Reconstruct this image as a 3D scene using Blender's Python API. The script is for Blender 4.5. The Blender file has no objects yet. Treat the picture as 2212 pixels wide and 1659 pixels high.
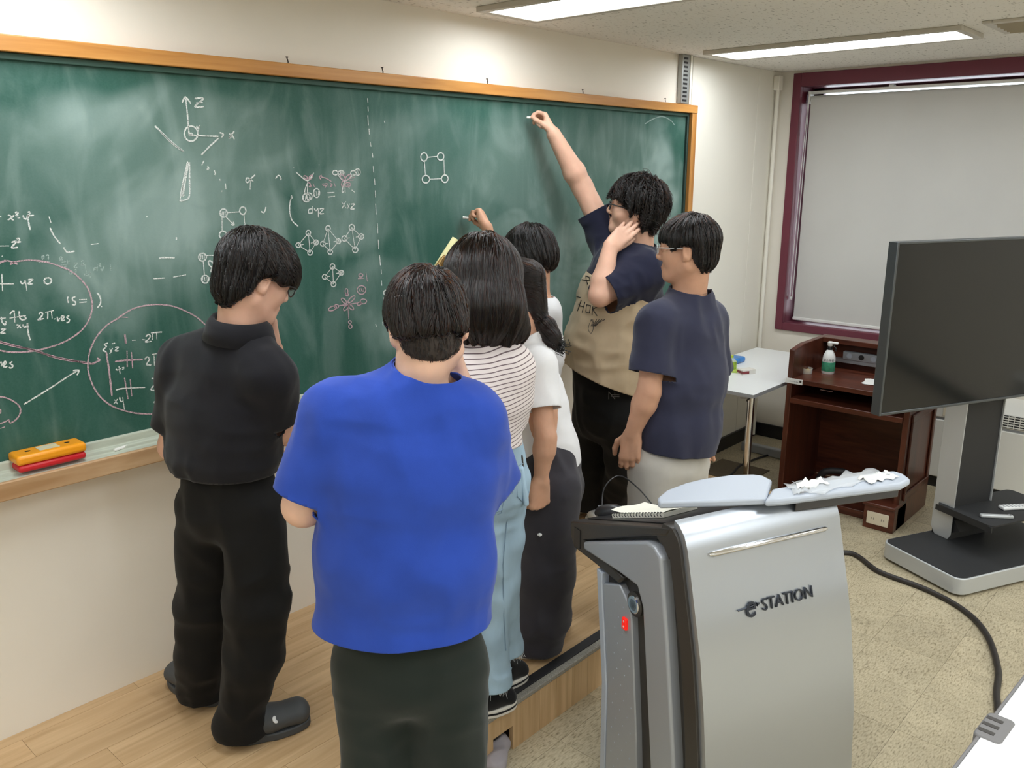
import bpy, bmesh, math, random
import numpy as np
from mathutils import Vector, Matrix
from mathutils.bvhtree import BVHTree

# ------------------------------------------------------------------ camera
scene = bpy.context.scene
COL = scene.collection
FPX = 1845.0                       # focal length in pixels of the 2212 px wide frame
PITCH, YAW = math.radians(14.17), math.radians(47.97)
CAM = np.array([0.0, 0.0, 1.90])
_sy, _cy, _sp, _cp = math.sin(YAW), math.cos(YAW), math.sin(PITCH), math.cos(PITCH)
FW = np.array([_sy * _cp, _cy * _cp, -_sp])
RT = np.array([_cy, -_sy, 0.0])
UP = np.cross(RT, FW)
FH = np.array([_sy, _cy, 0.0])     # horizontal viewing direction
cam_data = bpy.data.cameras.new('camera')
cam_data.sensor_width = 36.0
cam_data.lens = FPX / 2212.0 * 36.0
cam_data.clip_start = 0.05
cam = bpy.data.objects.new('camera', cam_data)
COL.objects.link(cam)
m3 = Matrix((RT.tolist(), UP.tolist(), (-FW).tolist())).transposed()
cam.matrix_world = Matrix.Translation(CAM.tolist()) @ m3.to_4x4()
scene.camera = cam

# ------------------------------------------------------------------ world, exposure
world = bpy.data.worlds.new('world')
scene.world = world
world.use_nodes = True
wn = world.node_tree.nodes['Background']
wn.inputs[0].default_value = (0.86, 0.93, 1.0, 1)
wn.inputs[1].default_value = 3.0
scene.view_settings.view_transform = 'Standard'
scene.view_settings.look = 'None'
scene.view_settings.exposure = 0.85
scene.view_settings.gamma = 1.0
scene.view_settings.use_curve_mapping = False
scene.cycles.use_light_tree = False       # a few equal lamps: plain sampling is quicker
world.cycles.sampling_method = 'NONE'
scene.cycles.max_bounces = 7
scene.cycles.diffuse_bounces = 4
scene.cycles.glossy_bounces = 3
scene.cycles.transmission_bounces = 4
scene.cycles.transparent_max_bounces = 6
scene.cycles.caustics_reflective = False
scene.cycles.caustics_refractive = False
LAMP = 7.5                         # emission of the ceiling lamp diffusers

# ------------------------------------------------------------------ rays through the photograph (design helpers)
def ray(x, y):
    return FW + RT * (x - 1106.0) / FPX + UP * (829.5 - y) / FPX
def on_z(x, y, h):
    d = ray(x, y); return CAM + d * (h - CAM[2]) / d[2]
def on_y(x, y, v):
    d = ray(x, y); return CAM + d * v / d[1]
def on_x(x, y, v):
    d = ray(x, y); return CAM + d * v / d[0]
def at_h(x, y, h):
    d = ray(x, y); return CAM + d * h / (d @ FH)
def V3(*a):
    return np.array(a, float)
def nrm(v):
    v = np.asarray(v, float); return v / max(np.linalg.norm(v), 1e-9)
def yawdir(deg, pitch=0.0):
    a, p = math.radians(deg), math.radians(pitch)
    return V3(math.sin(a) * math.cos(p), math.cos(a) * math.cos(p), math.sin(p))
def srgb(r, g, b):
    f = lambda c: (c / 255 / 12.92) if c / 255 <= 0.04045 else ((c / 255 + 0.055) / 1.055) ** 2.4
    return (f(r), f(g), f(b))

# ------------------------------------------------------------------ materials
def mat(name, col, rough=0.6, metal=0.0, spec=0.5, var=0.0, vscale=8.0, bump=0.0, bscale=60.0, sss=0.0,
        stretch=(1, 1, 1), detail=4.0, coat=0.0, var2=None, sheen=0.0, bdist=0.002):
    m = bpy.data.materials.new(name); m.use_nodes = True
    nt = m.node_tree; b = nt.nodes['Principled BSDF']
    b.inputs['Base Color'].default_value = (*col, 1)
    b.inputs['Roughness'].default_value = rough
    b.inputs['Metallic'].default_value = metal
    b.inputs['Specular IOR Level'].default_value = spec
    b.inputs['Coat Weight'].default_value = coat
    if sheen:
        b.inputs['Sheen Weight'].default_value = sheen
        b.inputs['Sheen Roughness'].default_value = 0.5
    if sss:
        b.inputs['Subsurface Weight'].default_value = sss
        b.inputs['Subsurface Radius'].default_value = (0.012, 0.005, 0.003)
        b.inputs['Subsurface Scale'].default_value = 1.0
    if var or bump:
        tc = nt.nodes.new('ShaderNodeTexCoord'); mp = nt.nodes.new('ShaderNodeMapping')
        mp.inputs['Scale'].default_value = stretch
        nt.links.new(tc.outputs['Object'], mp.inputs['Vector'])
    if var:
        n = nt.nodes.new('ShaderNodeTexNoise'); n.inputs['Scale'].default_value = vscale; n.inputs['Detail'].default_value = detail
        nt.links.new(mp.outputs[0], n.inputs['Vector'])
        r = nt.nodes.new('ShaderNodeValToRGB')
        lo = [max(0, c * (1 - var)) for c in col]
        hi = [min(1, c * (1 + var)) for c in col] if var2 is None else var2
        r.color_ramp.elements[0].position = 0.3; r.color_ramp.elements[1].position = 0.7
        r.color_ramp.elements[0].color = (*lo, 1); r.color_ramp.elements[1].color = (*hi, 1)
        nt.links.new(n.outputs['Fac'], r.inputs[0]); nt.links.new(r.outputs[0], b.inputs['Base Color'])
    if bump:
        n2 = nt.nodes.new('ShaderNodeTexNoise'); n2.inputs['Scale'].default_value = bscale; n2.inputs['Detail'].default_value = 5
        nt.links.new(mp.outputs[0], n2.inputs['Vector'])
        bp = nt.nodes.new('ShaderNodeBump'); bp.inputs['Strength'].default_value = bump; bp.inputs['Distance'].default_value = bdist
        nt.links.new(n2.outputs['Fac'], bp.inputs['Height']); nt.links.new(bp.outputs[0], b.inputs['Normal'])
    return m

def emit(name, col, strength):
    m = bpy.data.materials.new(name); m.use_nodes = True
    b = m.node_tree.nodes['Principled BSDF']
    b.inputs['Base Color'].default_value = (0.9 * col[0], 0.9 * col[1], 0.9 * col[2], 1)
    b.inputs['Emission Color'].default_value = (*col, 1)
    b.inputs['Emission Strength'].default_value = strength
    return m

def wood(name, c1, c2, scale=3.0, axis=0, rough=0.45, fine=60.0, spec=0.4, rnd=0.15):
    """streaky wood grain running along one object axis; every piece takes its own tone"""
    m = bpy.data.materials.new(name); m.use_nodes = True
    nt = m.node_tree; b = nt.nodes['Principled BSDF']
    tc = nt.nodes.new('ShaderNodeTexCoord'); mp = nt.nodes.new('ShaderNodeMapping')
    s = [fine * 0.5] * 3; s[axis] = scale
    mp.inputs['Scale'].default_value = s
    oi = nt.nodes.new('ShaderNodeObjectInfo')
    ad = nt.nodes.new('ShaderNodeVectorMath'); ad.operation = 'ADD'
    cb = nt.nodes.new('ShaderNodeVectorMath'); cb.operation = 'SCALE'; cb.inputs[0].default_value = (7, 3, 5)
    nt.links.new(oi.outputs['Random'], cb.inputs['Scale'])
    nt.links.new(tc.outputs['Object'], ad.inputs[0]); nt.links.new(cb.outputs[0], ad.inputs[1])
    nt.links.new(ad.outputs[0], mp.inputs['Vector'])
    n = nt.nodes.new('ShaderNodeTexNoise'); n.inputs['Scale'].default_value = 1.0; n.inputs['Detail'].default_value = 5; n.inputs['Distortion'].default_value = 0.6
    nt.links.new(mp.outputs[0], n.inputs['Vector'])
    r = nt.nodes.new('ShaderNodeValToRGB')
    r.color_ramp.elements[0].position = 0.32; r.color_ramp.elements[1].position = 0.68
    r.color_ramp.elements[0].color = (*c1, 1); r.color_ramp.elements[1].color = (*c2, 1)
    nt.links.new(n.outputs['Fac'], r.inputs[0])
    hs = nt.nodes.new('ShaderNodeHueSaturation')
    mr = nt.nodes.new('ShaderNodeMapRange'); mr.inputs[3].default_value = 1 - rnd; mr.inputs[4].default_value = 1 + rnd
    nt.links.new(oi.outputs['Random'], mr.inputs[0]); nt.links.new(mr.outputs[0], hs.inputs['Value'])
    nt.links.new(r.outputs[0], hs.inputs['Color']); nt.links.new(hs.outputs[0], b.inputs['Base Color'])
    b.inputs['Roughness'].default_value = rough; b.inputs['Specular IOR Level'].default_value = spec
    bp = nt.nodes.new('ShaderNodeBump'); bp.inputs['Strength'].default_value = 0.15; bp.inputs['Distance'].default_value = 0.001
    nt.links.new(n.outputs['Fac'], bp.inputs['Height']); nt.links.new(bp.outputs[0], b.inputs['Normal'])
    return m

# ------------------------------------------------------------------ mesh helpers
def link(name, me, parent=None, loc=None, mats=(), smooth=False):
    o = bpy.data.objects.new(name, me); COL.objects.link(o)
    for m in mats: me.materials.append(m)
    if parent is not None: o.parent = parent
    if loc is not None: o.location = tuple(float(c) for c in loc)
    if smooth: me.polygons.foreach_set('use_smooth', [True] * len(me.polygons))
    return o
def tag(o, label=None, cat=None, group=None, kind=None):
    if label: o['label'] = label
    if cat: o['category'] = cat
    if group: o['group'] = group
    if kind: o['kind'] = kind
    return o
def empty(name, loc, label=None, cat=None, group=None, kind=None):
    o = bpy.data.objects.new(name, None); COL.objects.link(o)
    o.location = tuple(float(c) for c in loc); o.empty_display_size = 0.1
    return tag(o, label, cat, group, kind)
def fastmesh(name, V, F):
    me = bpy.data.meshes.new(name); V = np.asarray(V, np.float32); F = np.asarray(F, np.int32)
    k = F.shape[1]
    me.vertices.add(len(V)); me.vertices.foreach_set('co', V.ravel())
    me.loops.add(F.size); me.loops.foreach_set('vertex_index', F.ravel())
    me.polygons.add(len(F)); me.polygons.foreach_set('loop_start', np.arange(0, F.size, k, dtype=np.int32))
    me.update(calc_edges=True); me.validate()
    return me

class MB:
    """collects shapes of ONE piece in a bmesh"""
    def __init__(s): s.b = bmesh.new()
    def box(s, lo, hi, M=None):
        lo, hi = Vector([float(c) for c in lo]), Vector([float(c) for c in hi])
        vs = [s.b.verts.new((x, y, z)) for z in (lo.z, hi.z) for y in (lo.y, hi.y) for x in (lo.x, hi.x)]
        for f in ((0, 2, 3, 1), (4, 5, 7, 6), (0, 1, 5, 4), (1, 3, 7, 5), (3, 2, 6, 7), (2, 0, 4, 6)):
            s.b.faces.new([vs[i] for i in f])
        if M is not None: bmesh.ops.transform(s.b, matrix=M, verts=vs)
        return s
    def prism(s, pts, h0, h1, fn):
        """polygon pts (2D) swept from h0 to h1; fn(u, v, h) gives the point"""
        a = [s.b.verts.new(tuple(float(c) for c in fn(p[0], p[1], h0))) for p in pts]
        c = [s.b.verts.new(tuple(float(q) for q in fn(p[0], p[1], h1))) for p in pts]
        n = len(pts)
        s.b.faces.new(a[::-1]); s.b.faces.new(c)
        for i in range(n): s.b.faces.new((a[i], a[(i + 1) % n], c[(i + 1) % n], c[i]))
        return s
    def tube(s, pts, r, n=8, cap=True):
        pts = [np.asarray(p, float) for p in pts]; rings = []
        r = r if hasattr(r, '__len__') else [r] * len(pts)
        ref = None
        for i, p in enumerate(pts):
            t = nrm((pts[min(i + 1, len(pts) - 1)]) - pts[max(i - 1, 0)])
            if ref is None: ref = np.cross(t, V3(0, 0, 1) if abs(t[2]) < 0.9 else V3(1, 0, 0))
            a = nrm(ref - t * (ref @ t)); ref = a; c = np.cross(t, a)
            rings.append([s.b.verts.new(tuple(p + r[i] * (math.cos(q) * a + math.sin(q) * c))) for q in [2 * math.pi * k / n for k in range(n)]])
        for A, B in zip(rings, rings[1:]):
            for k in range(n): s.b.faces.new((A[k], A[(k + 1) % n], B[(k + 1) % n], B[k]))
        if cap:
            s.b.faces.new(rings[0][::-1]); s.b.faces.new(rings[-1])
        return s
    def lathe(s, prof, c=(0, 0, 0), n=24, ax=2):
        rings = []
        for (r, h) in prof:
            ring = []
            for k in range(n):
                q = 2 * math.pi * k / n; v = [r * math.cos(q), r * math.sin(q), h]
                if ax == 0: v = [v[2], v[0], v[1]]
                if ax == 1: v = [v[1], v[2], v[0]]
                ring.append(s.b.verts.new((v[0] + c[0], v[1] + c[1], v[2] + c[2])))
            rings.append(ring)
        for A, B in zip(rings, rings[1:]):
            for k in range(n): s.b.faces.new((A[k], A[(k + 1) % n], B[(k + 1) % n], B[k]))
        s.b.faces.new(rings[0][::-1]); s.b.faces.new(rings[-1])
        return s
    def done(s, name, m, parent=None, base=None, bevel=0.0, seg=2, smooth=False, M=None, loc=None):
        if base is not None: bmesh.ops.translate(s.b, verts=s.b.verts, vec=[-float(c) for c in base])
        if M is not None: bmesh.ops.transform(s.b, matrix=M, verts=s.b.verts)
        bmesh.ops.recalc_face_normals(s.b, faces=s.b.faces)
        me = bpy.data.meshes.new(name); s.b.to_mesh(me); s.b.free()
        o = link(name, me, parent, loc, [m] if not isinstance(m, (list, tuple)) else m)
        if bevel:
            bv = o.modifiers.new('bevel', 'BEVEL'); bv.width = bevel; bv.segments = seg; bv.limit_method = 'ANGLE'; bv.angle_limit = math.radians(40)
            smooth = True
        if smooth:
            me.polygons.foreach_set('use_smooth', [True] * len(me.polygons))
            try: me.set_sharp_from_angle(angle=math.radians(42))
            except Exception: pass
        return o
def spline(pts, n=8):
    """Catmull-Rom through points"""
    P = [np.asarray(p, float) for p in pts]
    if len(P) < 3: return P
    out = []
    for i in range(len(P) - 1):
        p0, p1, p2, p3 = P[max(i - 1, 0)], P[i], P[i + 1], P[min(i + 2, len(P) - 1)]
        for k in range(n):
            t = k / n
            out.append(0.5 * (2 * p1 + (p2 - p0) * t + (2 * p0 - 5 * p1 + 4 * p2 - p3) * t * t + (3 * p1 - p0 - 3 * p2 + p3) * t ** 3))
    out.append(P[-1]); return out
random.seed(7); RNG = np.random.default_rng(7)
# ================================================================== the room
WY, WX, CZ, PZ = 2.715, 5.68, 2.52, 0.18     # board wall, window wall, ceiling, platform top
X0, Y0 = -2.6, -5.2                          # the far walls behind the photographer
PY, PX = 1.665, 4.24                         # front edge and right end of the platform
M_wall = mat('painted_plaster', srgb(240, 234, 222), 0.75, var=0.03, vscale=2.0, bump=0.15, bscale=90, bdist=0.0015)
M_panelwall = mat('painted_board', srgb(236, 232, 220), 0.6, var=0.02, vscale=2.0)
M_black_base = mat('black_vinyl', (0.012, 0.012, 0.013), 0.4)

def ceiling_mat():
    m = mat('mineral_ceiling', srgb(238, 235, 228), 0.9)
    nt = m.node_tree; b = nt.nodes['Principled BSDF']
    tc = nt.nodes.new('ShaderNodeTexCoord'); mp = nt.nodes.new('ShaderNodeMapping'); mp.inputs['Scale'].default_value = (1, 2.4, 1)
    nt.links.new(tc.outputs['Object'], mp.inputs[0])
    n = nt.nodes.new('ShaderNodeTexNoise'); n.inputs['Scale'].default_value = 38; n.inputs['Detail'].default_value = 3
    nt.links.new(mp.outputs[0], n.inputs['Vector'])
    r = nt.nodes.new('ShaderNodeValToRGB'); r.color_ramp.elements[0].position = 0.27; r.color_ramp.elements[1].position = 0.40
    r.color_ramp.elements[0].color = (*srgb(150, 144, 134), 1); r.color_ramp.elements[1].color = (*srgb(238, 235, 228), 1)
    nt.links.new(n.outputs['Fac'], r.inputs[0]); nt.links.new(r.outputs[0], b.inputs['Base Color'])
    bp = nt.nodes.new('ShaderNodeBump'); bp.inputs['Strength'].default_value = 0.35; bp.inputs['Distance'].default_value = 0.004
    nt.links.new(n.outputs['Fac'], bp.inputs['Height']); nt.links.new(bp.outputs[0], b.inputs['Normal'])
    return m

o = MB().box((X0, WY, -0.1), (WX + 0.3, WY + 0.12, CZ + 0.1)).done('wall_front', M_wall); tag(o, 'cream plaster wall behind the green chalkboard', kind='structure')
o = MB().box((X0 - 0.12, Y0, -0.1), (X0, WY + 0.12, CZ + 0.1)).done('wall_left', M_wall); tag(o, 'plain wall at the left end of the classroom', kind='structure')
o = MB().box((X0 - 0.12, Y0 - 0.12, -0.1), (WX + 0.3, Y0, CZ + 0.1)).done('wall_back', M_wall); tag(o, 'plain wall at the back of the classroom', kind='structure')
o = MB().box((X0 - 0.12, Y0 - 0.12, CZ), (WX + 0.3, WY + 0.12, CZ + 0.08)).done('ceiling', ceiling_mat()); tag(o, 'white mineral fibre ceiling with fine pits', kind='structure')
# window wall: one wall around the opening
WZ0, WZ1, WA, WB = 0.80, 2.505, 2.605, -0.9   # the opening: bottom, top, left, right
o = (MB().box((WX, Y0, -0.1), (WX + 0.3, WY, WZ0)).box((WX, Y0, WZ1), (WX + 0.3, WY, CZ + 0.1))
     .box((WX, WA, WZ0), (WX + 0.3, WY, WZ1)).box((WX, Y0, WZ0), (WX + 0.3, WB, WZ1))).done('wall_right', M_wall)
tag(o, 'cream wall around the wide window', kind='structure')
# thin panelling seam and the boxed pipe in the corner of the board wall
o = MB().box((4.55, WY - 0.012, 0), (5.37, WY, CZ)).done('wall_panel', M_panelwall, bevel=0.002); tag(o, 'flat cream wall panel right of the chalkboard', kind='structure')
o = MB().box((5.373, WY - 0.012, 0), (WX, WY, CZ)).done('wall_panel', M_panelwall, bevel=0.002); tag(o, 'narrow cream wall panel in the window corner', kind='structure')
pipe = empty('conduit_pipe', (5.60, WY - 0.035, 0), 'thin cream pipe running up the corner beside the maroon window frame', 'pipe')
MB().tube([(0, 0, 0.02), (0, 0, 2.40)], 0.014, 12).done('pipe', M_panelwall, pipe, smooth=True)
MB().box((-0.03, -0.02, 2.40), (0.03, 0.022, 2.49)).done('junction_box', M_panelwall, pipe, bevel=0.004)
# baseboards
o = MB().box((4.26, WY - 0.03, 0), (WX, WY - 0.012, 0.095)).done('baseboard_front', M_black_base, bevel=0.003); tag(o, 'black vinyl skirting along the board wall', kind='structure')
o = MB().box((WX - 0.018, Y0, 0), (WX, WY - 0.03, 0.095)).done('baseboard_right', M_black_base, bevel=0.003); tag(o, 'black vinyl skirting under the window', kind='structure')

# ------------------------------------------------------------------ floor and its tiles
def tile_mat():
    m = bpy.data.materials.new('marbled_vinyl_tile'); m.use_nodes = True
    nt = m.node_tree; b = nt.nodes['Principled BSDF']
    tc = nt.nodes.new('ShaderNodeTexCoord'); oi = nt.nodes.new('ShaderNodeObjectInfo')
    sc = nt.nodes.new('ShaderNodeVectorMath'); sc.operation = 'SCALE'; sc.inputs[0].default_value = (9, 5, 2)
    ad = nt.nodes.new('ShaderNodeVectorMath'); ad.operation = 'ADD'
    nt.links.new(oi.outputs['Random'], sc.inputs['Scale']); nt.links.new(tc.outputs['Object'], ad.inputs[0]); nt.links.new(sc.outputs[0], ad.inputs[1])
    mp = nt.nodes.new('ShaderNodeMapping'); mp.inputs['Scale'].default_value = (55, 190, 55); mp.inputs['Rotation'].default_value = (0, 0, math.radians(52))
    nt.links.new(ad.outputs[0], mp.inputs[0])
    n = nt.nodes.new('ShaderNodeTexNoise'); n.inputs['Scale'].default_value = 1.0; n.inputs['Detail'].default_value = 3
    nt.links.new(mp.outputs[0], n.inputs['Vector'])
    r = nt.nodes.new('ShaderNodeValToRGB'); e = r.color_ramp.elements
    e[0].position = 0.30; e[0].color = (*srgb(146, 134, 108), 1); e[1].position = 0.62; e[1].color = (*srgb(205, 193, 164), 1)
    k = e.new(0.42); k.color = (*srgb(186, 173, 144), 1)
    nt.links.new(n.outputs['Fac'], r.inputs[0])
    n2 = nt.nodes.new('ShaderNodeTexNoise'); n2.inputs['Scale'].default_value = 7; n2.inputs['Detail'].default_value = 4
    nt.links.new(ad.outputs[0], n2.inputs['Vector'])
    mx = nt.nodes.new('ShaderNodeMix'); mx.data_type = 'RGBA'; mx.blend_type = 'MULTIPLY'; mx.inputs['Factor'].default_value = 0.35
    nt.links.new(r.outputs[0], mx.inputs['A']); nt.links.new(n2.outputs['Fac'], mx.inputs['B'])
    hs = nt.nodes.new('ShaderNodeHueSaturation'); mr = nt.nodes.new('ShaderNodeMapRange'); mr.inputs[3].default_value = 1.06; mr.inputs[4].default_value = 1.2
    nt.links.new(oi.outputs['Random'], mr.inputs[0]); nt.links.new(mr.outputs[0], hs.inputs['Value'])
    nt.links.new(mx.outputs['Result'], hs.inputs['Color']); nt.links.new(hs.outputs[0], b.inputs['Base Color'])
    b.inputs['Roughness'].default_value = 0.38; b.inputs['Specular IOR Level'].default_value = 0.4
    return m
M_tile = tile_mat()
M_grout = mat('tile_joint', srgb(120, 108, 86), 0.8)
floor = MB().box((X0, Y0, -0.12), (WX, WY, -0.003)).done('floor', mat('sub_floor', srgb(206, 196, 172), 0.5, var=0.08, vscale=30)); tag(floor, 'beige marbled vinyl tile floor', kind='structure')
T = 0.278
tb = MB().box((0.0006, 0.0006, -0.003), (T - 0.0006, T - 0.0006, 0)); tile0 = None
for i in range(-3, 14):
    for j in range(-4, 8):
        x, y = 1.995 + i * T, 0.742 + j * T
        if x > WX - 0.02 or (y > PY - 0.05 and x < PX - T): continue
        if y + T > WY: continue
        if tile0 is None:
            tile0 = tb.done('floor_tile', M_tile, floor); q = tile0
        else:
            q = tile0.copy(); COL.objects.link(q)
        q.location = (x, y, 0)
        if x + T > WX: q.scale = ((WX - 0.018 - x) / T, 1, 1)

# ------------------------------------------------------------------ teaching platform
M_plank = wood('oak_laminate', srgb(190, 156, 114), srgb(214, 182, 140), 2.2, 0, 0.38, 70, 0.45, 0.05)
M_riser = wood('oak_laminate_upright', srgb(190, 156, 114), srgb(214, 182, 140), 2.2, 2, 0.4, 70, 0.4, 0.07)
M_nose = mat('speckled_edge_strip', srgb(150, 146, 136), 0.7, var=0.35, vscale=220, bump=0.3, bscale=200)
M_rubber = mat('black_rubber', (0.02, 0.02, 0.022), 0.55)
plat = empty('platform', (1.0, PY, 0), 'low teaching platform of oak laminate in front of the board', kind='structure')
PXL = -1.0
def pl(o):  # keep platform pieces in the platform's own frame
    return o
base = V3(1.0, PY, 0)
MB().box((PXL, PY + 0.02, 0.0), (1.74, WY, PZ - 0.014)).box((1.87, PY + 0.02, 0), (PX - 0.01, WY, PZ - 0.014)).box((1.74, PY + 0.3, 0), (1.87, WY, PZ - 0.014)).box((1.74, PY + 0.02, 0.12), (1.87, PY + 0.3, PZ - 0.014)).done('platform_core', mat('platform_core', srgb(70, 50, 34), 0.9), plat, base)
PW = 0.118; rows = 8; y0 = PY + 0.062
for r_ in range(9):
    ya, yb = y0 + r_ * PW, min(y0 + (r_ + 1) * PW, WY)
    if yb - ya < 0.02: continue
    xs = PXL - 0.9 + (r_ * 0.37) % 0.9
    while xs < PX:
        a, b_ = max(xs, PXL), min(xs + 0.9, PX)
        if b_ - a > 0.03:
            L = (b_ - a) / 2; W_ = (yb - ya) / 2
            MB().box((-L + 0.0005, -W_ + 0.0005, -0.012), (L - 0.0005, W_ - 0.0005, 0)).done('plank', M_plank, plat, loc=((a + b_) / 2 - base[0], (ya + yb) / 2 - base[1], PZ))
        xs += 0.9
MB().box((PXL, PY - 0.005, PZ - 0.016), (PX, PY + 0.022, PZ + 0.001)).done('nosing', M_nose, plat, base, bevel=0.003)
MB().box((PXL, PY + 0.022, PZ - 0.014), (PX, PY + 0.060, PZ + 0.003)).done('rubber_strip', M_rubber, plat, base, bevel=0.001)
RB = 0.0915; xs = 1.807
k0 = int((PXL - xs) / RB)
for k in range(k0, 28):
    a, b_ = xs + k * RB, min(xs + (k + 1) * RB, PX)
    if b_ - a < 0.02: continue
    pts = [(a, 0), (b_, 0), (b_, PZ - 0.016), (a, PZ - 0.016)]
    if k == -1: pts = [(a, 0), (1.755, 0), (1.755, 0.092), (b_, 0.092), (b_, PZ - 0.016), (a, PZ - 0.016)]
    if k == 0: pts = [(1.853, 0), (b_, 0), (b_, PZ - 0.016), (a, PZ - 0.016), (a, 0.092), (1.853, 0.092)]
    c = V3((a + b_) / 2, PY, 0)
    MB().prism([(p[0] - c[0] + (0.0006 if p[0] < c[0] else -0.0006), p[1]) for p in pts], 0.0, 0.018, lambda u, v, h: (u, h, v)).done('riser_board', M_riser, plat, loc=c - base)
MB().prism([(PY, 0), (WY, 0), (WY, PZ), (PY, PZ)], 0, 0.01, lambda u, v, h: (PX - 0.01 + h, u, v)).done('end_board', M_riser, plat, base)

# ------------------------------------------------------------------ ceiling lamps
M_trim = mat('lamp_trim', srgb(196, 190, 178), 0.5, var=0.05)
M_diff = emit('lamp_diffuser', (0.91, 0.96, 1.0), LAMP)
M_bar = mat('lamp_cell_bar', srgb(190, 196, 200), 0.5)
lab = {(2, 0): 'white fluorescent ceiling lamp above the chalkboard, cut off by the top edge', (3, 0): 'long fluorescent ceiling lamp in front of the window, whole in view'}
def lamp(cx, cy, label):
    e = empty('ceiling_lamp', (cx, cy, CZ), label, 'ceiling lamp', 'fluorescent ceiling lamps')
    w, l, t = 0.18, 0.65, 0.035
    b = MB().box((-w, -l, -0.022), (-w + t, l, 0)).box((w - t, -l, -0.022), (w, l, 0)).box((-w + t, -l, -0.022), (w - t, -l + t, 0)).box((-w + t, l - t, -0.022), (w - t, l, 0))
    b.done('frame', M_trim, e, bevel=0.003)
    MB().box((-w + t, -l + t, -0.014), (w - t, l - t, -0.004)).done('diffuser', M_diff, e)
    MB().box((-0.0015, -l + t, -0.0165), (0.0015, l - t, -0.0141)).done('cell_bar', M_bar, e)
    for k in range(1, 6):
        y = -l + t + (2 * l - 2 * t) * k / 6
        MB().box((-w + t, y - 0.0015, -0.0165), (w - t, y + 0.0015, -0.0141)).done('cell_bar', M_bar, e)
for i, cx in enumerate((-0.79, 0.99, 2.785, 4.545)):
    for j, cy in enumerate((1.89, 0.08, -1.72, -3.52)):
        lamp(cx, cy, lab.get((i, j), 'fluorescent ceiling lamp over the classroom seats, behind the photographer'))
# ceiling vent
vent = empty('ceiling_vent', (4.52, 0.98, CZ), 'metal air vent in the ceiling beyond the end of the long lamp', 'vent')
M_vent = mat('vent_metal', srgb(170, 160, 140), 0.5)
MB().box((-0.2, -0.17, -0.012), (0.2, -0.13, 0)).box((-0.2, 0.13, -0.012), (0.2, 0.17, 0)).box((-0.2, -0.13, -0.012), (-0.15, 0.13, 0)).box((0.15, -0.13, -0.012), (0.2, 0.13, 0)).done('frame', M_trim, vent, bevel=0.003)
MB().box((-0.15, -0.13, -0.003), (0.15, 0.13, 0)).done('backing', M_black_base, vent)
for k in range(5):
    R = Matrix.Translation((-0.11 + k * 0.055, 0, -0.008)) @ Matrix.Rotation(math.radians(40), 4, 'Y')
    MB().box((-0.018, -0.13, -0.001), (0.018, 0.13, 0.001), R).done('slat', M_vent, vent)

# ------------------------------------------------------------------ window with maroon frame and roller blind
M_maroon = mat('maroon_paint', srgb(108, 46, 62), 0.42, spec=0.45, var=0.05, vscale=4)
win = empty('window_1', (WX, 1.0, WZ0), 'wide window in a deep maroon frame', kind='structure')
wb = V3(WX, 1.0, WZ0)
fr = 0.055
MB().box((WX - 0.02, WA - fr, WZ0), (WX + 0.02, WA, WZ1)).done('frame_side', M_maroon, win, wb, bevel=0.003)
MB().box((WX - 0.02, WB, WZ1 - 0.085), (WX + 0.02, WA - fr, WZ1)).done('frame_top', M_maroon, win, wb, bevel=0.003)
MB().box((WX - 0.02, WB, WZ0), (WX + 0.02, WA - fr, WZ0 + 0.05)).done('frame_bottom', M_maroon, win, wb, bevel=0.003)
MB().box((WX - 0.02, WB, WZ0 + 0.05), (WX + 0.02, WB + fr, WZ1 - 0.085)).done('frame_side', M_maroon, win, wb, bevel=0.003)
# deep reveal
MB().box((WX + 0.02, WA - fr, WZ0 + 0.05), (WX + 0.2, WA - fr + 0.012, WZ1 - 0.085)).done('reveal', M_maroon, win, wb)
MB().box((WX + 0.02, WB, WZ1 - 0.085), (WX + 0.2, WA - fr, WZ1 - 0.07)).done('reveal', M_maroon, win, wb)
MB().box((WX + 0.02, WB, WZ0 + 0.038), (WX + 0.2, WA - fr, WZ0 + 0.05)).done('sill', M_maroon, win, wb)
MB().box((WX + 0.2, WB, WZ0), (WX + 0.24, WB + 0.06, WZ1)).box((WX + 0.2, WA - 0.12, WZ0), (WX + 0.24, WA, WZ1)).box((WX + 0.2, 0.83, WZ0), (WX + 0.24, 0.89, WZ1)).box((WX + 0.2, WB, WZ0), (WX + 0.24, WA, WZ0 + 0.09)).box((WX + 0.2, WB, WZ1 - 0.1), (WX + 0.24, WA, WZ1)).done('sash', M_maroon, win, wb)
def glass_mat():
    m = bpy.data.materials.new('window_glass'); m.use_nodes = True; nt = m.node_tree
    b = nt.nodes['Principled BSDF']; b.inputs['Base Color'].default_value = (0.95, 0.98, 0.98, 1); b.inputs['Transmission Weight'].default_value = 1.0
    b.inputs['Roughness'].default_value = 0.02; b.inputs['IOR'].default_value = 1.1
    return m
M_glass = glass_mat()
MB().box((WX + 0.217, WB + 0.06, WZ0 + 0.09), (WX + 0.221, 0.83, WZ1 - 0.1)).done('pane', M_glass, win, wb)
MB().box((WX + 0.217, 0.89, WZ0 + 0.09), (WX + 0.221, WA - 0.12, WZ1 - 0.1)).done('pane', M_glass, win, wb)
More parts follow.
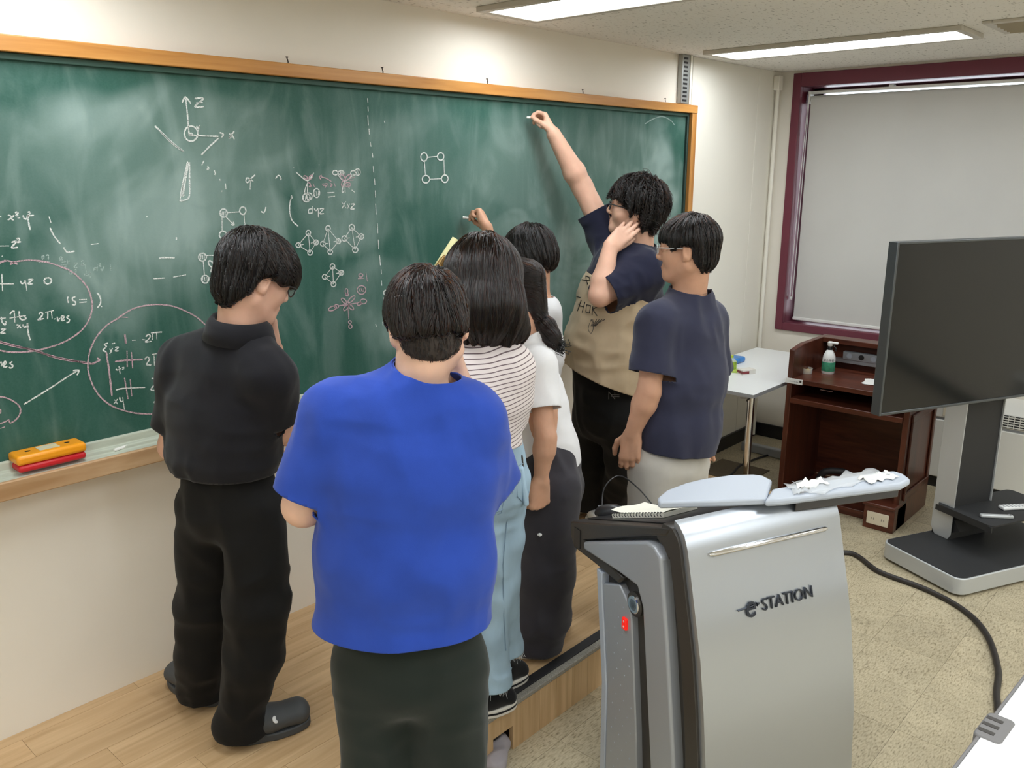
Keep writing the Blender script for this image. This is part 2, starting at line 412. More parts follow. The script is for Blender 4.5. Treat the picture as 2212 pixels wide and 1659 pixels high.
# roller blind
M_blind = mat('blind_fabric', srgb(205, 204, 200), 0.85, var=0.02, vscale=3, bump=0.1, bscale=500)
M_whitep = mat('white_plastic', srgb(235, 235, 232), 0.4)
blx, bly = WX + 0.075, WA - fr - 0.035
bz1, bz0 = 2.345, WZ0 + 0.065
blind = empty('roller_blind', (blx, 1.0, bz0), 'pale grey roller blind drawn down inside the maroon window frame', 'blind')
bb = V3(blx, 1.0, bz0)
MB().box((blx, WB + 0.09, bz0 + 0.02), (blx + 0.0015, bly, bz1)).done('fabric', M_blind, blind, bb)
MB().tube([(blx + 0.02, WB + 0.09, bz1 + 0.002), (blx + 0.02, bly, bz1 + 0.002)], 0.02, 16).done('roller', M_blind, blind, bb, smooth=True)
MB().box((blx - 0.008, WB + 0.08, bz0), (blx + 0.008, bly + 0.005, bz0 + 0.022)).done('bottom_bar', M_whitep, blind, bb, bevel=0.004)
MB().box((blx - 0.012, WB + 0.08, bz1 + 0.032), (blx + 0.05, bly + 0.02, bz1 + 0.05)).done('rail', M_whitep, blind, bb, bevel=0.003)
MB().box((blx - 0.02, bly + 0.002, bz1 - 0.03), (blx + 0.05, bly + 0.012, bz1 + 0.05)).done('bracket', M_whitep, blind, bb, bevel=0.004)
for yy in (2.0, 1.2, 0.4):
    MB().box((blx - 0.014, yy - 0.015, bz1 + 0.046), (blx + 0.03, yy + 0.015, bz1 + 0.062)).done('bracket', M_whitep, blind, bb, bevel=0.002)
ch = [(blx - 0.014, bly + 0.006, bz1 - 0.01), (blx - 0.016, bly + 0.008, bz1 - 0.6), (blx - 0.018, bly + 0.012, 1.07), (blx - 0.02, bly + 0.02, 1.03), (blx - 0.022, bly + 0.028, 1.07), (blx - 0.022, bly + 0.022, bz1 - 0.6), (blx - 0.02, bly + 0.01, bz1 - 0.01)]
MB().tube(spline(ch, 6), 0.0022, 6).done('bead_chain', M_whitep, blind, bb, smooth=True)
# ================================================================== chalkboard
BX0, BX1, BZ0, BZ1 = -0.35, 4.49, 1.04, 2.208
BY = WY - 0.026
M_frame = wood('varnished_pine', srgb(176, 116, 52), srgb(208, 150, 80), 2.0, 0, 0.35, 60, 0.45, 0.04)
M_frame_v = wood('varnished_pine_upright', srgb(176, 116, 52), srgb(208, 150, 80), 2.0, 2, 0.35, 60, 0.45, 0.04)
M_tray = mat('chalk_dusted_ledge', srgb(186, 192, 176), 0.85, var=0.12, vscale=14, stretch=(0.4, 8, 4))
M_lip = wood('worn_pine', srgb(170, 132, 92), srgb(205, 172, 134), 2.0, 0, 0.5, 50, 0.35, 0.02)
def board_mat():
    m = bpy.data.materials.new('green_chalkboard'); m.use_nodes = True
    nt = m.node_tree; b = nt.nodes['Principled BSDF']; L = nt.links.new; N = nt.nodes.new
    tc = N('ShaderNodeTexCoord')
    def noise(scale, detail, dist, st, rot=0):
        mp = N('ShaderNodeMapping'); mp.inputs['Scale'].default_value = st; mp.inputs['Rotation'].default_value = (0, rot, 0)
        L(tc.outputs['Object'], mp.inputs[0]); n = N('ShaderNodeTexNoise'); n.inputs['Scale'].default_value = scale; n.inputs['Detail'].default_value = detail; n.inputs['Distortion'].default_value = dist
        L(mp.outputs[0], n.inputs['Vector']); return n.outputs['Fac']
    def rng(v, a, c, lo=0.0, hi=1.0):
        r = N('ShaderNodeMapRange'); r.interpolation_type = 'SMOOTHSTEP'; r.inputs[1].default_value = a; r.inputs[2].default_value = c; r.inputs[3].default_value = lo; r.inputs[4].default_value = hi
        L(v, r.inputs[0]); return r.outputs[0]
    def op(o, a, c):
        q = N('ShaderNodeMath'); q.operation = o
        for i, v in enumerate((a, c)):
            if isinstance(v, (int, float)): q.inputs[i].default_value = v
            else: L(v, q.inputs[i])
        return q.outputs[0]
    cloud = rng(noise(1.5, 3, 1.6, (1, 1, 1.2)), 0.38, 0.68)
    wipe = rng(noise(2.2, 4, 2.2, (2.2, 1, 0.8), 0.5), 0.42, 0.72)
    streak = rng(noise(6, 3, 0.4, (4.0, 1, 0.25), 0.25), 0.40, 0.8)
    fine = noise(220, 2, 0, (1, 1, 1))
    # wiped patches of chalk dust, each with its own place on the board (object x, z)
    sep = N('ShaderNodeSeparateXYZ'); 
    wob = N('ShaderNodeVectorMath'); wob.operation = 'ADD'
    nz = N('ShaderNodeTexNoise'); nz.inputs['Scale'].default_value = 3.0; L(tc.outputs['Object'], nz.inputs['Vector'])
    s2 = N('ShaderNodeVectorMath'); s2.operation = 'SCALE'; s2.inputs['Scale'].default_value = 0.22; L(nz.outputs['Color'], s2.inputs[0])
    L(tc.outputs['Object'], wob.inputs[0]); L(s2.outputs[0], wob.inputs[1]); L(wob.outputs[0], sep.inputs[0])
    tot = None
    for (cx, cz, rx, rz, w) in SMUDGE:
        dx = op('DIVIDE', op('SUBTRACT', sep.outputs[0], cx + 0.11), rx); dz = op('DIVIDE', op('SUBTRACT', sep.outputs[2], cz + 0.11), rz)
        d = op('ADD', op('MULTIPLY', dx, dx), op('MULTIPLY', dz, dz))
        v = rng(d, 0.35, 1.15, w, 0.0)
        tot = v if tot is None else op('MAXIMUM', tot, v)
    dust = op('MULTIPLY', tot, op('ADD', 0.45, op('MULTIPLY', cloud, 0.75)))
    dust = op('ADD', dust, op('MULTIPLY', wipe, 0.22)); dust = op('ADD', dust, op('MULTIPLY', streak, 0.06)); dust = op('ADD', dust, 0.03)
    dust = op('ADD', dust, op('MULTIPLY', op('SUBTRACT', fine, 0.5), 0.10))
    mx = N('ShaderNodeMix'); mx.data_type = 'RGBA'; mx.clamp_factor = True
    mx.inputs['A'].default_value = (*srgb(38, 86, 74), 1); mx.inputs['B'].default_value = (*srgb(142, 164, 158), 1)
    L(dust, mx.inputs['Factor']); L(mx.outputs['Result'], b.inputs['Base Color'])
    b.inputs['Roughness'].default_value = 0.55; b.inputs['Specular IOR Level'].default_value = 0.35
    return m
# chalk dust patches: centre and half size in metres on the board
SMUDGE = [(1.35, 1.95, 0.55, 0.22, 0.75), (1.25, 1.68, 0.34, 0.26, 0.7), (1.62, 1.72, 0.20, 0.26, 0.6), (2.05, 1.78, 0.25, 0.2, 0.42), (2.55, 1.25, 0.5, 0.16, 0.5), (2.75, 1.75, 0.2, 0.4, 0.5),
          (3.05, 1.9, 0.45, 0.25, 0.8), (3.3, 1.55, 0.5, 0.35, 0.6), (3.85, 1.95, 0.45, 0.22, 0.55), (4.2, 1.75, 0.22, 0.4, 0.85), (0.8, 1.9, 0.3, 0.2, 0.5), (3.5, 1.75, 1.1, 0.42, 0.42), (2.35, 1.95, 0.5, 0.2, 0.28), (3.0, 1.3, 0.6, 0.25, 0.35), (2.2, 1.42, 0.22, 0.18, 0.3)]
cb = empty('chalkboard', (2.0, WY, BZ0), 'long green chalkboard in a varnished pine frame, covered in chalk notes', 'chalkboard')
cbb = V3(2.0, WY, BZ0)
brd = link('board_panel', bpy.data.meshes.new('board_panel'), cb)
bm = bmesh.new(); MBb = MB().box((BX0, BY, BZ0), (BX1, WY, BZ1)); MBb.b.to_mesh(brd.data); brd.data.materials.append(board_mat())
brd.location = tuple(-cbb)
MB().prism([(WY, 2.208), (WY - 0.062, 2.206), (WY - 0.062, 2.25), (WY, 2.253)], BX0 - 0.05, BX1 + 0.052, lambda u, v, h: (h, u, v)).done('frame_top', M_frame, cb, cbb, bevel=0.003)
MB().box((BX1, WY - 0.06, 1.0), (BX1 + 0.05, WY, 2.206)).done('frame_side', M_frame_v, cb, cbb, bevel=0.003)
MB().box((BX0 - 0.05, WY - 0.06, 1.0), (BX0, WY, 2.206)).done('frame_side', M_frame_v, cb, cbb, bevel=0.003)
MB().box((BX1 - 0.018, WY - 0.04, BZ0), (BX1, BY, 2.206)).done('inner_bead', mat('dark_green_bead', srgb(40, 62, 56), 0.5), cb, cbb, bevel=0.002)
MB().box((BX0, WY - 0.04, 2.188), (BX1 - 0.018, BY, 2.206)).done('inner_bead', mat('dusty_green_bead', srgb(52, 84, 74), 0.6), cb, cbb, bevel=0.002)
# ledge in steps, and the wooden lip in front of it
TY = WY - 0.115
MB().prism([(BY, BZ0 + 0.03), (BY - 0.012, BZ0 + 0.028), (BY - 0.014, 1.045), (BY - 0.04, 1.042), (BY - 0.042, 1.034), (TY + 0.012, 1.03), (TY + 0.012, 1.0), (BY, 1.0)], BX0, BX1, lambda u, v, h: (h, u, v)).done('ledge', M_tray, cb, cbb, bevel=0.0015)
MB().box((BX0 - 0.05, TY, 0.978), (BX1 + 0.02, TY + 0.016, 1.034)).done('ledge_lip', M_lip, cb, cbb, bevel=0.004)
MB().box((BX0 - 0.05, TY + 0.016, 0.978), (BX1 + 0.02, WY, 1.0)).done('ledge_base', M_lip, cb, cbb)
M_nail = mat('rusty_nail', (0.03, 0.025, 0.02), 0.5, metal=0.6)
for (px, py) in ((622, 144), (827, 166), (1053, 186), (1259, 205), (1437, 220)):
    p = on_y(px, py, WY - 0.03)
    MB().tube([V3(p[0], p[1], 2.245), V3(p[0] + 0.002, p[1], 2.258), V3(p[0] - 0.002, p[1], 2.272)], 0.0022, 6).tube([V3(p[0] - 0.002, p[1], 2.272), V3(p[0] - 0.002, p[1], 2.275)], 0.005, 8).done('nail', M_nail, cb, cbb)

# ------------------------------------------------------------------ chalk lines
def chalk_mat(name, col):
    m = bpy.data.materials.new(name); m.use_nodes = True; nt = m.node_tree; b = nt.nodes['Principled BSDF']
    b.inputs['Base Color'].default_value = (*col, 1); b.inputs['Roughness'].default_value = 0.95; b.inputs['Specular IOR Level'].default_value = 0.1
    tc = nt.nodes.new('ShaderNodeTexCoord'); n = nt.nodes.new('ShaderNodeTexNoise'); n.inputs['Scale'].default_value = 420; n.inputs['Detail'].default_value = 2
    nt.links.new(tc.outputs['Object'], n.inputs['Vector'])
    r = nt.nodes.new('ShaderNodeMapRange'); r.inputs[1].default_value = 0.30; r.inputs[2].default_value = 0.55; r.inputs[3].default_value = 0.25; r.inputs[4].default_value = 0.95
    nt.links.new(n.outputs['Fac'], r.inputs[0]); nt.links.new(r.outputs[0], b.inputs['Alpha'])
    return m
M_chalk = chalk_mat('white_chalk', srgb(236, 240, 236)); M_pink = chalk_mat('pink_chalk', srgb(206, 176, 184)); M_faint = chalk_mat('faint_chalk', srgb(170, 190, 184))
def c1(p): return (p[0] / 3.319, 150 + p[1] / 3.319)
def c2(p): return (p[0] / 3.6875, 600 + p[1] / 3.6875)
def c3(p): return (300 + p[0] / 2.9625, 180 + p[1] / 2.9625)
def c0(p): return p
def loop(cx, cy, rx, ry, a=0.0, n=14):
    a = math.radians(a)
    return [(cx + rx * math.cos(t) * math.cos(a) - ry * math.sin(t) * math.sin(a), cy + rx * math.cos(t) * math.sin(a) + ry * math.sin(t) * math.cos(a)) for t in [2 * math.pi * k / n + 0.6 for k in range(n + 1)]]
def hatch(cx, cy, r, n=3):
    return [[(cx + (k - (n - 1) / 2) * r * 0.55 + 2, cy - r * 0.7), (cx + (k - (n - 1) / 2) * r * 0.55 - 1, cy + r * 0.7)] for k in range(n)]
_cy_layer = [0]
def strokes(name, conv, lines, m, w=0.0042):
    """chalk lines drawn on the board: flat ribbons lying on the panel"""
    V, F = [], []
    lift = BY - 0.0008 - 0.0001 * _cy_layer[0]; _cy_layer[0] += 1
    for ln in lines:
        P = []
        for p in ln:
            q = on_y(*conv(p), BY); P.append(V3(q[0], q[2]))
        P = spline(P, 5)
        if len(P) < 2: continue
        n0 = len(V)
        for i, p in enumerate(P):
            t = nrm(P[min(i + 1, len(P) - 1)] - P[max(i - 1, 0)]); nn = V3(-t[1], t[0])
            ww = w * 0.5 * (0.8 + 0.4 * random.random()) * (0.65 if i in (0, len(P) - 1) else 1)
            for s in (1, -1):
                q = p + nn * ww * s; V.append((q[0] - cbb[0], lift - cbb[1], q[1] - cbb[2]))
        for i in range(len(P) - 1): F.append((n0 + 2 * i, n0 + 2 * i + 1, n0 + 2 * i + 3, n0 + 2 * i + 2))
    o = link(name, fastmesh(name, V, F), cb, mats=[m]); o['kind'] = 'stuff'
    return o
Z4 = lambda x0, y0, x1, y1: [(x0, y0), (x1, y0 - 2), (x0, y1), (x1 + 2, y1)]
A = [[(55, 1045), (75, 1050), (85, 1075), (100, 1078)], [(100, 1045), (80, 1065), (55, 1080)], [(108, 1030), (118, 1022), (128, 1030), (112, 1048), (132, 1046)], [(125, 1065), (145, 1063)],
     [(165, 1045), (172, 1068), (190, 1070), (198, 1042)], [(198, 1042), (205, 1100), (215, 1150)], [(198, 1025), (210, 1020), (212, 1035), (200, 1048), (243, 1046)], [(-40, 1060), (10, 1056)],
     [(-50, 1266), (65, 1265)], [(80, 1240), (118, 1232), (82, 1278), (128, 1275)], [(118, 1215), (135, 1210), (138, 1225), (120, 1240), (150, 1235)],
     [(350, 1055), (365, 1098)], [(358, 1135), (385, 1190), (432, 1250)], [(455, 1275), (470, 1300), (490, 1310), (535, 1303)], [(650, 1255), (705, 1248)], [(12, 1336), (18, 1340)],
     [(-60, 1538), (100, 1537)], [(12, 1465), (18, 1590)], [(145, 1515), (155, 1535), (175, 1528), (180, 1510)], [(182, 1515), (192, 1585)], Z4(200, 1508, 235, 1536), loop(342, 1515, 26, 22)]
strokes('chalk_orbital_list', c1, A, M_chalk)
A = [[(305, 1330), (300, 1350), (308, 1362), (315, 1345), (308, 1330)], [(330, 1335), (345, 1330), (345, 1365)], [(275, 1385), (360, 1375)], loop(437, 1358, 8, 14), [(440, 1382), (500, 1372)], [(460, 1365), (465, 1390)],
     [(480, 1365), (485, 1390)], [(425, 1405), (500, 1392)], Z4(455, 1410, 478, 1424), Z4(530, 1390, 553, 1419), [(578, 1378), (595, 1370), (600, 1385), (580, 1402), (610, 1398)], [(610, 1400), (620, 1470)],
     [(600, 1480), (610, 1465), (618, 1480), (625, 1472)], [(635, 1450), (645, 1460), (635, 1475), (650, 1490)], [(672, 1445), (675, 1422), (690, 1420), (680, 1435)], [(700, 1400), (695, 1445)], [(708, 1400), (720, 1393), (712, 1412), (726, 1410)],
     [(722, 1425), (730, 1442), (745, 1410)], [(790, 1393), (795, 1443)], loop(505, 1458, 9, 9), [(530, 1440), (545, 1435), (540, 1462)]]
strokes('chalk_fraction_notes', c1, A, M_faint, 0.0034)
A = [[(540, 148), (537, 175), (545, 200)], [(600, 152), (577, 160), (580, 180), (600, 192), (598, 212), (572, 215)], [(630, 175), (690, 172)], [(632, 197), (690, 192)], [(720, 125), (738, 212)], [(770, 118), (795, 150), (800, 200), (775, 238)], [(805, 226), (811, 233)],
     [(0, 325), (45, 320)], [(8, 310), (15, 350), (40, 375), (45, 345)], [(78, 290), (95, 270), (110, 265)], [(75, 322), (205, 300)], [(112, 262), (118, 355)], [(150, 265), (158, 320), (180, 335), (205, 325), (195, 305)],
     [(308, 290), (325, 275), (338, 290), (320, 320), (300, 335), (348, 325)], [(360, 275), (428, 260)], [(380, 275), (378, 330)], [(408, 268), (415, 325)], [(430, 330), (440, 325)], [(455, 310), (460, 345), (475, 320)],
     [(492, 330), (508, 318), (502, 302), (488, 312), (492, 340), (518, 335)], [(550, 300), (532, 315), (552, 335), (542, 355), (528, 355)], Z4(5, 410, 42, 440), [(130, 375), (150, 380), (165, 402)], [(162, 372), (135, 402)],
     [(180, 370), (190, 392), (212, 385), (218, 360)], [(217, 362), (225, 440), (240, 500)], [(0, 680), (8, 672), (14, 690), (10, 705)], [(30, 695), (47, 682), (40, 665), (28, 680), (32, 712), (58, 705)], [(98, 668), (78, 680), (102, 700), (88, 718), (70, 712)]]
strokes('chalk_spin_notes', c2, A, M_chalk)
strokes('chalk_white_arrow', c2, [[(188, 1008), (300, 940), (420, 865), (540, 785), (625, 737)], [(580, 740), (628, 735), (612, 775)]], M_chalk)
strokes('chalk_pink_loop', c2, [[c for c in ((30, -128), (-150, -60), (-270, 90), (-300, 270), (-240, 440), (-120, 540), (0, 578), (90, 592), (200, 590), (350, 565), (500, 515), (610, 450), (680, 380), (720, 300), (733, 220), (720, 140), (690, 70), (630, 0), (560, -55), (480, -90), (370, -125), (245, -140), (130, -130), (78, -105))], [(0, -130), (66, -135), (139, -108)]], M_pink, 0.0045)
strokes('chalk_pink_arrow', c2, [[(-260, 410), (-120, 465), (0, 508), (120, 540), (280, 582), (420, 625), (560, 655), (690, 680), (752, 685)], [(-260, 416), (-120, 471), (0, 514), (120, 546), (280, 577), (420, 630), (560, 660), (690, 675)], [(770, 640), (792, 658), (715, 690)]], M_pink, 0.0052)
strokes('chalk_small_loop', c2, [[(72, 1130), (-20, 1165), (-130, 1140), (-170, 1050), (-110, 965), (0, 947), (70, 965), (130, 1000), (160, 1040), (155, 1090), (120, 1135), (80, 1155), (72, 1130)], [(0, 1200), (38, 1187)], [(0, 1082), (4, 1062), (0, 1045)]], M_pink)
strokes('chalk_pink_circle', c2, [[(1020, 316), (960, 312)], [(935, 325), (960, 305), (1050, 250), (1150, 222), (1260, 212), (1370, 225), (1460, 258), (1560, 310), (1640, 380)], [(940, 322), (860, 370), (790, 440), (740, 520), (710, 600), (698, 690), (710, 780), (745, 870), (800, 950), (880, 1015), (980, 1055), (1100, 1080), (1260, 1085), (1400, 1075)]], M_pink, 0.0045)
strokes('chalk_electron_bars', c2, [[(990, 452), (998, 522)], [(996, 452), (1003, 522)], [(1010, 580), (1012, 710)], [(1045, 592), (1055, 720)], [(990, 797), (1018, 965)], [(1035, 808), (1048, 943)], [(915, 668), (980, 658), (1135, 650)], [(845, 590), (855, 660), (865, 720), (880, 850), (890, 940)]], M_pink, 0.0055)
A = [[(1160, 470), (1180, 450), (1195, 465), (1180, 490), (1155, 512), (1205, 505)], [(1200, 440), (1250, 435), (1290, 432)], [(1215, 445), (1210, 495)], [(1245, 440), (1248, 490)], [(1130, 492), (1155, 495)], [(1050, 498), (1080, 496)], [(858, 520), (830, 530), (845, 548), (820, 575), (845, 590)],
     [(870, 565), (890, 595)], [(895, 560), (872, 605)], Z4(915, 555, 942, 581), [(890, 525), (915, 520)], [(1150, 650), (1172, 630), (1188, 650), (1165, 690), (1205, 695)], [(1210, 610), (1260, 602)], [(1225, 612), (1228, 700)], [(920, 725), (935, 735), (960, 720)], [(945, 705), (955, 765)],
     [(970, 715), (988, 712)], [(970, 728), (988, 725)], [(920, 893), (990, 880), (1155, 873)], [(1205, 800), (1250, 820), (1200, 890), (1260, 895)], [(910, 970), (935, 1005)], [(935, 965), (905, 1005)], [(950, 950), (960, 985), (980, 980)], [(975, 950), (990, 1050)], [(1255, 985), (1225, 990), (1245, 1015), (1238, 1030)], [(1215, 1062), (1270, 1052)]]
strokes('chalk_level_labels', c2, A, M_chalk, 0.0042)
A = [[(320, 335), (310, 210), (298, 90)], [(275, 125), (297, 88), (330, 130)], Z4(355, 98, 412, 150), [(365, 125), (408, 122)], loop(332, 322, 43, 48), loop(332, 325, 6, 5, n=6), [(318, 330), (410, 336), (510, 340)], [(515, 315), (540, 327), (526, 346)], [(575, 322), (595, 335), (610, 358)], [(608, 306), (590, 330), (576, 352), (590, 340)],
     [(368, 272), (376, 288), (388, 268)], [(388, 270), (376, 312)], [(100, 272), (135, 305), (185, 355), (240, 402), (288, 438)], [(135, 310), (185, 360), (240, 407), (286, 438)], [(310, 500), (288, 600), (260, 750)], [(322, 505), (322, 620), (318, 730), (258, 752)], [(316, 505), (300, 600), (280, 720)], [(285, 640), (274, 715), (290, 712)],
     [(415, 495), (400, 525)], [(437, 530), (445, 545), (432, 552)], [(480, 558), (488, 575), (482, 585)], [(515, 612), (520, 625)], [(552, 640), (555, 678)], [(532, 686), (527, 695)]]
strokes('chalk_axes', c3, A, M_chalk, 0.005)
A = [[(742, 585), (715, 610), (695, 635), (683, 625), (690, 605), (710, 613), (730, 628)], [(712, 620), (710, 680)], [(872, 610), (890, 590), (905, 600), (908, 620)], [(510, 350), (455, 400), (398, 458)], [(235, 985), (240, 992), (236, 1002)], [(780, 820), (800, 825), (812, 790)], [(128, 1122), (150, 1115), (228, 1116)], [(90, 1250), (165, 1245)], [(217, 1240), (300, 1225)], [(45, 855), (52, 850)], [(1150, 520), (1153, 523)], [(988, 538), (991, 541)]]
strokes('chalk_dashes', c3, A, M_chalk, 0.0046)
A = [[(1003, 567), (1040, 600), (1080, 622), (1118, 572)], [(1078, 622), (1075, 700)], [(1075, 640), (1058, 695), (1072, 705)], loop(1070, 732, 24, 26), loop(1088, 724, 18, 22), loop(1135, 702, 20, 28), *hatch(1070, 735, 22, 4), *hatch(1135, 704, 20, 3), [(1205, 700), (1250, 697)], [(1208, 728), (1253, 722)],
     loop(1255, 572, 17, 14), loop(1292, 572, 18, 14), *hatch(1295, 572, 14), loop(1370, 574, 17, 15), loop(1398, 568, 17, 20), *hatch(1398, 568, 18, 4), [(1265, 578), (1315, 625), (1375, 580)], [(1315, 625), (1318, 702)], [(1310, 635), (1298, 695), (1312, 690)], [(1336, 662), (1346, 672)], [(1360, 682), (1380, 698)],
     [(975, 720), (963, 780), (965, 830), (980, 880), (1018, 915)], [(970, 740), (975, 720), (980, 738)], [(1103, 803), (1085, 808), (1085, 830), (1107, 828)], [(1108, 786), (1111, 832)], [(1120, 800), (1130, 815), (1145, 800)], [(1146, 800), (1146, 858)], Z4(1155, 804, 1180, 833),
     [(1295, 758), (1325, 800)], [(1322, 755), (1298, 800)], [(1330, 768), (1345, 800)], [(1347, 770), (1333, 802)], Z4(1353, 774, 1378, 803)]
strokes('chalk_d_orbitals', c3, A, M_chalk, 0.0044)
A = [loop(1065, 602, 14, 8, 40), loop(1098, 600, 16, 8, -50), [(1090, 630), (1105, 665)], [(1082, 632), (1100, 655), (1085, 660)], [(1112, 640), (1122, 665)], [(1230, 628), (1200, 610), (1160, 597)], [(1168, 588), (1153, 598), (1163, 616)], [(1170, 645), (1200, 640)], [(1175, 655), (1195, 652), (1190, 668)], [(1205, 640), (1210, 665)], [(1220, 640), (1236, 650), (1222, 662)], [(1245, 635), (1255, 660)],
     loop(1300, 600, 22, 10, 55), loop(1335, 602, 22, 10, -50), loop(1335, 648, 17, 15), [(1318, 570), (1314, 618)], [(1350, 610), (1378, 600)], [(1345, 620), (1372, 618)], loop(1303, 642, 8, 18, 10), *hatch(1338, 650, 12, 2)]
strokes('chalk_pink_orbitals', c3, A, M_pink, 0.004)
A = [loop(540, 830, 23, 26), *hatch(540, 832, 18, 3), loop(663, 815, 20, 24), [(563, 828), (640, 822)], [(530, 855), (530, 950)], [(670, 838), (680, 945)], [(548, 848), (600, 900)], [(588, 902), (606, 906), (602, 885)], loop(536, 970, 23, 24), [(560, 970), (620, 970)],
     loop(405, 1112, 25, 25), *hatch(405, 1112, 20, 3), [(430, 1102), (500, 1100)], [(410, 1137), (417, 1228)], loop(422, 1253, 23, 25), *hatch(422, 1253, 20, 4), [(445, 1243), (510, 1230)], loop(460, 1156, 13, 24, -35), loop(474, 1192, 12, 20, 35)]
strokes('chalk_squares', c3, A, M_chalk, 0.0046)
A = []
for top, lf, rg, bt, r in (((1082, 958), (1018, 1035), (1132, 1018), (1093, 1083), 15), ((1208, 928), (1175, 1027), (1275, 1010), (1222, 1078), 15), ((1360, 922), (1313, 993), (1420, 980), (1382, 1065), 17), ((1237, 1172), (1187, 1238), (1293, 1212), (1243, 1285), 15)):
    A += [loop(*top, r, r + 2), loop(*lf, r, r), loop(*rg, r, r), loop(*bt, r, r + 1), [top, lf], [lf, bt], [bt, rg], [rg, top], [top, bt], [(lf[0] + 18, lf[1] - 2), (lf[0] + 34, lf[1] - 4)], [(rg[0] - 34, rg[1] + 4), (rg[0] - 18, rg[1] + 2)], *hatch(rg[0], rg[1], 12, 3)]
strokes('chalk_tetrahedra', c3, A, M_chalk, 0.0042)
A = [loop(1418, 1228, 13, 11), [(1400, 1250), (1440, 1247)], [(1450, 1208), (1460, 1268)], loop(1422, 1322, 28, 27), [(1406, 1312), (1416, 1332)], [(1416, 1312), (1406, 1332)], [(1422, 1312), (1425, 1328), (1436, 1325), (1436, 1310)], [(1436, 1310), (1436, 1336)],
     loop(1310, 1392, 22, 10, 45), loop(1358, 1382, 30, 11, -45), loop(1322, 1437, 20, 10, -50), loop(1355, 1432, 22, 10, 45), [(1275, 1422), (1335, 1415), (1395, 1405)], loop(1262, 1427, 14, 12), loop(1237, 1440, 27, 13, -22), loop(1408, 1410, 15, 9, -20), loop(1435, 1395, 20, 15), [(1335, 1415), (1340, 1510)], loop(1326, 1330, 9, 16), loop(1330, 1352, 8, 8), loop(1348, 1528, 9, 9), loop(1351, 1556, 11, 12)]
strokes('chalk_pink_flower', c3, A, M_pink, 0.0042)
A = [[(1460, 95), (1463, 125)], [(1463, 150), (1465, 180)], [(1462, 205), (1466, 270)], [(1470, 290), (1472, 330)], [(1478, 375), (1483, 405)], [(1490, 445), (1495, 475)], [(1497, 530), (1500, 570)], [(1505, 610), (1508, 650)], [(1510, 685), (1512, 730)], [(1512, 770), (1516, 840)], [(1523, 895), (1527, 960)], [(1530, 1000), (1532, 1060)], [(1538, 1100), (1543, 1165)], [(1548, 1190), (1550, 1220)], [(1550, 1262), (1552, 1295)],
     [(1568, 240), (1572, 255)], loop(1578, 1392, 16, 18), *hatch(1578, 1394, 12, 2), loop(1578, 1340, 14, 16), [(1562, 1370), (1562, 1430)], [(1512, 1540), (1518, 1558)], [(1558, 1525), (1560, 1550)]]
strokes('chalk_dashed_line', c3, A, M_chalk, 0.0048)
A = [loop(915, 339, 7, 9), loop(951, 338, 7, 8), loop(919, 387, 8, 8), loop(960, 386, 7, 8), [(922, 340), (943, 338)], [(958, 345), (959, 378)], [(916, 348), (918, 379)], [(927, 387), (952, 386)]]
strokes('chalk_square_figure', c0, A, M_chalk, 0.0052)
strokes('chalk_arc', c0, [[(1392, 268), (1410, 257), (1430, 252), (1448, 260), (1456, 270)]], M_faint, 0.005)

# ------------------------------------------------------------------ eraser and chalk on the ledge
M_orange = mat('orange_plastic', srgb(246, 160, 28), 0.35, spec=0.5); M_red = mat('red_plastic', srgb(206, 34, 44), 0.4)
ec = on_z(112, 992, 1.06)
er = empty('chalk_eraser', (ec[0], TY + 0.055, 1.042), 'orange and red chalkboard eraser box lying on the chalk ledge', 'eraser')
MB().box((-0.095, -0.036, 0), (0.095, 0.036, 0.022)).done('felt_base', M_red, er, bevel=0.008)
MB().box((-0.098, -0.039, 0.022), (0.098, 0.039, 0.052)).done('cover', M_orange, er, bevel=0.010, seg=3)
MB().box((-0.028, -0.022, 0.052), (0.028, 0.022, 0.0526)).done('sticker', mat('label_sticker', srgb(214, 222, 218), 0.5, var=0.25, vscale=45, var2=srgb(236, 214, 150)), er)
for sx in (-0.055, 0.055):
    MB().prism([(0.008 * math.cos(t), 0.006 * math.sin(t)) for t in [k * 0.45 for k in range(14)]] , 0.0519, 0.0524, lambda u, v, h: (u, v, h)).done('vent_hole', M_nail, er, loc=(sx, 0, 0))
def chalk_piece(p, d, l, label, group=None, r=0.005):
    d = nrm(d); e = tag(MB().tube([-d * l / 2, -d * (l / 2 - 0.001), d * (l / 2 - 0.002), d * l / 2], [r * 0.8, r, r, r * 0.6], 10).done('chalk', mat('chalk_stick', srgb(238, 238, 232), 0.9), loc=p, smooth=True), label, 'chalk', group)
    return e
cpz = on_z(260, 962, 1.047)
chalk_piece((cpz[0], TY + 0.05, 1.0385), (1, 0.25, 0), 0.05, 'short white chalk stub lying on the ledge right of the eraser')

# ------------------------------------------------------------------ slotted steel channel above the board
M_steel = mat('zinc_channel', srgb(168, 170, 168), 0.4, metal=0.6)
sl = empty('slotted_channel', (4.455, WY, 2.256), 'slotted grey steel channel fixed upright above the right end of the board', 'channel')
MB().box((-0.05, -0.03, 0), (0.05, 0, CZ - 2.256)).done('channel', M_steel, sl, bevel=0.003)
MB().box((0.03, -0.034, 0), (0.05, -0.03, CZ - 2.256)).done('lip', M_panelwall, sl)
for k in range(11):
    z0 = 0.012 + k * 0.0225
    MB().box((-0.036, -0.0315, z0), (0.006, -0.0299, z0 + 0.011)).done('slot', M_black_base, sl)
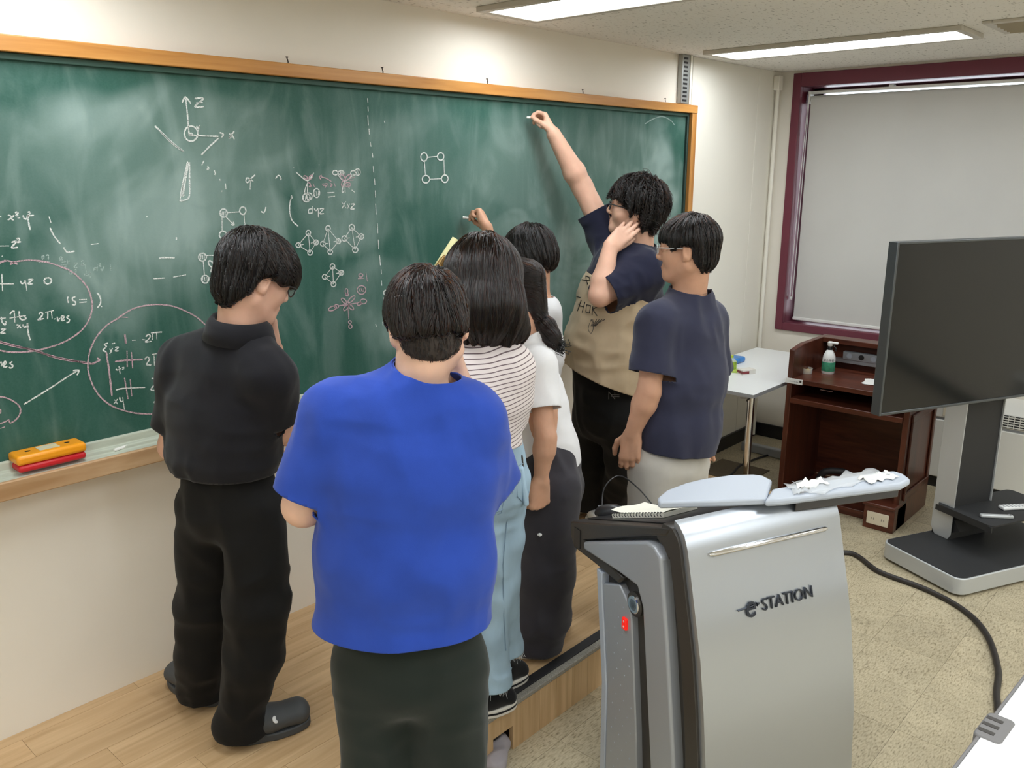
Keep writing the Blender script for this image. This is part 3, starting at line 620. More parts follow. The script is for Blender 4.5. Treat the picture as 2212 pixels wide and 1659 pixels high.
# ================================================================== lectern console ("e STATION")
M_silver = mat('silver_lacquer', srgb(186, 192, 200), 0.33, metal=0.8, spec=0.5, coat=0.15)
M_sgrey = mat('satin_grey_plastic', srgb(172, 176, 182), 0.38, metal=0.3)
M_lgrey = mat('pale_grey_plastic', srgb(184, 192, 204), 0.35, spec=0.45)
M_dark = mat('dark_brown_grey_plastic', srgb(58, 54, 50), 0.35, spec=0.5)
M_blackp = mat('black_plastic', (0.018, 0.018, 0.02), 0.35)
M_chrome = mat('chrome', (0.72, 0.72, 0.73), 0.14, metal=1.0)
M_white = mat('white_laminate', srgb(238, 240, 240), 0.35, spec=0.45)
M_paper = mat('white_paper', srgb(240, 240, 236), 0.8)
pod = empty('lectern_console', (1.7376, 0.9113, 0), 'silver electronic lectern with the lettering e STATION, in the foreground', 'lectern')
pod.rotation_euler = (0, 0, math.atan2(-0.3746, 0.9272))
W = 0.515
side = lambda h0, h1: (lambda u, v, h: (h0 + (h1 - h0) * h, u, v))
front = [(-0.05, 0.05), (-0.042, 0.2), (-0.026, 0.418), (-0.006, 0.56), (0.018, 0.693), (0.052, 0.82), (0.080, 0.922), (0.092, 0.965), (0.108, 0.998), (0.130, 1.018), (0.152, 1.026)]
inner = [(p[0] + 0.022, p[1]) for p in front[:-3]] + [(0.124, 0.985), (0.138, 1.0), (0.152, 1.006)]
MB().prism(front + inner[::-1], 0, 1, side(-0.004, W)).done('front_panel', M_silver, pod, smooth=True)
# dark frame just behind the front panel
fr1 = [(p[0] + 0.022, p[1]) for p in front[:-3]] + [(0.124, 0.985), (0.150, 1.006), (0.190, 1.004)]
fr2 = [(p[0] + 0.075, p[1]) for p in front[:-4]] + [(0.158, 0.915), (0.18, 0.94), (0.215, 0.955)]
MB().prism(fr1 + fr2[::-1], 0, 1, side(-0.012, W + 0.008)).done('edge_frame', M_dark, pod, bevel=0.006)
# core, lower side panels, upper side panels
MB().prism([(0.0, 0.05), (0.44, 0.05), (0.45, 0.38), (0.49, 0.735), (0.60, 0.76), (0.63, 0.81), (0.2, 0.97), (0.12, 0.9), (0.04, 0.56)], 0, 1, side(0.012, W - 0.012)).done('core', M_dark, pod)
for (a, b_) in ((-0.010, 0.02), (W - 0.02, W + 0.010)):
    MB().prism([(0.252, 0.05), (0.43, 0.05), (0.432, 0.38), (0.474, 0.70), (0.385, 0.738), (0.335, 0.700), (0.318, 0.66), (0.275, 0.32)], 0, 1, side(a, b_)).done('lower_side_panel', M_sgrey, pod, bevel=0.004)
    MB().prism([(0.43, 0.05), (0.455, 0.05), (0.458, 0.38), (0.504, 0.738), (0.474, 0.735), (0.474, 0.70), (0.432, 0.38)], 0, 1, side(a - 0.004, b_)).done('back_corner_strip', M_lgrey, pod, bevel=0.003)
    MB().prism([(0.060, 0.05), (0.150, 0.05), (0.184, 0.27), (0.252, 0.735), (0.281, 0.784), (0.37, 0.784), (0.57, 0.772), (0.572, 0.797), (0.248, 0.931), (0.212, 0.932), (0.18, 0.912), (0.135, 0.68), (0.082, 0.35)], 0, 1, side(a - 0.012, b_)).done('upper_side_panel', M_sgrey, pod, bevel=0.008, seg=3)
# black sloping desk
MB().prism([(0.152, 1.006), (0.668, 0.825), (0.660, 0.775), (0.64, 0.748), (0.52, 0.748), (0.385, 0.742), (0.36, 0.77), (0.57, 0.80), (0.25, 0.945), (0.17, 0.975)], 0, 1, side(-0.014, W + 0.014)).done('desk_body', M_dark, pod, bevel=0.006)
dk = lambda x, y, up=0.0: (x, y, 1.006 - (y - 0.152) * (0.181 / 0.516) + up)
MB().prism([(0.03, 0.2), (W - 0.03, 0.2), (W - 0.03, 0.63), (0.03, 0.63)], 0.0005, 0.004, lambda u, v, h: dk(u, v, h)).done('desk_pad', M_blackp, pod, bevel=0.001)
MB().prism([(0.0, 0.10), (0.05, 0.10), (0.05, 0.16), (0.0, 0.16)], -0.0005, 0.002, lambda u, v, h: (-0.0145 - h, 0.60 + u * 0.7, 0.66 + v)).done('side_socket', M_blackp, pod)
# knob in the dark band, red switch, chrome strip
kx, ky, kz = -0.004, 0.285, 0.735
MB().lathe([(0.036, 0.0), (0.036, 0.010), (0.030, 0.010), (0.030, 0.004)], (-0.012, 0.303, 0.716), 28, ax=0).done('speaker_cup', M_dark, pod, smooth=True)
for r_ in (0.024, 0.017, 0.010):
    MB().lathe([(r_, -0.002), (r_ + 0.002, 0.0), (r_ + 0.002, 0.004), (r_, 0.006)], (-0.016, 0.303, 0.716), 24, ax=0).done('speaker_ring', M_chrome, pod, smooth=True)
rs = MB().box((-0.018, 0.334, 0.618), (-0.008, 0.356, 0.652)).done('rocker_switch', emit('red_lit_switch', (1.0, 0.02, 0.01), 0.25), pod, bevel=0.002)
MB().box((-0.0186, 0.343, 0.640), (-0.0178, 0.347, 0.646)).done('switch_mark', M_white, rs); MB().lathe([(0.003, 0), (0.003, 0.0006)], (-0.0186, 0.345, 0.627), 10, ax=0).done('switch_mark', M_white, rs)
sx = lambda z: float(np.interp(z, [p[1] for p in front], [p[0] for p in front]))
MB().tube([(0.058, sx(0.946) - 0.002, 0.946), (0.07, sx(0.946) - 0.003, 0.946), (0.45, sx(0.942) - 0.003, 0.942), (0.462, sx(0.942) - 0.002, 0.942)], [0.004, 0.008, 0.008, 0.004], 10).done('chrome_strip', M_chrome, pod, smooth=True)
# perforations in the lower side panel: tiny light dots
b = MB()
for i in range(3):
    for k in range(15):
        yy = 0.40 - i * 0.040 - (k % 2) * 0.018; zz = 0.09 + k * 0.042
        if yy < 0.275 + (zz - 0.32) * 0.126 + 0.018: continue
        b.lathe([(0.0022, 0), (0.0022, 0.0008)], (-0.0112, yy, zz), 6, ax=0)
pf = b.done('perforation', M_lgrey, pod); pf['kind'] = 'stuff'
# lettering
M_let = mat('dark_raised_letters', srgb(58, 62, 70), 0.25, metal=0.5)
def text(body, size, parent, m, M, ext=0.002, name='lettering', shear=0.0, align='LEFT', sx_=1.0):
    cu = bpy.data.curves.new(name, 'FONT'); cu.body = body; cu.size = size; cu.extrude = ext; cu.shear = shear; cu.align_x = align
    cu.resolution_u = 3
    ob = bpy.data.objects.new(name, cu); COL.objects.link(ob)
    dg = bpy.context.evaluated_depsgraph_get(); me = bpy.data.meshes.new_from_object(ob.evaluated_get(dg)); bpy.data.objects.remove(ob)
    me.transform(Matrix.Scale(sx_, 4, (1, 0, 0))); me.transform(M)
    me.materials.clear(); o = link(name, me, parent, mats=[m]); return o
tl = math.atan2(sx(0.82) - sx(0.72), 0.10)
def onfront(x, z): return Matrix.Translation((x, sx(z) - 0.0022, z)) @ Matrix.Rotation(math.radians(90) - tl, 4, 'X')
t1 = text('STATION', 0.046, pod, M_let, onfront(0.207, 0.775), 0.003, shear=0.0, sx_=0.93); t1['label'] = 'dark raised lettering STATION'
t2 = text('e', 0.088, pod, M_let, onfront(0.148, 0.768), 0.003, shear=0.15, sx_=0.9); t2['label'] = 'dark raised letter e'
MB().tube([(0.128, sx(0.792) - 0.003, 0.792), (0.196, sx(0.796) - 0.003, 0.796)], 0.0022, 6).tube([(0.190, sx(0.796) - 0.003, 0.796), (0.204, sx(0.797) - 0.003, 0.797)], [0.006, 0.0005], 6).done('arrow_mark', M_let, pod)
# lids
MB().prism([(-0.004, 0.218), (0.0, 0.232), (0.013, 0.249), (0.063, 0.281), (0.141, 0.302), (0.211, 0.308), (0.298, 0.298), (0.36, 0.275), (0.378, 0.255), (0.376, 0.215), (0.268, 0.118), (0.13, 0.165)], 0, 0.02, lambda u, v, h: (u, v, 1.032 + h + 0.01 * (v - 0.2))).done('lid', M_lgrey, pod, bevel=0.006, seg=3)
MB().prism([(0.255, 0.11), (0.30, 0.096), (0.68, 0.036), (0.735, 0.052), (0.752, 0.09), (0.748, 0.122), (0.703, 0.134), (0.331, 0.165)], 0, 0.022, lambda u, v, h: (u, v, 1.030 + h)).done('slide_out_lid', M_lgrey, pod, bevel=0.008, seg=3)
MB().prism([(0.36, 0.105), (0.70, 0.058), (0.705, 0.10), (0.40, 0.14)], 0, 0.03, lambda u, v, h: (u, v, 1.000 + h)).done('lid_rail', M_dark, pod, bevel=0.003)
podM = Matrix.Translation(pod.location) @ Matrix.Rotation(pod.rotation_euler.z, 4, 'Z')
def pw(x, y, z): return podM @ Vector((x, y, z))
# things on the lectern: each its own thing, placed on the desk
def crumple(name, x0, x1, y0, y1, z, amp, m, label, cat, seed, nx=14, ny=8, group=None):
    rg = np.random.default_rng(seed); V, F = [], []
    for j in range(ny):
        for i in range(nx):
            e = 0.010 * rg.normal() if i in (0, nx - 1) or j in (0, ny - 1) else 0
            p = pw(x0 + (x1 - x0) * i / (nx - 1) + e, y0 + (y1 - y0) * j / (ny - 1) + e, z + 0.002 + amp * abs(rg.normal()) * (0.4 + 0.6 * (i in (0, nx - 1))))
            V.append(tuple(p))
    for j in range(ny - 1):
        for i in range(nx - 1): a = j * nx + i; F.append((a, a + 1, a + nx + 1, a + nx))
    V = np.array(V); c = V.mean(0); c[2] = V[:, 2].min()
    o = link(name, fastmesh(name, V - c, F), None, c, [m], True)
    so = o.modifiers.new('solid', 'SOLIDIFY'); so.thickness = 0.0008; return tag(o, label, cat, group)
def film_mat():
    m = bpy.data.materials.new('clear_film'); m.use_nodes = True; b = m.node_tree.nodes['Principled BSDF']
    b.inputs['Base Color'].default_value = (0.9, 0.93, 0.95, 1); b.inputs['Roughness'].default_value = 0.15; b.inputs['Alpha'].default_value = 0.35
    return m
crumple('plastic_film', 0.36, 0.70, 0.085, 0.155, 1.0525, 0.003, film_mat(), 'torn clear plastic film lying on the open lectern lid', 'plastic film', 3)
crumple('paper_scrap', 0.40, 0.50, 0.125, 0.165, 1.0535, 0.004, M_paper, 'torn white paper scrap at the middle of the lectern lid', 'paper', 4, 9, 6)
crumple('paper_scrap', 0.60, 0.71, 0.07, 0.12, 1.053, 0.002, M_paper, 'white paper strip taped near the right end of the lectern lid', 'paper', 5, 9, 6)
sl_ = math.atan2(-0.181, 0.516)
def desk_frame(x, y, up, rot=0):
    p = pw(*dk(x, y, up)); return Matrix.Translation(p) @ Matrix.Rotation(pod.rotation_euler.z, 4, 'Z') @ Matrix.Rotation(sl_, 4, 'X') @ Matrix.Rotation(math.radians(rot), 4, 'Z')
nb = empty('notebook', (0, 0, 0), 'open-top white spiral notebook on the black lectern desk', 'notebook'); nb.matrix_world = desk_frame(0.135, 0.43, 0.0045, 12)
M_page = mat('notebook_pages', srgb(246, 244, 230), 0.8)
MB().box((-0.072, -0.105, 0), (0.072, 0.105, 0.013)).done('pages', M_page, nb, bevel=0.001)
V, F = [], []
for j in range(9):
    for i in range(7):
        V.append((-0.072 + 0.144 * i / 6, -0.105 + 0.21 * j / 8, 0.0145 + 0.012 * max(0, (j - 5) / 3) ** 2 + 0.003 * math.sin(i)))
for j in range(8):
    for i in range(6): a = j * 7 + i; F.append((a, a + 1, a + 8, a + 7))
link('cover_page', fastmesh('cover_page', V, F), nb, mats=[M_page], smooth=True)
for k in range(18):
    MB().tube([(-0.076 , -0.1 + k * 0.0118, 0.004), (-0.080, -0.1 + k * 0.0118, 0.010), (-0.076, -0.1 + k * 0.0118, 0.017), (-0.070, -0.1 + k * 0.0118, 0.015)], 0.0012, 5).done('coil', M_blackp, nb)
ms = empty('computer_mouse', (0, 0, 0), 'black computer mouse at the rear corner of the lectern desk', 'mouse'); ms.matrix_world = desk_frame(0.105, 0.625, 0.004, 30)
b = MB(); b.lathe([(0.001, 0.0), (0.031, 0.0), (0.032, 0.008), (0.028, 0.02), (0.018, 0.029), (0.001, 0.032)], (0, 0, 0), 20); bmesh.ops.scale(b.b, verts=b.b.verts, vec=(1, 1.6, 1)); b.done('shell', M_blackp, ms, smooth=True)
MB().box((-0.002, 0.02, 0.026), (0.002, 0.036, 0.030)).done('wheel', M_sgrey, ms, bevel=0.001)
p0 = [pw(*dk(0.10, 0.66, 0.012)), pw(0.13, 0.70, 0.90), pw(0.20, 0.72, 0.925), pw(0.26, 0.70, 0.88), pw(*dk(0.29, 0.66, 0.006))]
o = MB().tube(spline(p0, 6), 0.0022, 6).done('mouse_cable', M_blackp, None, p0[0], loc=p0[0], smooth=True); tag(o, 'thin black mouse cable looping up behind the lectern desk', 'cable')

# ================================================================== television on its stand
M_screen = mat('tv_screen', (0.008, 0.009, 0.010), 0.10, spec=0.45)
M_bezel = mat('tv_bezel', srgb(88, 92, 94), 0.35, metal=0.5)
M_tvblack = mat('black_textured_metal', (0.022, 0.023, 0.025), 0.6, bump=0.2, bscale=400)
M_alum = mat('silver_painted_metal', srgb(198, 202, 204), 0.4, metal=0.3)
tvo = V3(3.975, 0.855, 0); a = math.radians(116); tu = V3(math.sin(a), math.cos(a), 0); tw = V3(-tu[1], tu[0], 0)
tv = empty('tv_stand', tvo, 'silver and black television stand with a low slab base', 'tv stand'); tv.rotation_euler = (0, 0, math.atan2(tu[1], tu[0]))
def rrect(x0, y0, x1, y1, r, n=6):
    out = []
    for (cx, cy, s) in ((x1 - r, y0 + r, -90), (x1 - r, y1 - r, 0), (x0 + r, y1 - r, 90), (x0 + r, y0 + r, 180)):
        for k in range(n + 1):
            t = math.radians(s + 90 * k / n); out.append((cx + r * math.cos(t), cy + r * math.sin(t)))
    return out
flat = lambda u, v, h: (u, v, h)
MB().prism(rrect(0, 0, 0.86, 0.47, 0.05), 0.012, 0.092, flat).done('base_slab', M_alum, tv, bevel=0.004)
MB().prism(rrect(0.008, 0.008, 0.852, 0.462, 0.045), 0.0921, 0.0945, flat).done('base_top', M_tvblack, tv)
MB().box((0.66, -0.0015, 0.045), (0.70, 0.001, 0.058)).done('badge', M_red, tv)
for x in (0.06, 0.80):
    for y in (0.06, 0.41): MB().lathe([(0.02, 0.0), (0.02, 0.012)], (x, y, 0), 12).done('foot', M_blackp, tv)
CXa, CXb = 0.31, 0.57
for xx in ((CXa, CXa + 0.006), (CXb - 0.006, CXb)):
    MB().prism([(0.35, 0.0946), (0.43, 0.0946), (0.455, 0.13), (0.455, 1.3), (0.335, 1.3), (0.335, 0.125)], 0, 1, lambda u, v, h: (xx[0] + (xx[1] - xx[0]) * h, u, v)).done('column_cheek', M_alum, tv, bevel=0.002)
MB().box((CXa + 0.006, 0.345, 0.0946), (CXb - 0.006, 0.45, 1.3)).done('column', M_tvblack, tv)
sh = MB().prism(rrect(0.285, 0.10, 0.80, 0.42, 0.03), 0.262, 0.268, flat).done('shelf', M_tvblack, tv)
MB().prism([(0.10, 0.262), (0.34, 0.262), (0.34, 0.20), (0.30, 0.15), (0.34, 0.13), (0.345, 0.26), (0.1, 0.2615)], 0, 1, lambda u, v, h: (CXa + 0.02 + 0.2 * h, u, v)).done('shelf_bracket', M_tvblack, tv)
MB().box((0.285, 0.10, 0.235), (0.291, 0.42, 0.262)).done('shelf_lip', M_tvblack, tv)
tvM = Matrix.Translation(tvo.tolist()) @ Matrix.Rotation(tv.rotation_euler.z, 4, 'Z')
def tvw(x, y, z): return tvM @ Vector((x, y, z))
pl0 = tvo + tw * 0.245
def on_tv(px, py):
    d = ray(px, py); t = ((pl0 - CAM) @ tw) / (d @ tw); p = CAM + d * t - tvo; return p @ tu, p[2]
(xa, za), (xb, zb) = on_tv(1900, 893), on_tv(1944, 528)
xl = 0.5 * (xa + xb); TVW = 2 * (0.44 - xl)
set_ = empty('television', tvw(0.44, 0.30, za), 'large flat black television facing the class on the stand', 'television'); set_.rotation_euler = tv.rotation_euler
hw, hh = TVW / 2, zb - za
MB().box((-hw, -0.055, 0), (hw, -0.045, hh)).done('screen', M_screen, set_)
b = MB().box((-hw - 0.012, -0.060, -0.012), (-hw, -0.01, hh + 0.010)).box((hw, -0.060, -0.012), (hw + 0.012, -0.01, hh + 0.010)).box((-hw, -0.060, hh), (hw, -0.01, hh + 0.010)).box((-hw, -0.060, -0.012), (hw, -0.01, 0))
b.done('bezel', M_bezel, set_, bevel=0.002)
MB().box((-hw, -0.044, 0), (hw, -0.012, hh)).box((-hw * 0.6, -0.012, hh * 0.15), (hw * 0.6, 0.03, hh * 0.7)).done('back_shell', M_blackp, set_)
def remote(x, y, rot, l, w, m, label, keys):
    e = empty('remote_control', tvw(x, y, 0.2682), label, 'remote control'); e.rotation_euler = (0, 0, tv.rotation_euler.z + math.radians(rot))
    MB().box((-w / 2, -l / 2, 0), (w / 2, l / 2, 0.016)).done('case', m, e, bevel=0.005)
    for i in range(keys):
        for j in range(3): MB().lathe([(0.004, 0), (0.004, 0.002)], ((j - 1) * w * 0.28, -l * 0.4 + i * l * 0.8 / max(keys - 1, 1), 0.0155), 8).done('key', M_sgrey, e)
remote(0.40, 0.17, 62, 0.15, 0.025, M_alum, 'slim silver remote control on the tv stand shelf, nearer the front', 1)
remote(0.58, 0.22, 75, 0.14, 0.045, M_white, 'white remote control with grey keys on the tv stand shelf', 7)

# ================================================================== brown wooden desk by the window
M_ma = wood('mahogany', srgb(70, 35, 25), srgb(102, 54, 38), 3.0, 1, 0.3, 60, 0.45, 0.04); M_mav = wood('mahogany_upright', srgb(68, 34, 24), srgb(98, 52, 36), 3.0, 2, 0.3, 60, 0.45, 0.04)
dx0, dx1, dy0, dy1, dh = 4.56, 5.06, 1.325, 2.005, 0.925
dsk = empty('wooden_desk', (dx0, dy0, 0), 'dark red-brown wooden teacher desk with open shelves under the window', 'desk'); db = V3(dx0, dy0, 0)
sp_ = [(dx0, 0.0), (dx1, 0.0), (dx1, dh), (dx0 + 0.14, dh), (dx0 + 0.015, dh - 0.02)]
MB().prism(sp_, dy1 - 0.03, dy1, lambda u, v, h: (u, h, v)).done('side_panel', M_mav, dsk, db, bevel=0.003)
MB().prism([(dx0, 0.0), (dx1, 0.0), (dx1, dh), (dx0 + 0.14, dh), (dx0 + 0.015, dh - 0.02)], dy0, dy0 + 0.03, lambda u, v, h: (u, h, v)).done('side_panel', M_mav, dsk, db, bevel=0.003)
MB().box((dx0 + 0.05, dy0 - 0.012, 0.16), (dx1 - 0.05, dy0, 0.20)).box((dx0 + 0.05, dy0 - 0.012, 0.60), (dx1 - 0.05, dy0, 0.64)).box((dx0 + 0.05, dy0 - 0.012, 0.2), (dx0 + 0.08, dy0, 0.6)).box((dx1 - 0.08, dy0 - 0.012, 0.2), (dx1 - 0.05, dy0, 0.6)).done('side_moulding', M_mav, dsk, db, bevel=0.004)
MB().box((dx1 - 0.02, dy0 + 0.03, 0.05), (dx1, dy1 - 0.03, dh)).done('back_panel', M_ma, dsk, db)
MB().box((dx0 + 0.01, dy0 + 0.03, 0.715), (dx1 - 0.02, dy1 - 0.03, 0.742)).done('desk_shelf', M_ma, dsk, db, bevel=0.003)
MB().box((dx0, dy0 + 0.03, 0.600), (dx1 - 0.02, dy1 - 0.03, 0.630)).done('middle_shelf', M_ma, dsk, db, bevel=0.003)
MB().box((dx1 - 0.10, dy0 + 0.03, dh - 0.03), (dx1 - 0.02, dy1 - 0.03, dh)).done('top_rail', M_ma, dsk, db, bevel=0.003)
MB().box((dx1 - 0.06, dy0 + 0.03, 0.78), (dx1 - 0.021, dy1 - 0.03, 0.80)).done('cable_ledge', M_sgrey, dsk, db)
MB().box((dx0 + 0.05, dy0 + 0.16, 0.0), (dx1 - 0.02, dy1 - 0.03, 0.045)).done('plinth', M_ma, dsk, db, bevel=0.003)
fb = MB().box((dx0 - 0.05, dy0, 0.0), (dx0 + 0.14, dy0 + 0.16, 0.13)).done('foot_block', M_ma, dsk, db, bevel=0.004)
MB().box((dx0 - 0.062, dy0 - 0.004, 0.13), (dx0 + 0.14, dy0 + 0.168, 0.15)).done('foot_block_cap', M_ma, dsk, db, bevel=0.006)
M_ivory = mat('ivory_plastic', srgb(226, 216, 194), 0.4)
so_ = MB().box((dx0 - 0.057, dy0 + 0.025, 0.03), (dx0 - 0.049, dy0 + 0.14, 0.10)).done('wall_socket', M_ivory, dsk, db, bevel=0.003); so_['label'] = 'ivory double socket plate'
for k in (0, 1):
    y = dy0 + 0.055 + 0.053 * k
    for q in (-0.006, 0.006): MB().box((dx0 - 0.0578, y + q - 0.001, 0.058), (dx0 - 0.0565, y + q + 0.001, 0.070)).done('socket_slot', M_blackp, so_, db)
for y in (1.45, 1.78): MB().tube([(dx0 + 0.03, y - 0.035, 0.70), (dx0 + 0.03, y + 0.035, 0.70)], 0.003, 6).done('drawer_pull', M_chrome, dsk, db)
# label strip on the shelf edge
lp = on_x(1716, 813, dx0 + 0.008)
MB().box((dx0 + 0.003, lp[1] - 0.05, 0.714), (dx0 + 0.009, lp[1] + 0.05, 0.743)).done('name_strip', M_white, dsk, db)
for k in range(6): MB().box((dx0 + 0.0022, lp[1] - 0.028 + k * 0.009, 0.724), (dx0 + 0.003, lp[1] - 0.022 + k * 0.009, 0.729)).done('strip_print', M_sgrey, dsk, db)
MB().box((dx0 + 0.0022, lp[1] - 0.046, 0.726), (dx0 + 0.003, lp[1] - 0.034, 0.738)).done('strip_print', M_dark, dsk, db)
# power strip at the back of the desk
ps = empty('power_strip', (dx1 - 0.045, 1.62, 0.80), 'grey power strip with plugs at the back of the wooden desk', 'power strip')
MB().box((-0.02, -0.2, 0), (0.012, 0.24, 0.05)).done('body', M_sgrey, ps, bevel=0.004)
for k in range(6): MB().lathe([(0.016, 0), (0.016, 0.004)], (-0.024, -0.15 + 0.07 * k, 0.026), 12, ax=0).done('outlet', M_lgrey if k % 2 else M_blackp, ps)
MB().box((-0.05, -0.16, 0.005), (-0.024, -0.12, 0.045)).done('plug', M_white, ps, bevel=0.004)
MB().box((-0.05, -0.02, 0.005), (-0.024, 0.02, 0.045)).done('plug', M_blackp, ps, bevel=0.004)
# spray bottle
sb = on_z(1788, 806, 0.742)
bot = empty('spray_bottle', (sb[0], sb[1], 0.742), 'white pump bottle with a green label on the wooden desk shelf', 'bottle')
M_bot = mat('white_bottle', srgb(240, 242, 240), 0.35)
MB().lathe([(0.001, 0), (0.034, 0), (0.036, 0.004), (0.036, 0.085), (0.033, 0.105), (0.022, 0.130), (0.013, 0.142), (0.013, 0.150), (0.001, 0.15)], (0, 0, 0), 28).done('body', M_bot, bot, smooth=True)
MB().lathe([(0.0364, 0.016), (0.0368, 0.018), (0.0368, 0.068), (0.0364, 0.07)], (0, 0, 0), 28).done('label_band', mat('green_label', srgb(70, 158, 122), 0.5, var=0.3, vscale=40), bot, smooth=True)
MB().lathe([(0.015, 0.140), (0.0155, 0.150), (0.012, 0.160), (0.001, 0.162)], (0, 0, 0), 20).done('collar', M_blackp, bot, smooth=True)
MB().lathe([(0.012, 0.160), (0.016, 0.168), (0.016, 0.185), (0.010, 0.188)], (0, 0, 0), 16).box((-0.012, -0.045, 0.176), (0.012, 0.006, 0.187)).done('pump_head', M_bot, bot, bevel=0.003)
MB().tube([(0, -0.02, 0.165), (0, -0.035, 0.15), (0, -0.034, 0.135)], 0.004, 6).done('trigger', M_blackp, bot, smooth=True)
def around(body, size, m, z, n0, name, R=0.0372, yaw_c=None):
    cu = bpy.data.curves.new(name, 'FONT'); cu.body = body; cu.size = size; cu.align_x = 'CENTER'; cu.resolution_u = 2
    ob = bpy.data.objects.new(name, cu); COL.objects.link(ob); dg = bpy.context.evaluated_depsgraph_get(); me = bpy.data.meshes.new_from_object(ob.evaluated_get(dg)); bpy.data.objects.remove(ob)
    me.materials.clear()
    face = math.atan2(-(sb[1]), -(sb[0]))
    for v in me.vertices:
        t = face + v.co.x / R; v.co = Vector((R * math.cos(t), R * math.sin(t), z + v.co.y))
    return link(name, me, bot, mats=[m])
around('\uc6a9\uc18c\ub3c5\uc6a9', 0.017, M_blackp, 0.076, 0, 'korean_print')
# sticky tape in a clear cup, papers
tp = on_z(1742, 806, 0.742)
cp = empty('tape_dish', (tp[0], tp[1], 0.742), 'small clear dish with a roll of yellow tape on the desk shelf', 'tape')
MB().lathe([(0.014, 0), (0.024, 0), (0.024, 0.018), (0.014, 0.018)], (0, 0, 0.004), 20).done('tape_roll', mat('yellow_tape', srgb(214, 178, 70), 0.4), cp, smooth=True)
MB().lathe([(0.030, 0.0), (0.031, 0.0), (0.033, 0.032), (0.0322, 0.032), (0.0305, 0.003)], (0, 0, 0), 24).done('dish', film_mat(), cp, smooth=True)
pp = on_z(1885, 828, 0.742)
for k in range(3):
    o = MB().box((-0.07, -0.10, 0), (0.07, 0.10, 0.0012)).done('paper_sheet', M_paper, None, loc=(pp[0] + 0.03, pp[1] - 0.05 , 0.7422 + 0.0014 * k)); o.rotation_euler = (0, 0, 0.15 * k)
    tag(o, 'loose white sheet of a small pile on the desk shelf behind the television', 'paper', 'sheets on the wooden desk')

# ================================================================== white table in the corner
tf = on_z(1628, 853, 0.70); tx0, ty0, tz = tf[0], tf[1], 0.70
tab = empty('white_table', (tx0, ty0, 0), 'white flip-top table with chrome leg standing in the corner by the board', 'table'); tbv = V3(tx0, ty0, 0)
MB().box((tx0, ty0, tz - 0.022), (tx0 + 1.2, 2.62, tz)).done('table_top', M_white, tab, tbv, bevel=0.002)
MB().box((tx0 - 0.001, ty0 - 0.001, tz - 0.021), (tx0 + 1.201, ty0, tz - 0.002)).box((tx0 - 0.001, ty0, tz - 0.021), (tx0, 2.62, tz - 0.002)).done('edge_band', M_sgrey, tab, tbv)
lg = on_y(1613, 1000, ty0 + 0.09); lx, ly = lg[0], ty0 + 0.09
MB().tube([(lx, ly, 0.06), (lx, ly, tz - 0.05)], 0.021, 16).done('leg', M_chrome, tab, tbv, smooth=True)
MB().tube([(lx, ly, tz - 0.055), (lx - 0.06, ly + 0.03, tz - 0.045)], 0.018, 12).box((lx - 0.08, ly - 0.02, tz - 0.05), (lx + 0.02, ly + 0.05, tz - 0.022)).done('hinge', M_sgrey, tab, tbv, smooth=False)
MB().tube([(lx - 0.03, ly - 0.01, tz - 0.05), (lx - 0.09, ly - 0.02, tz - 0.06)], 0.006, 8).done('lever', M_blackp, tab, tbv)
MB().box((lx - 0.025, ly - 0.05, 0.05), (lx + 0.025, 2.60, 0.085)).done('foot_bar', M_sgrey, tab, tbv, bevel=0.008)
for y in (ly - 0.03, 2.575):
    cst = MB().tube([(lx - 0.014, y, 0.03), (lx + 0.014, y, 0.03)], 0.03, 18).done('caster', M_blackp, tab, tbv, smooth=True)
    MB().tube([(lx - 0.016, y, 0.03), (lx + 0.016, y, 0.03)], 0.014, 12).done('hub', M_sgrey, cst, tbv * 0, smooth=True).location = tuple(-tbv)
lx2 = tx0 + 1.05
MB().tube([(lx2, ly, 0.06), (lx2, ly, tz - 0.022)], 0.021, 16).done('leg', M_chrome, tab, tbv, smooth=True)
MB().box((lx2 - 0.025, ly - 0.05, 0.0), (lx2 + 0.025, 2.60, 0.06)).done('foot_bar', M_sgrey, tab, tbv, bevel=0.008)
# things on the table
def put(px, py): q = on_z(px, py, tz); return V3(q[0], q[1], tz)
q = put(1578, 800)
gb = empty('green_bottle', q, 'small clear bottle with a bright green label on the corner table', 'bottle')
MB().lathe([(0.001, 0), (0.032, 0), (0.034, 0.01), (0.034, 0.06), (0.018, 0.075), (0.012, 0.078), (0.012, 0.085), (0.001, 0.085)], (0, 0, 0), 20).done('body', film_mat(), gb, smooth=True)
MB().lathe([(0.0345, 0.012), (0.0348, 0.014), (0.0348, 0.055), (0.0345, 0.057)], (0, 0, 0), 20).done('label_band', mat('lime_label', srgb(160, 190, 60), 0.5, var=0.4, vscale=50), gb, smooth=True)
MB().lathe([(0.014, 0.08), (0.014, 0.095), (0.001, 0.096)], (0, 0, 0), 14).done('cap', mat('lime_cap', srgb(190, 210, 70), 0.4), gb, smooth=True)
q = put(1590, 790) + V3(0.03, 0.06, 0)
o = MB().box((-0.07, -0.05, 0), (0.07, 0.05, 0.035)).done('wipes_pack', mat('blue_pack', srgb(52, 128, 200), 0.35, var=0.25, vscale=25), None, loc=q + V3(0.05, 0, 0), bevel=0.014, seg=3); tag(o, 'blue soft pack of wipes on the corner table', 'pack')
q = put(1588, 803)
o = MB().box((-0.035, -0.025, 0), (0.035, 0.025, 0.012)).done('sticky_notes', mat('lime_paper', srgb(182, 206, 96), 0.7), None, loc=q, bevel=0.002); o.rotation_euler = (0, 0, 0.4); tag(o, 'lime green note pad lying before the small bottle', 'note pad')
q = put(1612, 807)
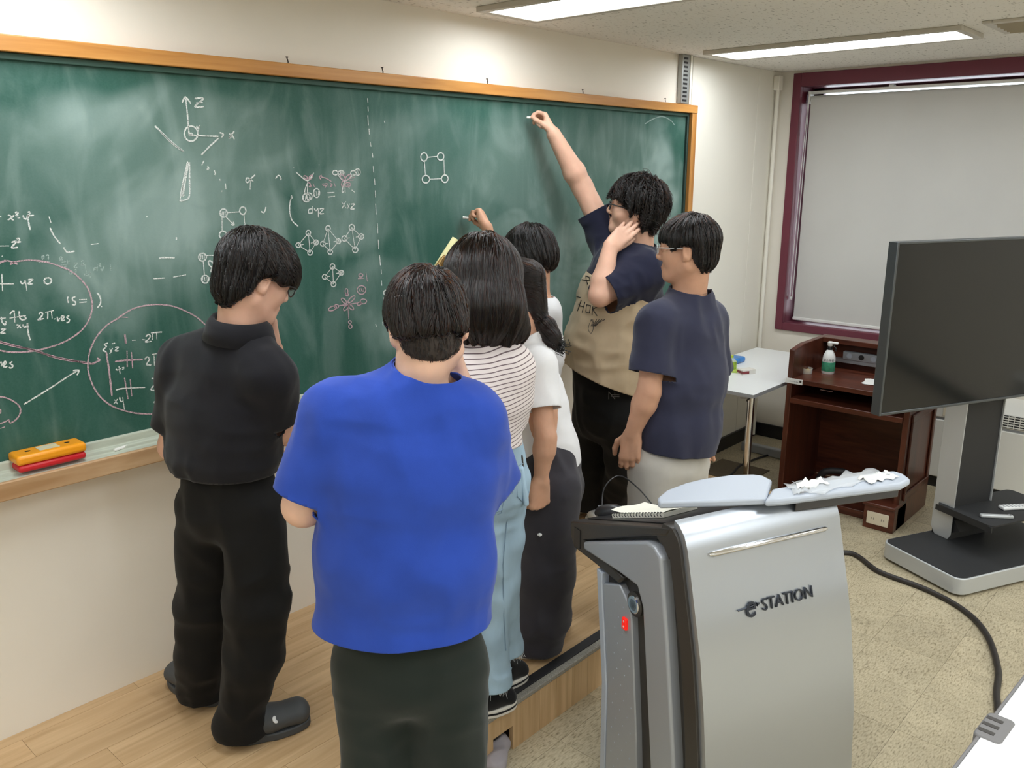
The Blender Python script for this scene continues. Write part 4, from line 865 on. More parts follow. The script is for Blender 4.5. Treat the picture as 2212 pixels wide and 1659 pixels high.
cbx = empty('chalk_box', q, 'little red and white cardboard box on the corner table', 'box'); cbx.rotation_euler = (0, 0, -0.5)
MB().box((-0.045, -0.03, 0), (0.045, 0.03, 0.03)).done('carton', mat('white_carton', srgb(226, 222, 214), 0.6), cbx, bevel=0.001)
MB().box((-0.0455, -0.0305, 0.006), (0.0, 0.0305, 0.022)).done('print_band', mat('maroon_print', srgb(130, 50, 56), 0.5), cbx)
q = put(1553, 792)
o = MB().lathe([(0.03, 0), (0.034, 0.0), (0.036, 0.075), (0.033, 0.075), (0.029, 0.004)], (0, 0, 0), 20).done('plastic_cup', film_mat(), None, loc=q + V3(0.1, 0.05, 0), smooth=True); tag(o, 'clear plastic cup on the corner table near the board', 'cup')
# dark vent panel low on the board wall
hv = empty('wall_heater', (4.42, WY - 0.012, 0.20), 'white wall heater with a dark grille under the corner table', 'heater')
MB().box((-0.30, -0.06, 0), (0.34, 0, 0.46)).done('casing', M_panelwall, hv, bevel=0.006)
MB().box((-0.26, -0.066, 0.09), (0.22, -0.06, 0.42)).done('grille', mat('dark_grille', srgb(84, 82, 76), 0.6), hv)
for k in range(10): MB().box((-0.25, -0.07, 0.105 + k * 0.031), (0.21, -0.066, 0.117 + k * 0.031)).done('slat', mat('grille_slat', srgb(104, 102, 94), 0.5) if k == 0 else bpy.data.materials['grille_slat'], hv)
# black cable along the wall
pts = [V3(4.3, 2.45, 0.008), V3(4.7, 2.40, 0.008), V3(5.0, 2.44, 0.008), V3(5.4, 2.35, 0.008), V3(5.55, 2.1, 0.008)]
o = MB().tube(spline(pts, 6), 0.007, 8).done('power_cable', M_rubber, None, pts[0], loc=pts[0], smooth=True); tag(o, 'black cable on the floor under the white corner table', 'cable')
mt = MB().box((4.27, 2.26, 0.0002), (5.0, 2.60, 0.004)).done('floor_mat', mat('brown_mat', srgb(112, 100, 82), 0.9, var=0.1, vscale=60, bump=0.3, bscale=300), None, (4.27, 2.26, 0), loc=(4.27, 2.26, 0)); tag(mt, 'thin brown floor mat in front of the wall heater', 'mat')

# ================================================================== fan coil units below the window
def fancoil(y0, y1, label):
    e = empty('fan_coil_unit', (5.40, y0, 0), label, 'heater', 'fan coil units under the window'); l = y1 - y0
    M_fc = bpy.data.materials.get('white_enamel') or mat('white_enamel', srgb(226, 225, 218), 0.4)
    MB().box((0, 0, 0.07), (0.26, l, 0.43)).done('front_cover', M_fc, e, bevel=0.006)
    MB().prism([(0.0, 0.445), (0.26, 0.445), (0.26, 0.57), (0.05, 0.57), (0.0, 0.53)], 0, l, lambda u, v, h: (u, h, v)).done('top_cover', M_fc, e, bevel=0.006)
    MB().box((0.01, 0, 0.43), (0.25, l, 0.445)).done('joint', M_sgrey, e)
    MB().box((0.02, 0.01, 0.0), (0.26, l - 0.01, 0.07)).done('plinth', M_black_base, e)
    gy = 0.05
    while gy + 0.3 < l:
        g = MB().box((-0.004, gy, 0.452), (0.002, gy + 0.3, 0.525)).done('grille', M_blackp, e)
        for k in range(5): MB().box((-0.007, gy, 0.456 + k * 0.0145), (-0.004, gy + 0.3, 0.462 + k * 0.0145)).done('grille_bar', M_fc, g)
        for k in range(9): MB().box((-0.0072, gy + 0.028 + k * 0.03, 0.452), (-0.0045, gy + 0.032 + k * 0.03, 0.525)).done('grille_bar', M_fc, g)
        gy += 0.47
        c_ = MB().box((-0.004, gy - 0.16, 0.458), (0.002, gy - 0.03, 0.520)).done('control_panel', M_ivory, e, bevel=0.002)
        MB().lathe([(0.016, 0), (0.014, 0.012)], (-0.016, gy - 0.10, 0.49), 14, ax=0).done('knob', M_vent, c_)
fancoil(0.42, 1.52, 'white fan coil unit under the window, behind the television stand')
fancoil(-0.9, 0.38, 'second white fan coil unit along the window wall, nearer the camera')

# ================================================================== near table and the cables on the floor
E0, E1 = on_z(2040, 1659, 0.73), on_z(2212, 1440, 0.73)
nd = empty('near_table', (1.62, 0.33, 0), 'white table with a grey edge at the lower right corner, closest to the camera', 'table'); nb0 = V3(1.62, 0.33, 0)
nd.rotation_euler = (0, 0, math.atan2(E1[1] - E0[1], E1[0] - E0[0]))
MB().box((0.0, -0.5, 0.702), (1.3, 0, 0.73)).done('table_top', M_white, nd, bevel=0.003)
MB().box((-0.006, -0.5, 0.700), (0, 0.008, 0.729)).box((0.0, 0.0, 0.700), (1.3, 0.008, 0.729)).done('edge_band', mat('grey_edge', srgb(122, 120, 120), 0.5), nd, bevel=0.003)
cl = on_z(2122, 1562, 0.73); ca = nd.rotation_euler.z; cxl = (cl[0] - 1.62) * math.cos(ca) + (cl[1] - 0.33) * math.sin(ca)
ck = MB().prism(rrect(cxl - 0.055, -0.040, cxl + 0.055, 0.016, 0.014), 0.700, 0.7325, flat).done('cable_clip', bpy.data.materials['grey_edge'], nd, bevel=0.004)
for k in range(3): MB().box((cxl - 0.034 + k * 0.028, -0.02, 0.7322), (cxl - 0.022 + k * 0.028, 0.012, 0.7334)).done('clip_slot', M_dark, ck)
for (x, y) in ((0.08, -0.06), (1.22, -0.06), (0.08, -0.45), (1.22, -0.45)): MB().tube([(x, y, 0.0), (x, y, 0.702)], 0.018, 12).done('leg', M_alum, nd, smooth=True)
cpts = [(2.25, 1.35), (2.9, 1.62), (3.6, 1.56)] + [tuple(on_z(*q, 0)[:2]) for q in ((1822, 1198), (1900, 1240), (2000, 1278), (2080, 1322), (2130, 1375), (2155, 1450), (2153, 1520))] + [(3.0, 0.42), (2.8, 0.1), (2.6, -0.4)]
P = spline([V3(p[0], p[1], 0.011) for p in cpts], 8)
o = MB().tube(P, 0.0125, 10).done('floor_cable', mat('dark_cable_sleeve', srgb(48, 44, 42), 0.5, var=0.2, vscale=40), None, P[0], loc=P[0], smooth=True); tag(o, 'thick dark cable curving over the tiled floor past the tv base', 'cable')
dk2 = [V3(4.75, 1.85, 0.067), V3(4.72, 1.8, 0.18), V3(4.74, 1.68, 0.2), V3(4.72, 1.58, 0.15), V3(4.75, 1.54, 0.067)]
o = MB().tube(spline(dk2, 6), 0.02, 10).done('cable_coil', M_rubber, None, dk2[0], loc=dk2[0], smooth=True); tag(o, 'black cable coil inside the foot space of the wooden desk', 'cable')
# ================================================================== figures: implicit surfaces turned into meshes
f32 = np.float32
def _cap(a, b, ra, rb):
    a, b = np.asarray(a, f32), np.asarray(b, f32); ba = b - a; L2 = float(ba @ ba) + 1e-12
    def fn(x, y, z):
        px, py, pz = x - a[0], y - a[1], z - a[2]
        h = np.clip((px * ba[0] + py * ba[1] + pz * ba[2]) / L2, 0, 1)
        return np.sqrt((px - h * ba[0]) ** 2 + (py - h * ba[1]) ** 2 + (pz - h * ba[2]) ** 2) - (ra + h * (rb - ra))
    m = max(ra, rb); return fn, np.minimum(a, b) - m, np.maximum(a, b) + m
def _ecap(a, b, wa, da, wb, db, side):
    """capsule with an elliptic section: half width w along `side`, half depth d across it"""
    a, b = np.asarray(a, f32), np.asarray(b, f32); ba = b - a; L = float(np.linalg.norm(ba)); ax = ba / L
    s = np.asarray(side, f32); s = s - ax * (s @ ax); s = s / np.linalg.norm(s); t = np.cross(ax, s).astype(f32)
    def fn(x, y, z):
        px, py, pz = x - a[0], y - a[1], z - a[2]
        l = px * ax[0] + py * ax[1] + pz * ax[2]; h = np.clip(l / L, 0, 1)
        u = px * s[0] + py * s[1] + pz * s[2]; v = px * t[0] + py * t[1] + pz * t[2]; e = l - h * L
        w = wa + h * (wb - wa); d = da + h * (db - da)
        k0 = np.sqrt((u / w) ** 2 + (v / d) ** 2 + (e / d) ** 2); k1 = np.sqrt((u / w ** 2) ** 2 + (v / d ** 2) ** 2 + (e / d ** 2) ** 2) + 1e-6
        return k0 * (k0 - 1) / k1
    m = max(wa, wb, da, db); return fn, np.minimum(a, b) - m, np.maximum(a, b) + m
def _ell(c, R, r):
    c = np.asarray(c, f32); R = np.asarray(R, f32); r = np.asarray(r, f32)
    def fn(x, y, z):
        px, py, pz = x - c[0], y - c[1], z - c[2]
        q = [px * R[0, i] + py * R[1, i] + pz * R[2, i] for i in range(3)]
        k0 = np.sqrt(sum((q[i] / r[i]) ** 2 for i in range(3))); k1 = np.sqrt(sum((q[i] / r[i] ** 2) ** 2 for i in range(3))) + 1e-6
        return k0 * (k0 - 1) / k1
    m = r.max(); return fn, c - m, c + m
def _cut(prim, pt, d):
    fn, lo, hi = prim; d = nrm(d); o = float(np.asarray(pt) @ d) + 0.007
    return (lambda x, y, z: np.maximum(fn(x, y, z), x * f32(d[0]) + y * f32(d[1]) + z * f32(d[2]) - f32(o))), lo, hi
class SDF:
    def __init__(s): s.p = []; s.post = []
    def add(s, prim, k=0.02, tag=None, op='u'): s.p.append((prim, k, tag, op)); return s
    def cap(s, a, b, ra, rb, k=0.02, tag=None): return s.add(_cap(a, b, ra, rb), k, tag)
    def ecap(s, a, b, wa, da, wb, db, side, k=0.03, tag=None): return s.add(_ecap(a, b, wa, da, wb, db, side), k, tag)
    def sleeve(s, a, b, ra, rb, fr_, k=0.04, tag=None, tilt=0): return s.add(_cut(_cap(a, b, ra, rb), a + (b - a) * fr_, (b - a) + np.asarray(tilt)), k, tag)
    def ell(s, c, R, r, k=0.02, tag=None): return s.add(_ell(c, R, r), k, tag)
    def sub(s, prim, k=0.006): return s.add(prim, k, None, 's')
    def bounds(s, pad=0.02):
        L = [p[0] for p in s.p if p[3] == 'u']
        return np.min([q[1] for q in L], 0) - pad, np.max([q[2] for q in L], 0) + pad
    def ev(s, P, tags=None):
        x, y, z = P[:, 0], P[:, 1], P[:, 2]; d = np.full(len(P), 9.0, f32)
        for (fn, lo, hi), k, tg, op in s.p:
            if tags is not None and tg not in tags: continue
            d = _mix(d, fn(x, y, z), k, op)
        return d
    def grid(s, lo, hi, h):
        lo = np.asarray(lo, float); n = np.ceil((np.asarray(hi) - lo) / h).astype(int) + 1
        ax = [(lo[i] + h * np.arange(n[i])).astype(f32) for i in range(3)]
        D = np.full(n, 0.5, f32)
        for (fn, a, b), k, tg, op in s.p:
            m = k + 3 * h
            i0 = np.maximum(np.floor((a - m - lo) / h).astype(int), 0); i1 = np.minimum(np.ceil((b + m - lo) / h).astype(int) + 1, n)
            if (i1 <= i0).any(): continue
            sl = tuple(slice(i0[i], i1[i]) for i in range(3))
            d = fn(ax[0][sl[0]][:, None, None], ax[1][sl[1]][None, :, None], ax[2][sl[2]][None, None, :])
            D[sl] = _mix(D[sl], d, k, op)
        if s.post:
            I = np.argwhere(np.abs(D) < 0.05)
            P = (lo + I * h).astype(f32); v = D[I[:, 0], I[:, 1], I[:, 2]]
            for g in s.post: v = g(P, v)
            D[I[:, 0], I[:, 1], I[:, 2]] = v
        return D, lo
    def mesh(s, h, lo=None, hi=None):
        if lo is None: lo, hi = s.bounds(3 * h)
        D, l = s.grid(lo, hi, h); return nets(D, l, h)
def _mix(a, d, k, op):
    if op == 'u':
        q = np.maximum(k - np.abs(a - d), 0) / k; return np.minimum(a, d) - q * q * k * 0.25
    d = -d; q = np.maximum(k - np.abs(a - d), 0) / k; return np.maximum(a, d) + q * q * k * 0.25
def nets(D, lo, h):
    S = D < 0
    n = np.array(D.shape); c = [S[i:n[0] - 1 + i, j:n[1] - 1 + j, k:n[2] - 1 + k] for i in (0, 1) for j in (0, 1) for k in (0, 1)]
    cnt = sum(q.astype(np.int8) for q in c); mixed = (cnt > 0) & (cnt < 8)
    I = np.argwhere(mixed); idx = np.full(mixed.shape, -1, np.int64); idx[mixed] = np.arange(len(I))
    pos = np.zeros((len(I), 3)); num = np.zeros(len(I))
    for ax in range(3):
        o = [q for q in range(3) if q != ax]
        for u in (0, 1):
            for v in (0, 1):
                a = np.zeros(3, int); a[o[0]] = u; a[o[1]] = v; b = a.copy(); b[ax] = 1
                da = D[tuple((I + a).T)]; db = D[tuple((I + b).T)]; m = (da < 0) != (db < 0)
                t = np.where(m, da / np.where(m, da - db, 1), 0)
                q = np.tile(a.astype(float), (len(I), 1)); q[:, ax] = t
                pos += q * m[:, None]; num += m
    V = (I + pos / num[:, None]) * h + lo
    F = []
    for ax in range(3):
        o = [(ax + 1) % 3, (ax + 2) % 3]
        s0 = [slice(1, None) if q in o else slice(0, None) for q in range(3)]
        A = S[tuple(slice(0, -1) if q == ax else slice(1, -1) for q in range(3))]; B = S[tuple(slice(1, None) if q == ax else slice(1, -1) for q in range(3))]
        E = np.argwhere(A != B); fl = A[tuple(E.T)]
        E = E + np.array([0 if q == ax else 1 for q in range(3)])
        e1 = np.eye(3, dtype=int)[o[0]]; e2 = np.eye(3, dtype=int)[o[1]]
        q = np.stack([idx[tuple((E - e1 - e2).T)], idx[tuple((E - e2).T)], idx[tuple(E.T)], idx[tuple((E - e1).T)]], 1)
        q[~fl] = q[~fl][:, ::-1]; F.append(q)
    F = np.concatenate(F); F = F[(F >= 0).all(1)]
    return V, F
def tris(F): return np.concatenate([F[:, [0, 1, 2]], F[:, [0, 2, 3]]])
def clip(V, T, c):
    """keep the side c <= 0 of a triangle mesh, cutting triangles cleanly"""
    ins = c <= 0; k = ins[T].sum(1); out = [T[k == 3]]; V = [V]; nv = len(V[0]); newE = []
    def rot(Q, want):
        m = ins[Q] == want; r = np.argmax(m, 1); return Q[np.arange(len(Q))[:, None], (r[:, None] + np.arange(3)) % 3]
    q1 = rot(T[k == 1], True); q2 = rot(T[k == 2], False)
    E = np.concatenate([q1[:, [0, 1]], q1[:, [0, 2]], q2[:, [0, 1]], q2[:, [0, 2]]]) if len(q1) + len(q2) else np.zeros((0, 2), int)
    if len(E):
        Es = np.sort(E, 1); U, inv = np.unique(Es, axis=0, return_inverse=True); inv = inv.ravel()
        ca, cb_ = c[U[:, 0]], c[U[:, 1]]; t = ca / (ca - cb_); V.append(V[0][U[:, 0]] * (1 - t)[:, None] + V[0][U[:, 1]] * t[:, None]); ids = nv + inv
        a, b = len(q1), len(q2)
        p1, p2, p3, p4 = ids[:a], ids[a:2 * a], ids[2 * a:2 * a + b], ids[2 * a + b:]
        out += [np.stack([q1[:, 0], p1, p2], 1), np.stack([p3, q2[:, 1], q2[:, 2]], 1), np.stack([p3, q2[:, 2], p4], 1)]
    V = np.concatenate(V); T = np.concatenate(out); u, inv = np.unique(T, return_inverse=True)
    return V[u], inv.reshape(-1, 3)
_perm = RNG.random(4096).astype(f32)
def vnoise(P):
    I = np.floor(P).astype(np.int64); f = (P - I).astype(f32); f = f * f * (3 - 2 * f)
    H = lambda i, j, k: _perm[((I[:, 0] + i) * 73 + (I[:, 1] + j) * 157 + (I[:, 2] + k) * 311) & 4095]
    r = 0
    for i in (0, 1):
        for j in (0, 1):
            for k in (0, 1):
                r = r + H(i, j, k) * (f[:, 0] if i else 1 - f[:, 0]) * (f[:, 1] if j else 1 - f[:, 1]) * (f[:, 2] if k else 1 - f[:, 2])
    return r * 2 - 1
def folds(amp, sc=(11, 11, 3.2), seed=0.0, amp2=0.5, sc2=(7, 7, 16), grow=None):
    """cloth folds: ridged noise, stretched along the fall of the cloth"""
    def g(P, v):
        w = P + 0.05 * np.stack([vnoise(P * 5 + 3.1 + seed), vnoise(P * 5 + 7.7 + seed), vnoise(P * 5 + 1.3 + seed)], 1)
        a = 1 - 2 * np.abs(vnoise(w * np.array(sc, f32) + seed)); b = 1 - 2 * np.abs(vnoise(w * np.array(sc2, f32) + 5 + seed))
        e = amp * (a + amp2 * b)
        if grow is not None: e = e * grow(P)
        return v - e
    return g

# ------------------------------------------------------------------ materials of people
def skin_mat(name, c):
    return mat(name, c, 0.5, spec=0.35, var=0.07, vscale=18, sss=0.12, bump=0.06, bscale=220)
M_skin = skin_mat('skin', srgb(222, 176, 152)); M_skin2 = skin_mat('skin_warm', srgb(206, 158, 130)); M_skin3 = skin_mat('skin_light', srgb(230, 188, 164))
STRAND = {}
def hair_mat(name, c, rough=0.42, melanin=0.97, red=0.3):
    m = mat(name, c, rough, spec=0.35)
    h = bpy.data.materials.new(name + '_strand'); h.use_nodes = True; nt = h.node_tree; nt.nodes.remove(nt.nodes['Principled BSDF'])
    b = nt.nodes.new('ShaderNodeBsdfHairPrincipled'); b.parametrization = 'MELANIN'
    b.inputs['Melanin'].default_value = melanin; b.inputs['Melanin Redness'].default_value = red
    b.inputs['Roughness'].default_value = 0.20; b.inputs['Radial Roughness'].default_value = 0.35; b.inputs['Random Color'].default_value = 0.15
    nt.links.new(b.outputs[0], nt.nodes['Material Output'].inputs[0]); STRAND[name] = h
    return m
M_hair = hair_mat('black_hair', (0.006, 0.006, 0.006)); M_hairb = hair_mat('dark_brown_hair', (0.014, 0.009, 0.008), melanin=0.92, red=0.5); M_blonde = hair_mat('blonde_hair', srgb(190, 158, 104))
def cloth_mat(name, c, bump=0.25, var=0.06, rough=0.85, sheen=0.15, scale=900):
    return mat(name, c, rough, spec=0.2, var=var, vscale=14, bump=bump, bscale=scale, sheen=sheen, bdist=0.0006)

# ------------------------------------------------------------------ anatomy
def basis(f, up=(0, 0, 1), roll=0.0):
    f = nrm(f); r = nrm(np.cross(f, up)); u = np.cross(r, f); a = math.radians(roll)
    r, u = r * math.cos(a) + u * math.sin(a), u * math.cos(a) - r * math.sin(a)
    return np.stack([r, f, u], 1)       # columns: right, forward, up
def head_prims(S, c, R, sc=1.0, face=1.0):
    L = lambda x, y, z: c + R @ (V3(x, y, z) * sc)
    e = lambda p, r, k=0.02: S.ell(L(*p), R, V3(*r) * sc, k)
    e((0, -0.012, 0.032), (0.077, 0.097, 0.090))
    e((0, 0.030, -0.040), (0.060 * face, 0.062, 0.078), 0.03)
    e((0, 0.066, -0.098), (0.026 * face, 0.022, 0.020), 0.03)
    for s in (-1, 1):
        S.cap(L(s * 0.054 * face, -0.004, -0.062), L(s * 0.016, 0.066, -0.100), 0.020 * sc, 0.018 * sc, 0.03)
        e((s * 0.038 * face, 0.056, -0.028), (0.027 * face, 0.026, 0.028), 0.03)
        e((s * 0.031, 0.078, 0.001), (0.015, 0.012, 0.011), 0.008)
        e((s * 0.012, 0.098, -0.036), (0.010, 0.010, 0.008), 0.008)
    S.cap(L(-0.034, 0.080, 0.020), L(0.034, 0.080, 0.020), 0.013 * sc, 0.013 * sc, 0.02)
    S.cap(L(0, 0.092, 0.012), L(0, 0.108, -0.030), 0.009 * sc, 0.012 * sc, 0.012)
    S.cap(L(-0.018, 0.088, -0.064), L(0.018, 0.088, -0.064), 0.0075 * sc, 0.0075 * sc, 0.008)
    S.cap(L(-0.015, 0.088, -0.076), L(0.015, 0.088, -0.076), 0.008 * sc, 0.008 * sc, 0.006)
    Re = R
    for s in (-1, 1):
        a = math.radians(22) * s; rz = np.array([[math.cos(a), -math.sin(a), 0], [math.sin(a), math.cos(a), 0], [0, 0, 1]])
        S.ell(L(s * 0.080, -0.010, -0.008), R @ rz.T, V3(0.009, 0.019, 0.033) * sc, 0.008)
        S.cap(L(s * 0.078, 0.002, -0.036), L(s * 0.080, -0.004, -0.020), 0.007 * sc, 0.007 * sc, 0.006)
        S.sub(_ell(L(s * 0.092, -0.010, -0.004), R @ rz.T, V3(0.010, 0.010, 0.020) * sc), 0.006)
def hand_prims(S, w, fd, pn, side, curl=((0.3, 0.4, 0.3),) * 4, thumb=None, sc=1.0, spread=0.05, tag='hand'):
    """palm, four fingers and a thumb; fd: wrist to knuckles, pn: the way the palm faces, side: +1 right hand"""
    fd = nrm(fd); pn = nrm(pn - fd * (np.asarray(pn) @ fd)); sd = np.cross(fd, pn) * side
    pts = [w]
    off = (0.030, 0.010, -0.010, -0.029); Ls = (0.070, 0.079, 0.074, 0.058); kl = (0.090, 0.093, 0.089, 0.080)
    for i in range(4):
        S.cap(w + sd * off[i] * 0.55 * sc + fd * 0.008, w + (fd * kl[i] + sd * off[i]) * sc, 0.016 * sc, 0.0115 * sc, 0.014, tag)
    S.cap(w + (fd * 0.03 + sd * 0.026 + pn * 0.010) * sc, w + (fd * 0.055 + sd * 0.020 + pn * 0.010) * sc, 0.015 * sc, 0.013 * sc, 0.014, tag)
    S.cap(w + (fd * 0.03 - sd * 0.022 + pn * 0.008) * sc, w + (fd * 0.055 - sd * 0.022 + pn * 0.008) * sc, 0.013 * sc, 0.012 * sc, 0.014, tag)
    tips = []
    for i in range(4):
        p = w + (fd * kl[i] + sd * off[i]) * sc; ang = 0.0; bd = nrm(fd + sd * off[i] / 0.03 * spread)
        r = 0.0096 if i < 3 else 0.0082
        for j, fr_ in enumerate((0.45, 0.30, 0.25)):
            ang += curl[i][j]; d = bd * math.cos(ang) + pn * math.sin(ang); q = p + d * Ls[i] * fr_ * sc
            S.cap(p, q, r * sc * (1 - 0.08 * j), r * sc * (0.92 - 0.08 * j), 0.004 if j else 0.007, tag); p = q
        tips.append(p); pts.append(p)
    t = thumb or ((0.55, 0.70, 0.40), (0.85, 0.30, 0.40), (0.90, 0.05, 0.45))
    p = w + (fd * 0.020 + sd * 0.022 + pn * 0.006) * sc
    for j, (d, l, r) in enumerate(zip(t, (0.042, 0.034, 0.027), ((0.0155, 0.0125), (0.0115, 0.0105), (0.0105, 0.0085)))):
        q = p + nrm(fd * d[0] + sd * d[1] + pn * d[2]) * l * sc; S.cap(p, q, r[0] * sc, r[1] * sc, 0.010 if j == 0 else 0.004, tag); p = q
    pts.append(p); P = np.array(pts)
    return P.min(0) - 0.022, P.max(0) + 0.022, tips, p
FIST = ((1.35, 1.65, 0.9),) * 4; RELAX = ((0.35, 0.55, 0.3), (0.4, 0.6, 0.35), (0.45, 0.65, 0.35), (0.5, 0.7, 0.4))
PINCH = ((0.75, 0.85, 0.45), (0.95, 1.1, 0.6), (1.15, 1.4, 0.8), (1.25, 1.5, 0.9))
CHIN = ((0.75, 1.25, 0.7), (0.9, 1.4, 0.8), (1.0, 1.5, 0.8), (1.1, 1.5, 0.8))

def make_person(label, J, base, skin, headR, hsc=1.0, face=1.0, arm=1.0, hands=None, neck_r=0.054, leg=1.0, h=0.0085):
    """the body: one surface from the head to the hands and feet"""
    P = empty('person', base, label, 'person'); S = SDF(); base = np.asarray(base, float)
    c = J['head']; R = headR
    head_prims(S, c, R, hsc, face)
    sk = c + R @ (V3(0, -0.028, -0.055) * hsc); nb_ = J['neck']
    S.cap(sk, nb_, neck_r * 1.0, neck_r * 1.12, 0.03)
    sr = nrm(J['SR'] - J['SL']); hr = nrm(J['HR'] - J['HL'])
    hipc = 0.5 * (J['HL'] + J['HR']); ch = 0.5 * (J['SL'] + J['SR']) * 0.82 + hipc * 0.18
    hw = max(0.07, np.linalg.norm(J['SR'] - J['SL']) / 2)
    S.ecap(ch, hipc * 0.75 + ch * 0.25, hw * 0.85, 0.085, hw * 0.72, 0.08, sr, 0.05)
    S.ecap(hipc * 0.7 + ch * 0.3, hipc, hw * 0.72, 0.08, 0.12, 0.085, hr, 0.05)
    for s in 'LR':
        S.cap(nb_ * 0.8 + ch * 0.2, J['S' + s], 0.045, 0.046, 0.04)
        S.cap(J['S' + s], J['E' + s], 0.046 * arm, 0.039 * arm, 0.03)
        mid = J['E' + s] * 0.72 + J['W' + s] * 0.28
        S.cap(J['E' + s], mid, 0.038 * arm, 0.041 * arm, 0.02); S.cap(mid, J['W' + s], 0.040 * arm, 0.0265 * arm, 0.02)
        S.cap(J['H' + s], J['K' + s], 0.078 * leg, 0.052 * leg, 0.03); S.cap(J['K' + s], J['A' + s], 0.052 * leg, 0.036 * leg, 0.02)
        S.cap(J['A' + s] + V3(0, 0, -0.03), J['A' + s] * 0.5 + J['T' + s] * 0.5 + V3(0, 0, 0.005), 0.030, 0.022, 0.02)
    boxes = [(c - 0.17 * hsc, c + 0.17 * hsc)]; tips = {}
    for s in 'LR':
        hd = (hands or {}).get(s)
        if hd is None: fd, pn, cu, th = nrm(J['W' + s] - J['E' + s]), nrm(np.cross(J['W' + s] - J['E' + s], V3(0.3, 0.2, 1))), RELAX, None
        else: fd, pn, cu, th = hd
        lo, hi, tp_, tt = hand_prims(S, J['W' + s], fd, pn, 1 if s == 'R' else -1, cu, th, sc=1.0 * min(1.05, 0.92 + 0.08 * arm)); boxes.append((lo, hi)); tips[s] = (tp_, tt)
    lo, hi = S.bounds(0.02)
    V, F = S.mesh(h, lo, hi); cen = V[F].mean(1); keep = np.ones(len(F), bool)
    for (a, b) in boxes: keep &= ~((cen > a + 0.004) & (cen < b - 0.004)).all(1)
    Vs, Ts = [V], [tris(F[keep])]; n = len(V)
    for i, (a, b) in enumerate(boxes):
        v, f = S.mesh(0.0045 if i == 0 else 0.0036, a, b); Vs.append(v); Ts.append(tris(f) + n); n += len(v)
    V = np.concatenate(Vs); T = np.concatenate(Ts); u, inv = np.unique(T, return_inverse=True)
    link('body', fastmesh('body', V[u] - base, inv.reshape(-1, 3)), P, mats=[skin], smooth=True)
    P['_'] = 0; del P['_']
    return P, base, tips

def garment(name, S, P, base, m, h=0.0085, cuts=(), thick=0.004, fns=(), split=None):
    """cloth surface of S, cut open: cuts = (tags or None, point, direction to drop); fns give more cut fields"""
    V, F = S.mesh(h); T = tris(F)
    alltags = {p[2] for p in S.p if p[3] == 'u'}
    for (tg, p, d) in cuts:
        c = (V - np.asarray(p)) @ nrm(d)
        if tg is not None:
            oth = alltags - set(tg); mine = S.ev(V.astype(f32), set(tg)); rest = S.ev(V.astype(f32), oth) if oth else np.full(len(V), 9.0)
            c = np.where(mine <= rest - 0.002, c, -1e-3 - np.abs(c))
        V, T = clip(V, T, c)
    for fn in fns: V, T = clip(V, T, fn(V))
    if split is None:
        o = link(name, fastmesh(name, V - base, T), P, mats=[m], smooth=True)
    else:
        c = split(V, S); Va, Ta = clip(V, T, c); Vb, Tb = clip(V, T, -c)
        me = fastmesh(name, np.concatenate([Va, Vb]) - base, np.concatenate([Ta, Tb + len(Va)]))
        me.polygons.foreach_set('material_index', np.r_[np.zeros(len(Ta), np.int32), np.ones(len(Tb), np.int32)])
        o = link(name, me, P, mats=list(m), smooth=True)
        V, T = np.concatenate([Va, Vb]), np.concatenate([Ta, Tb + len(Va)])
    so = o.modifiers.new('solid', 'SOLIDIFY'); so.thickness = thick; so.offset = -1
    o['_v'] = 0; del o['_v']
    return o, V, T

def neckhole(S, J, R, sc, r, lift=0.02, tg='t'):
    """neck tube of a shirt; returns the cut field and the rim (centre, axis)"""
    hb = J['head'] + R @ (V3(0, -0.028, -0.055) * sc); nd = nrm(hb - J['neck']); c = J['neck'] + nd * lift
    S.cap(J['neck'] - nd * 0.04, J['neck'] + nd * 0.07, r * 1.12 + 0.010, r + 0.007, 0.03, tg)
    def cut(V):
        q = V - c; l = q @ nd; rad = np.linalg.norm(q - l[:, None] * nd, axis=1); return l - 2.0 * np.maximum(0, rad - (r * 1.06 + 0.010))
    return cut, c, nd, r * 1.06 + 0.010
def collar_band(P, base, m, c, ax, fw, rx, ry, hgt, flare=0.0, th=0.003, drop=0.0, name='collar', n=40):
    """ribbed neckband around the neck axis"""
    ax = nrm(ax); f = nrm(fw - ax * (np.asarray(fw) @ ax)); s = np.cross(f, ax); rings = []
    prof = [(0, 0), (0, hgt)] if not flare else [(0, 0), (0, hgt), (flare * 0.25, hgt + 0.004), (flare * 0.6, hgt * 0.5), (flare, -drop)]
    V, F = [], []
    for (o, z) in prof:
        for k in range(n):
            t = 2 * math.pi * k / n
            V.append(c + ax * (z - (0.018 * max(0, math.sin(t)) ** 2)) + s * (rx + o) * math.cos(t) + f * (ry + o) * math.sin(t))
    for r in range(len(prof) - 1):
        for k in range(n): F.append((r * n + k, r * n + (k + 1) % n, (r + 1) * n + (k + 1) % n, (r + 1) * n + k))
    o = link(name, fastmesh(name, np.array(V) - base, F), P, mats=[m], smooth=True)
    so = o.modifiers.new('solid', 'SOLIDIFY'); so.thickness = th; so.offset = 0
    return o

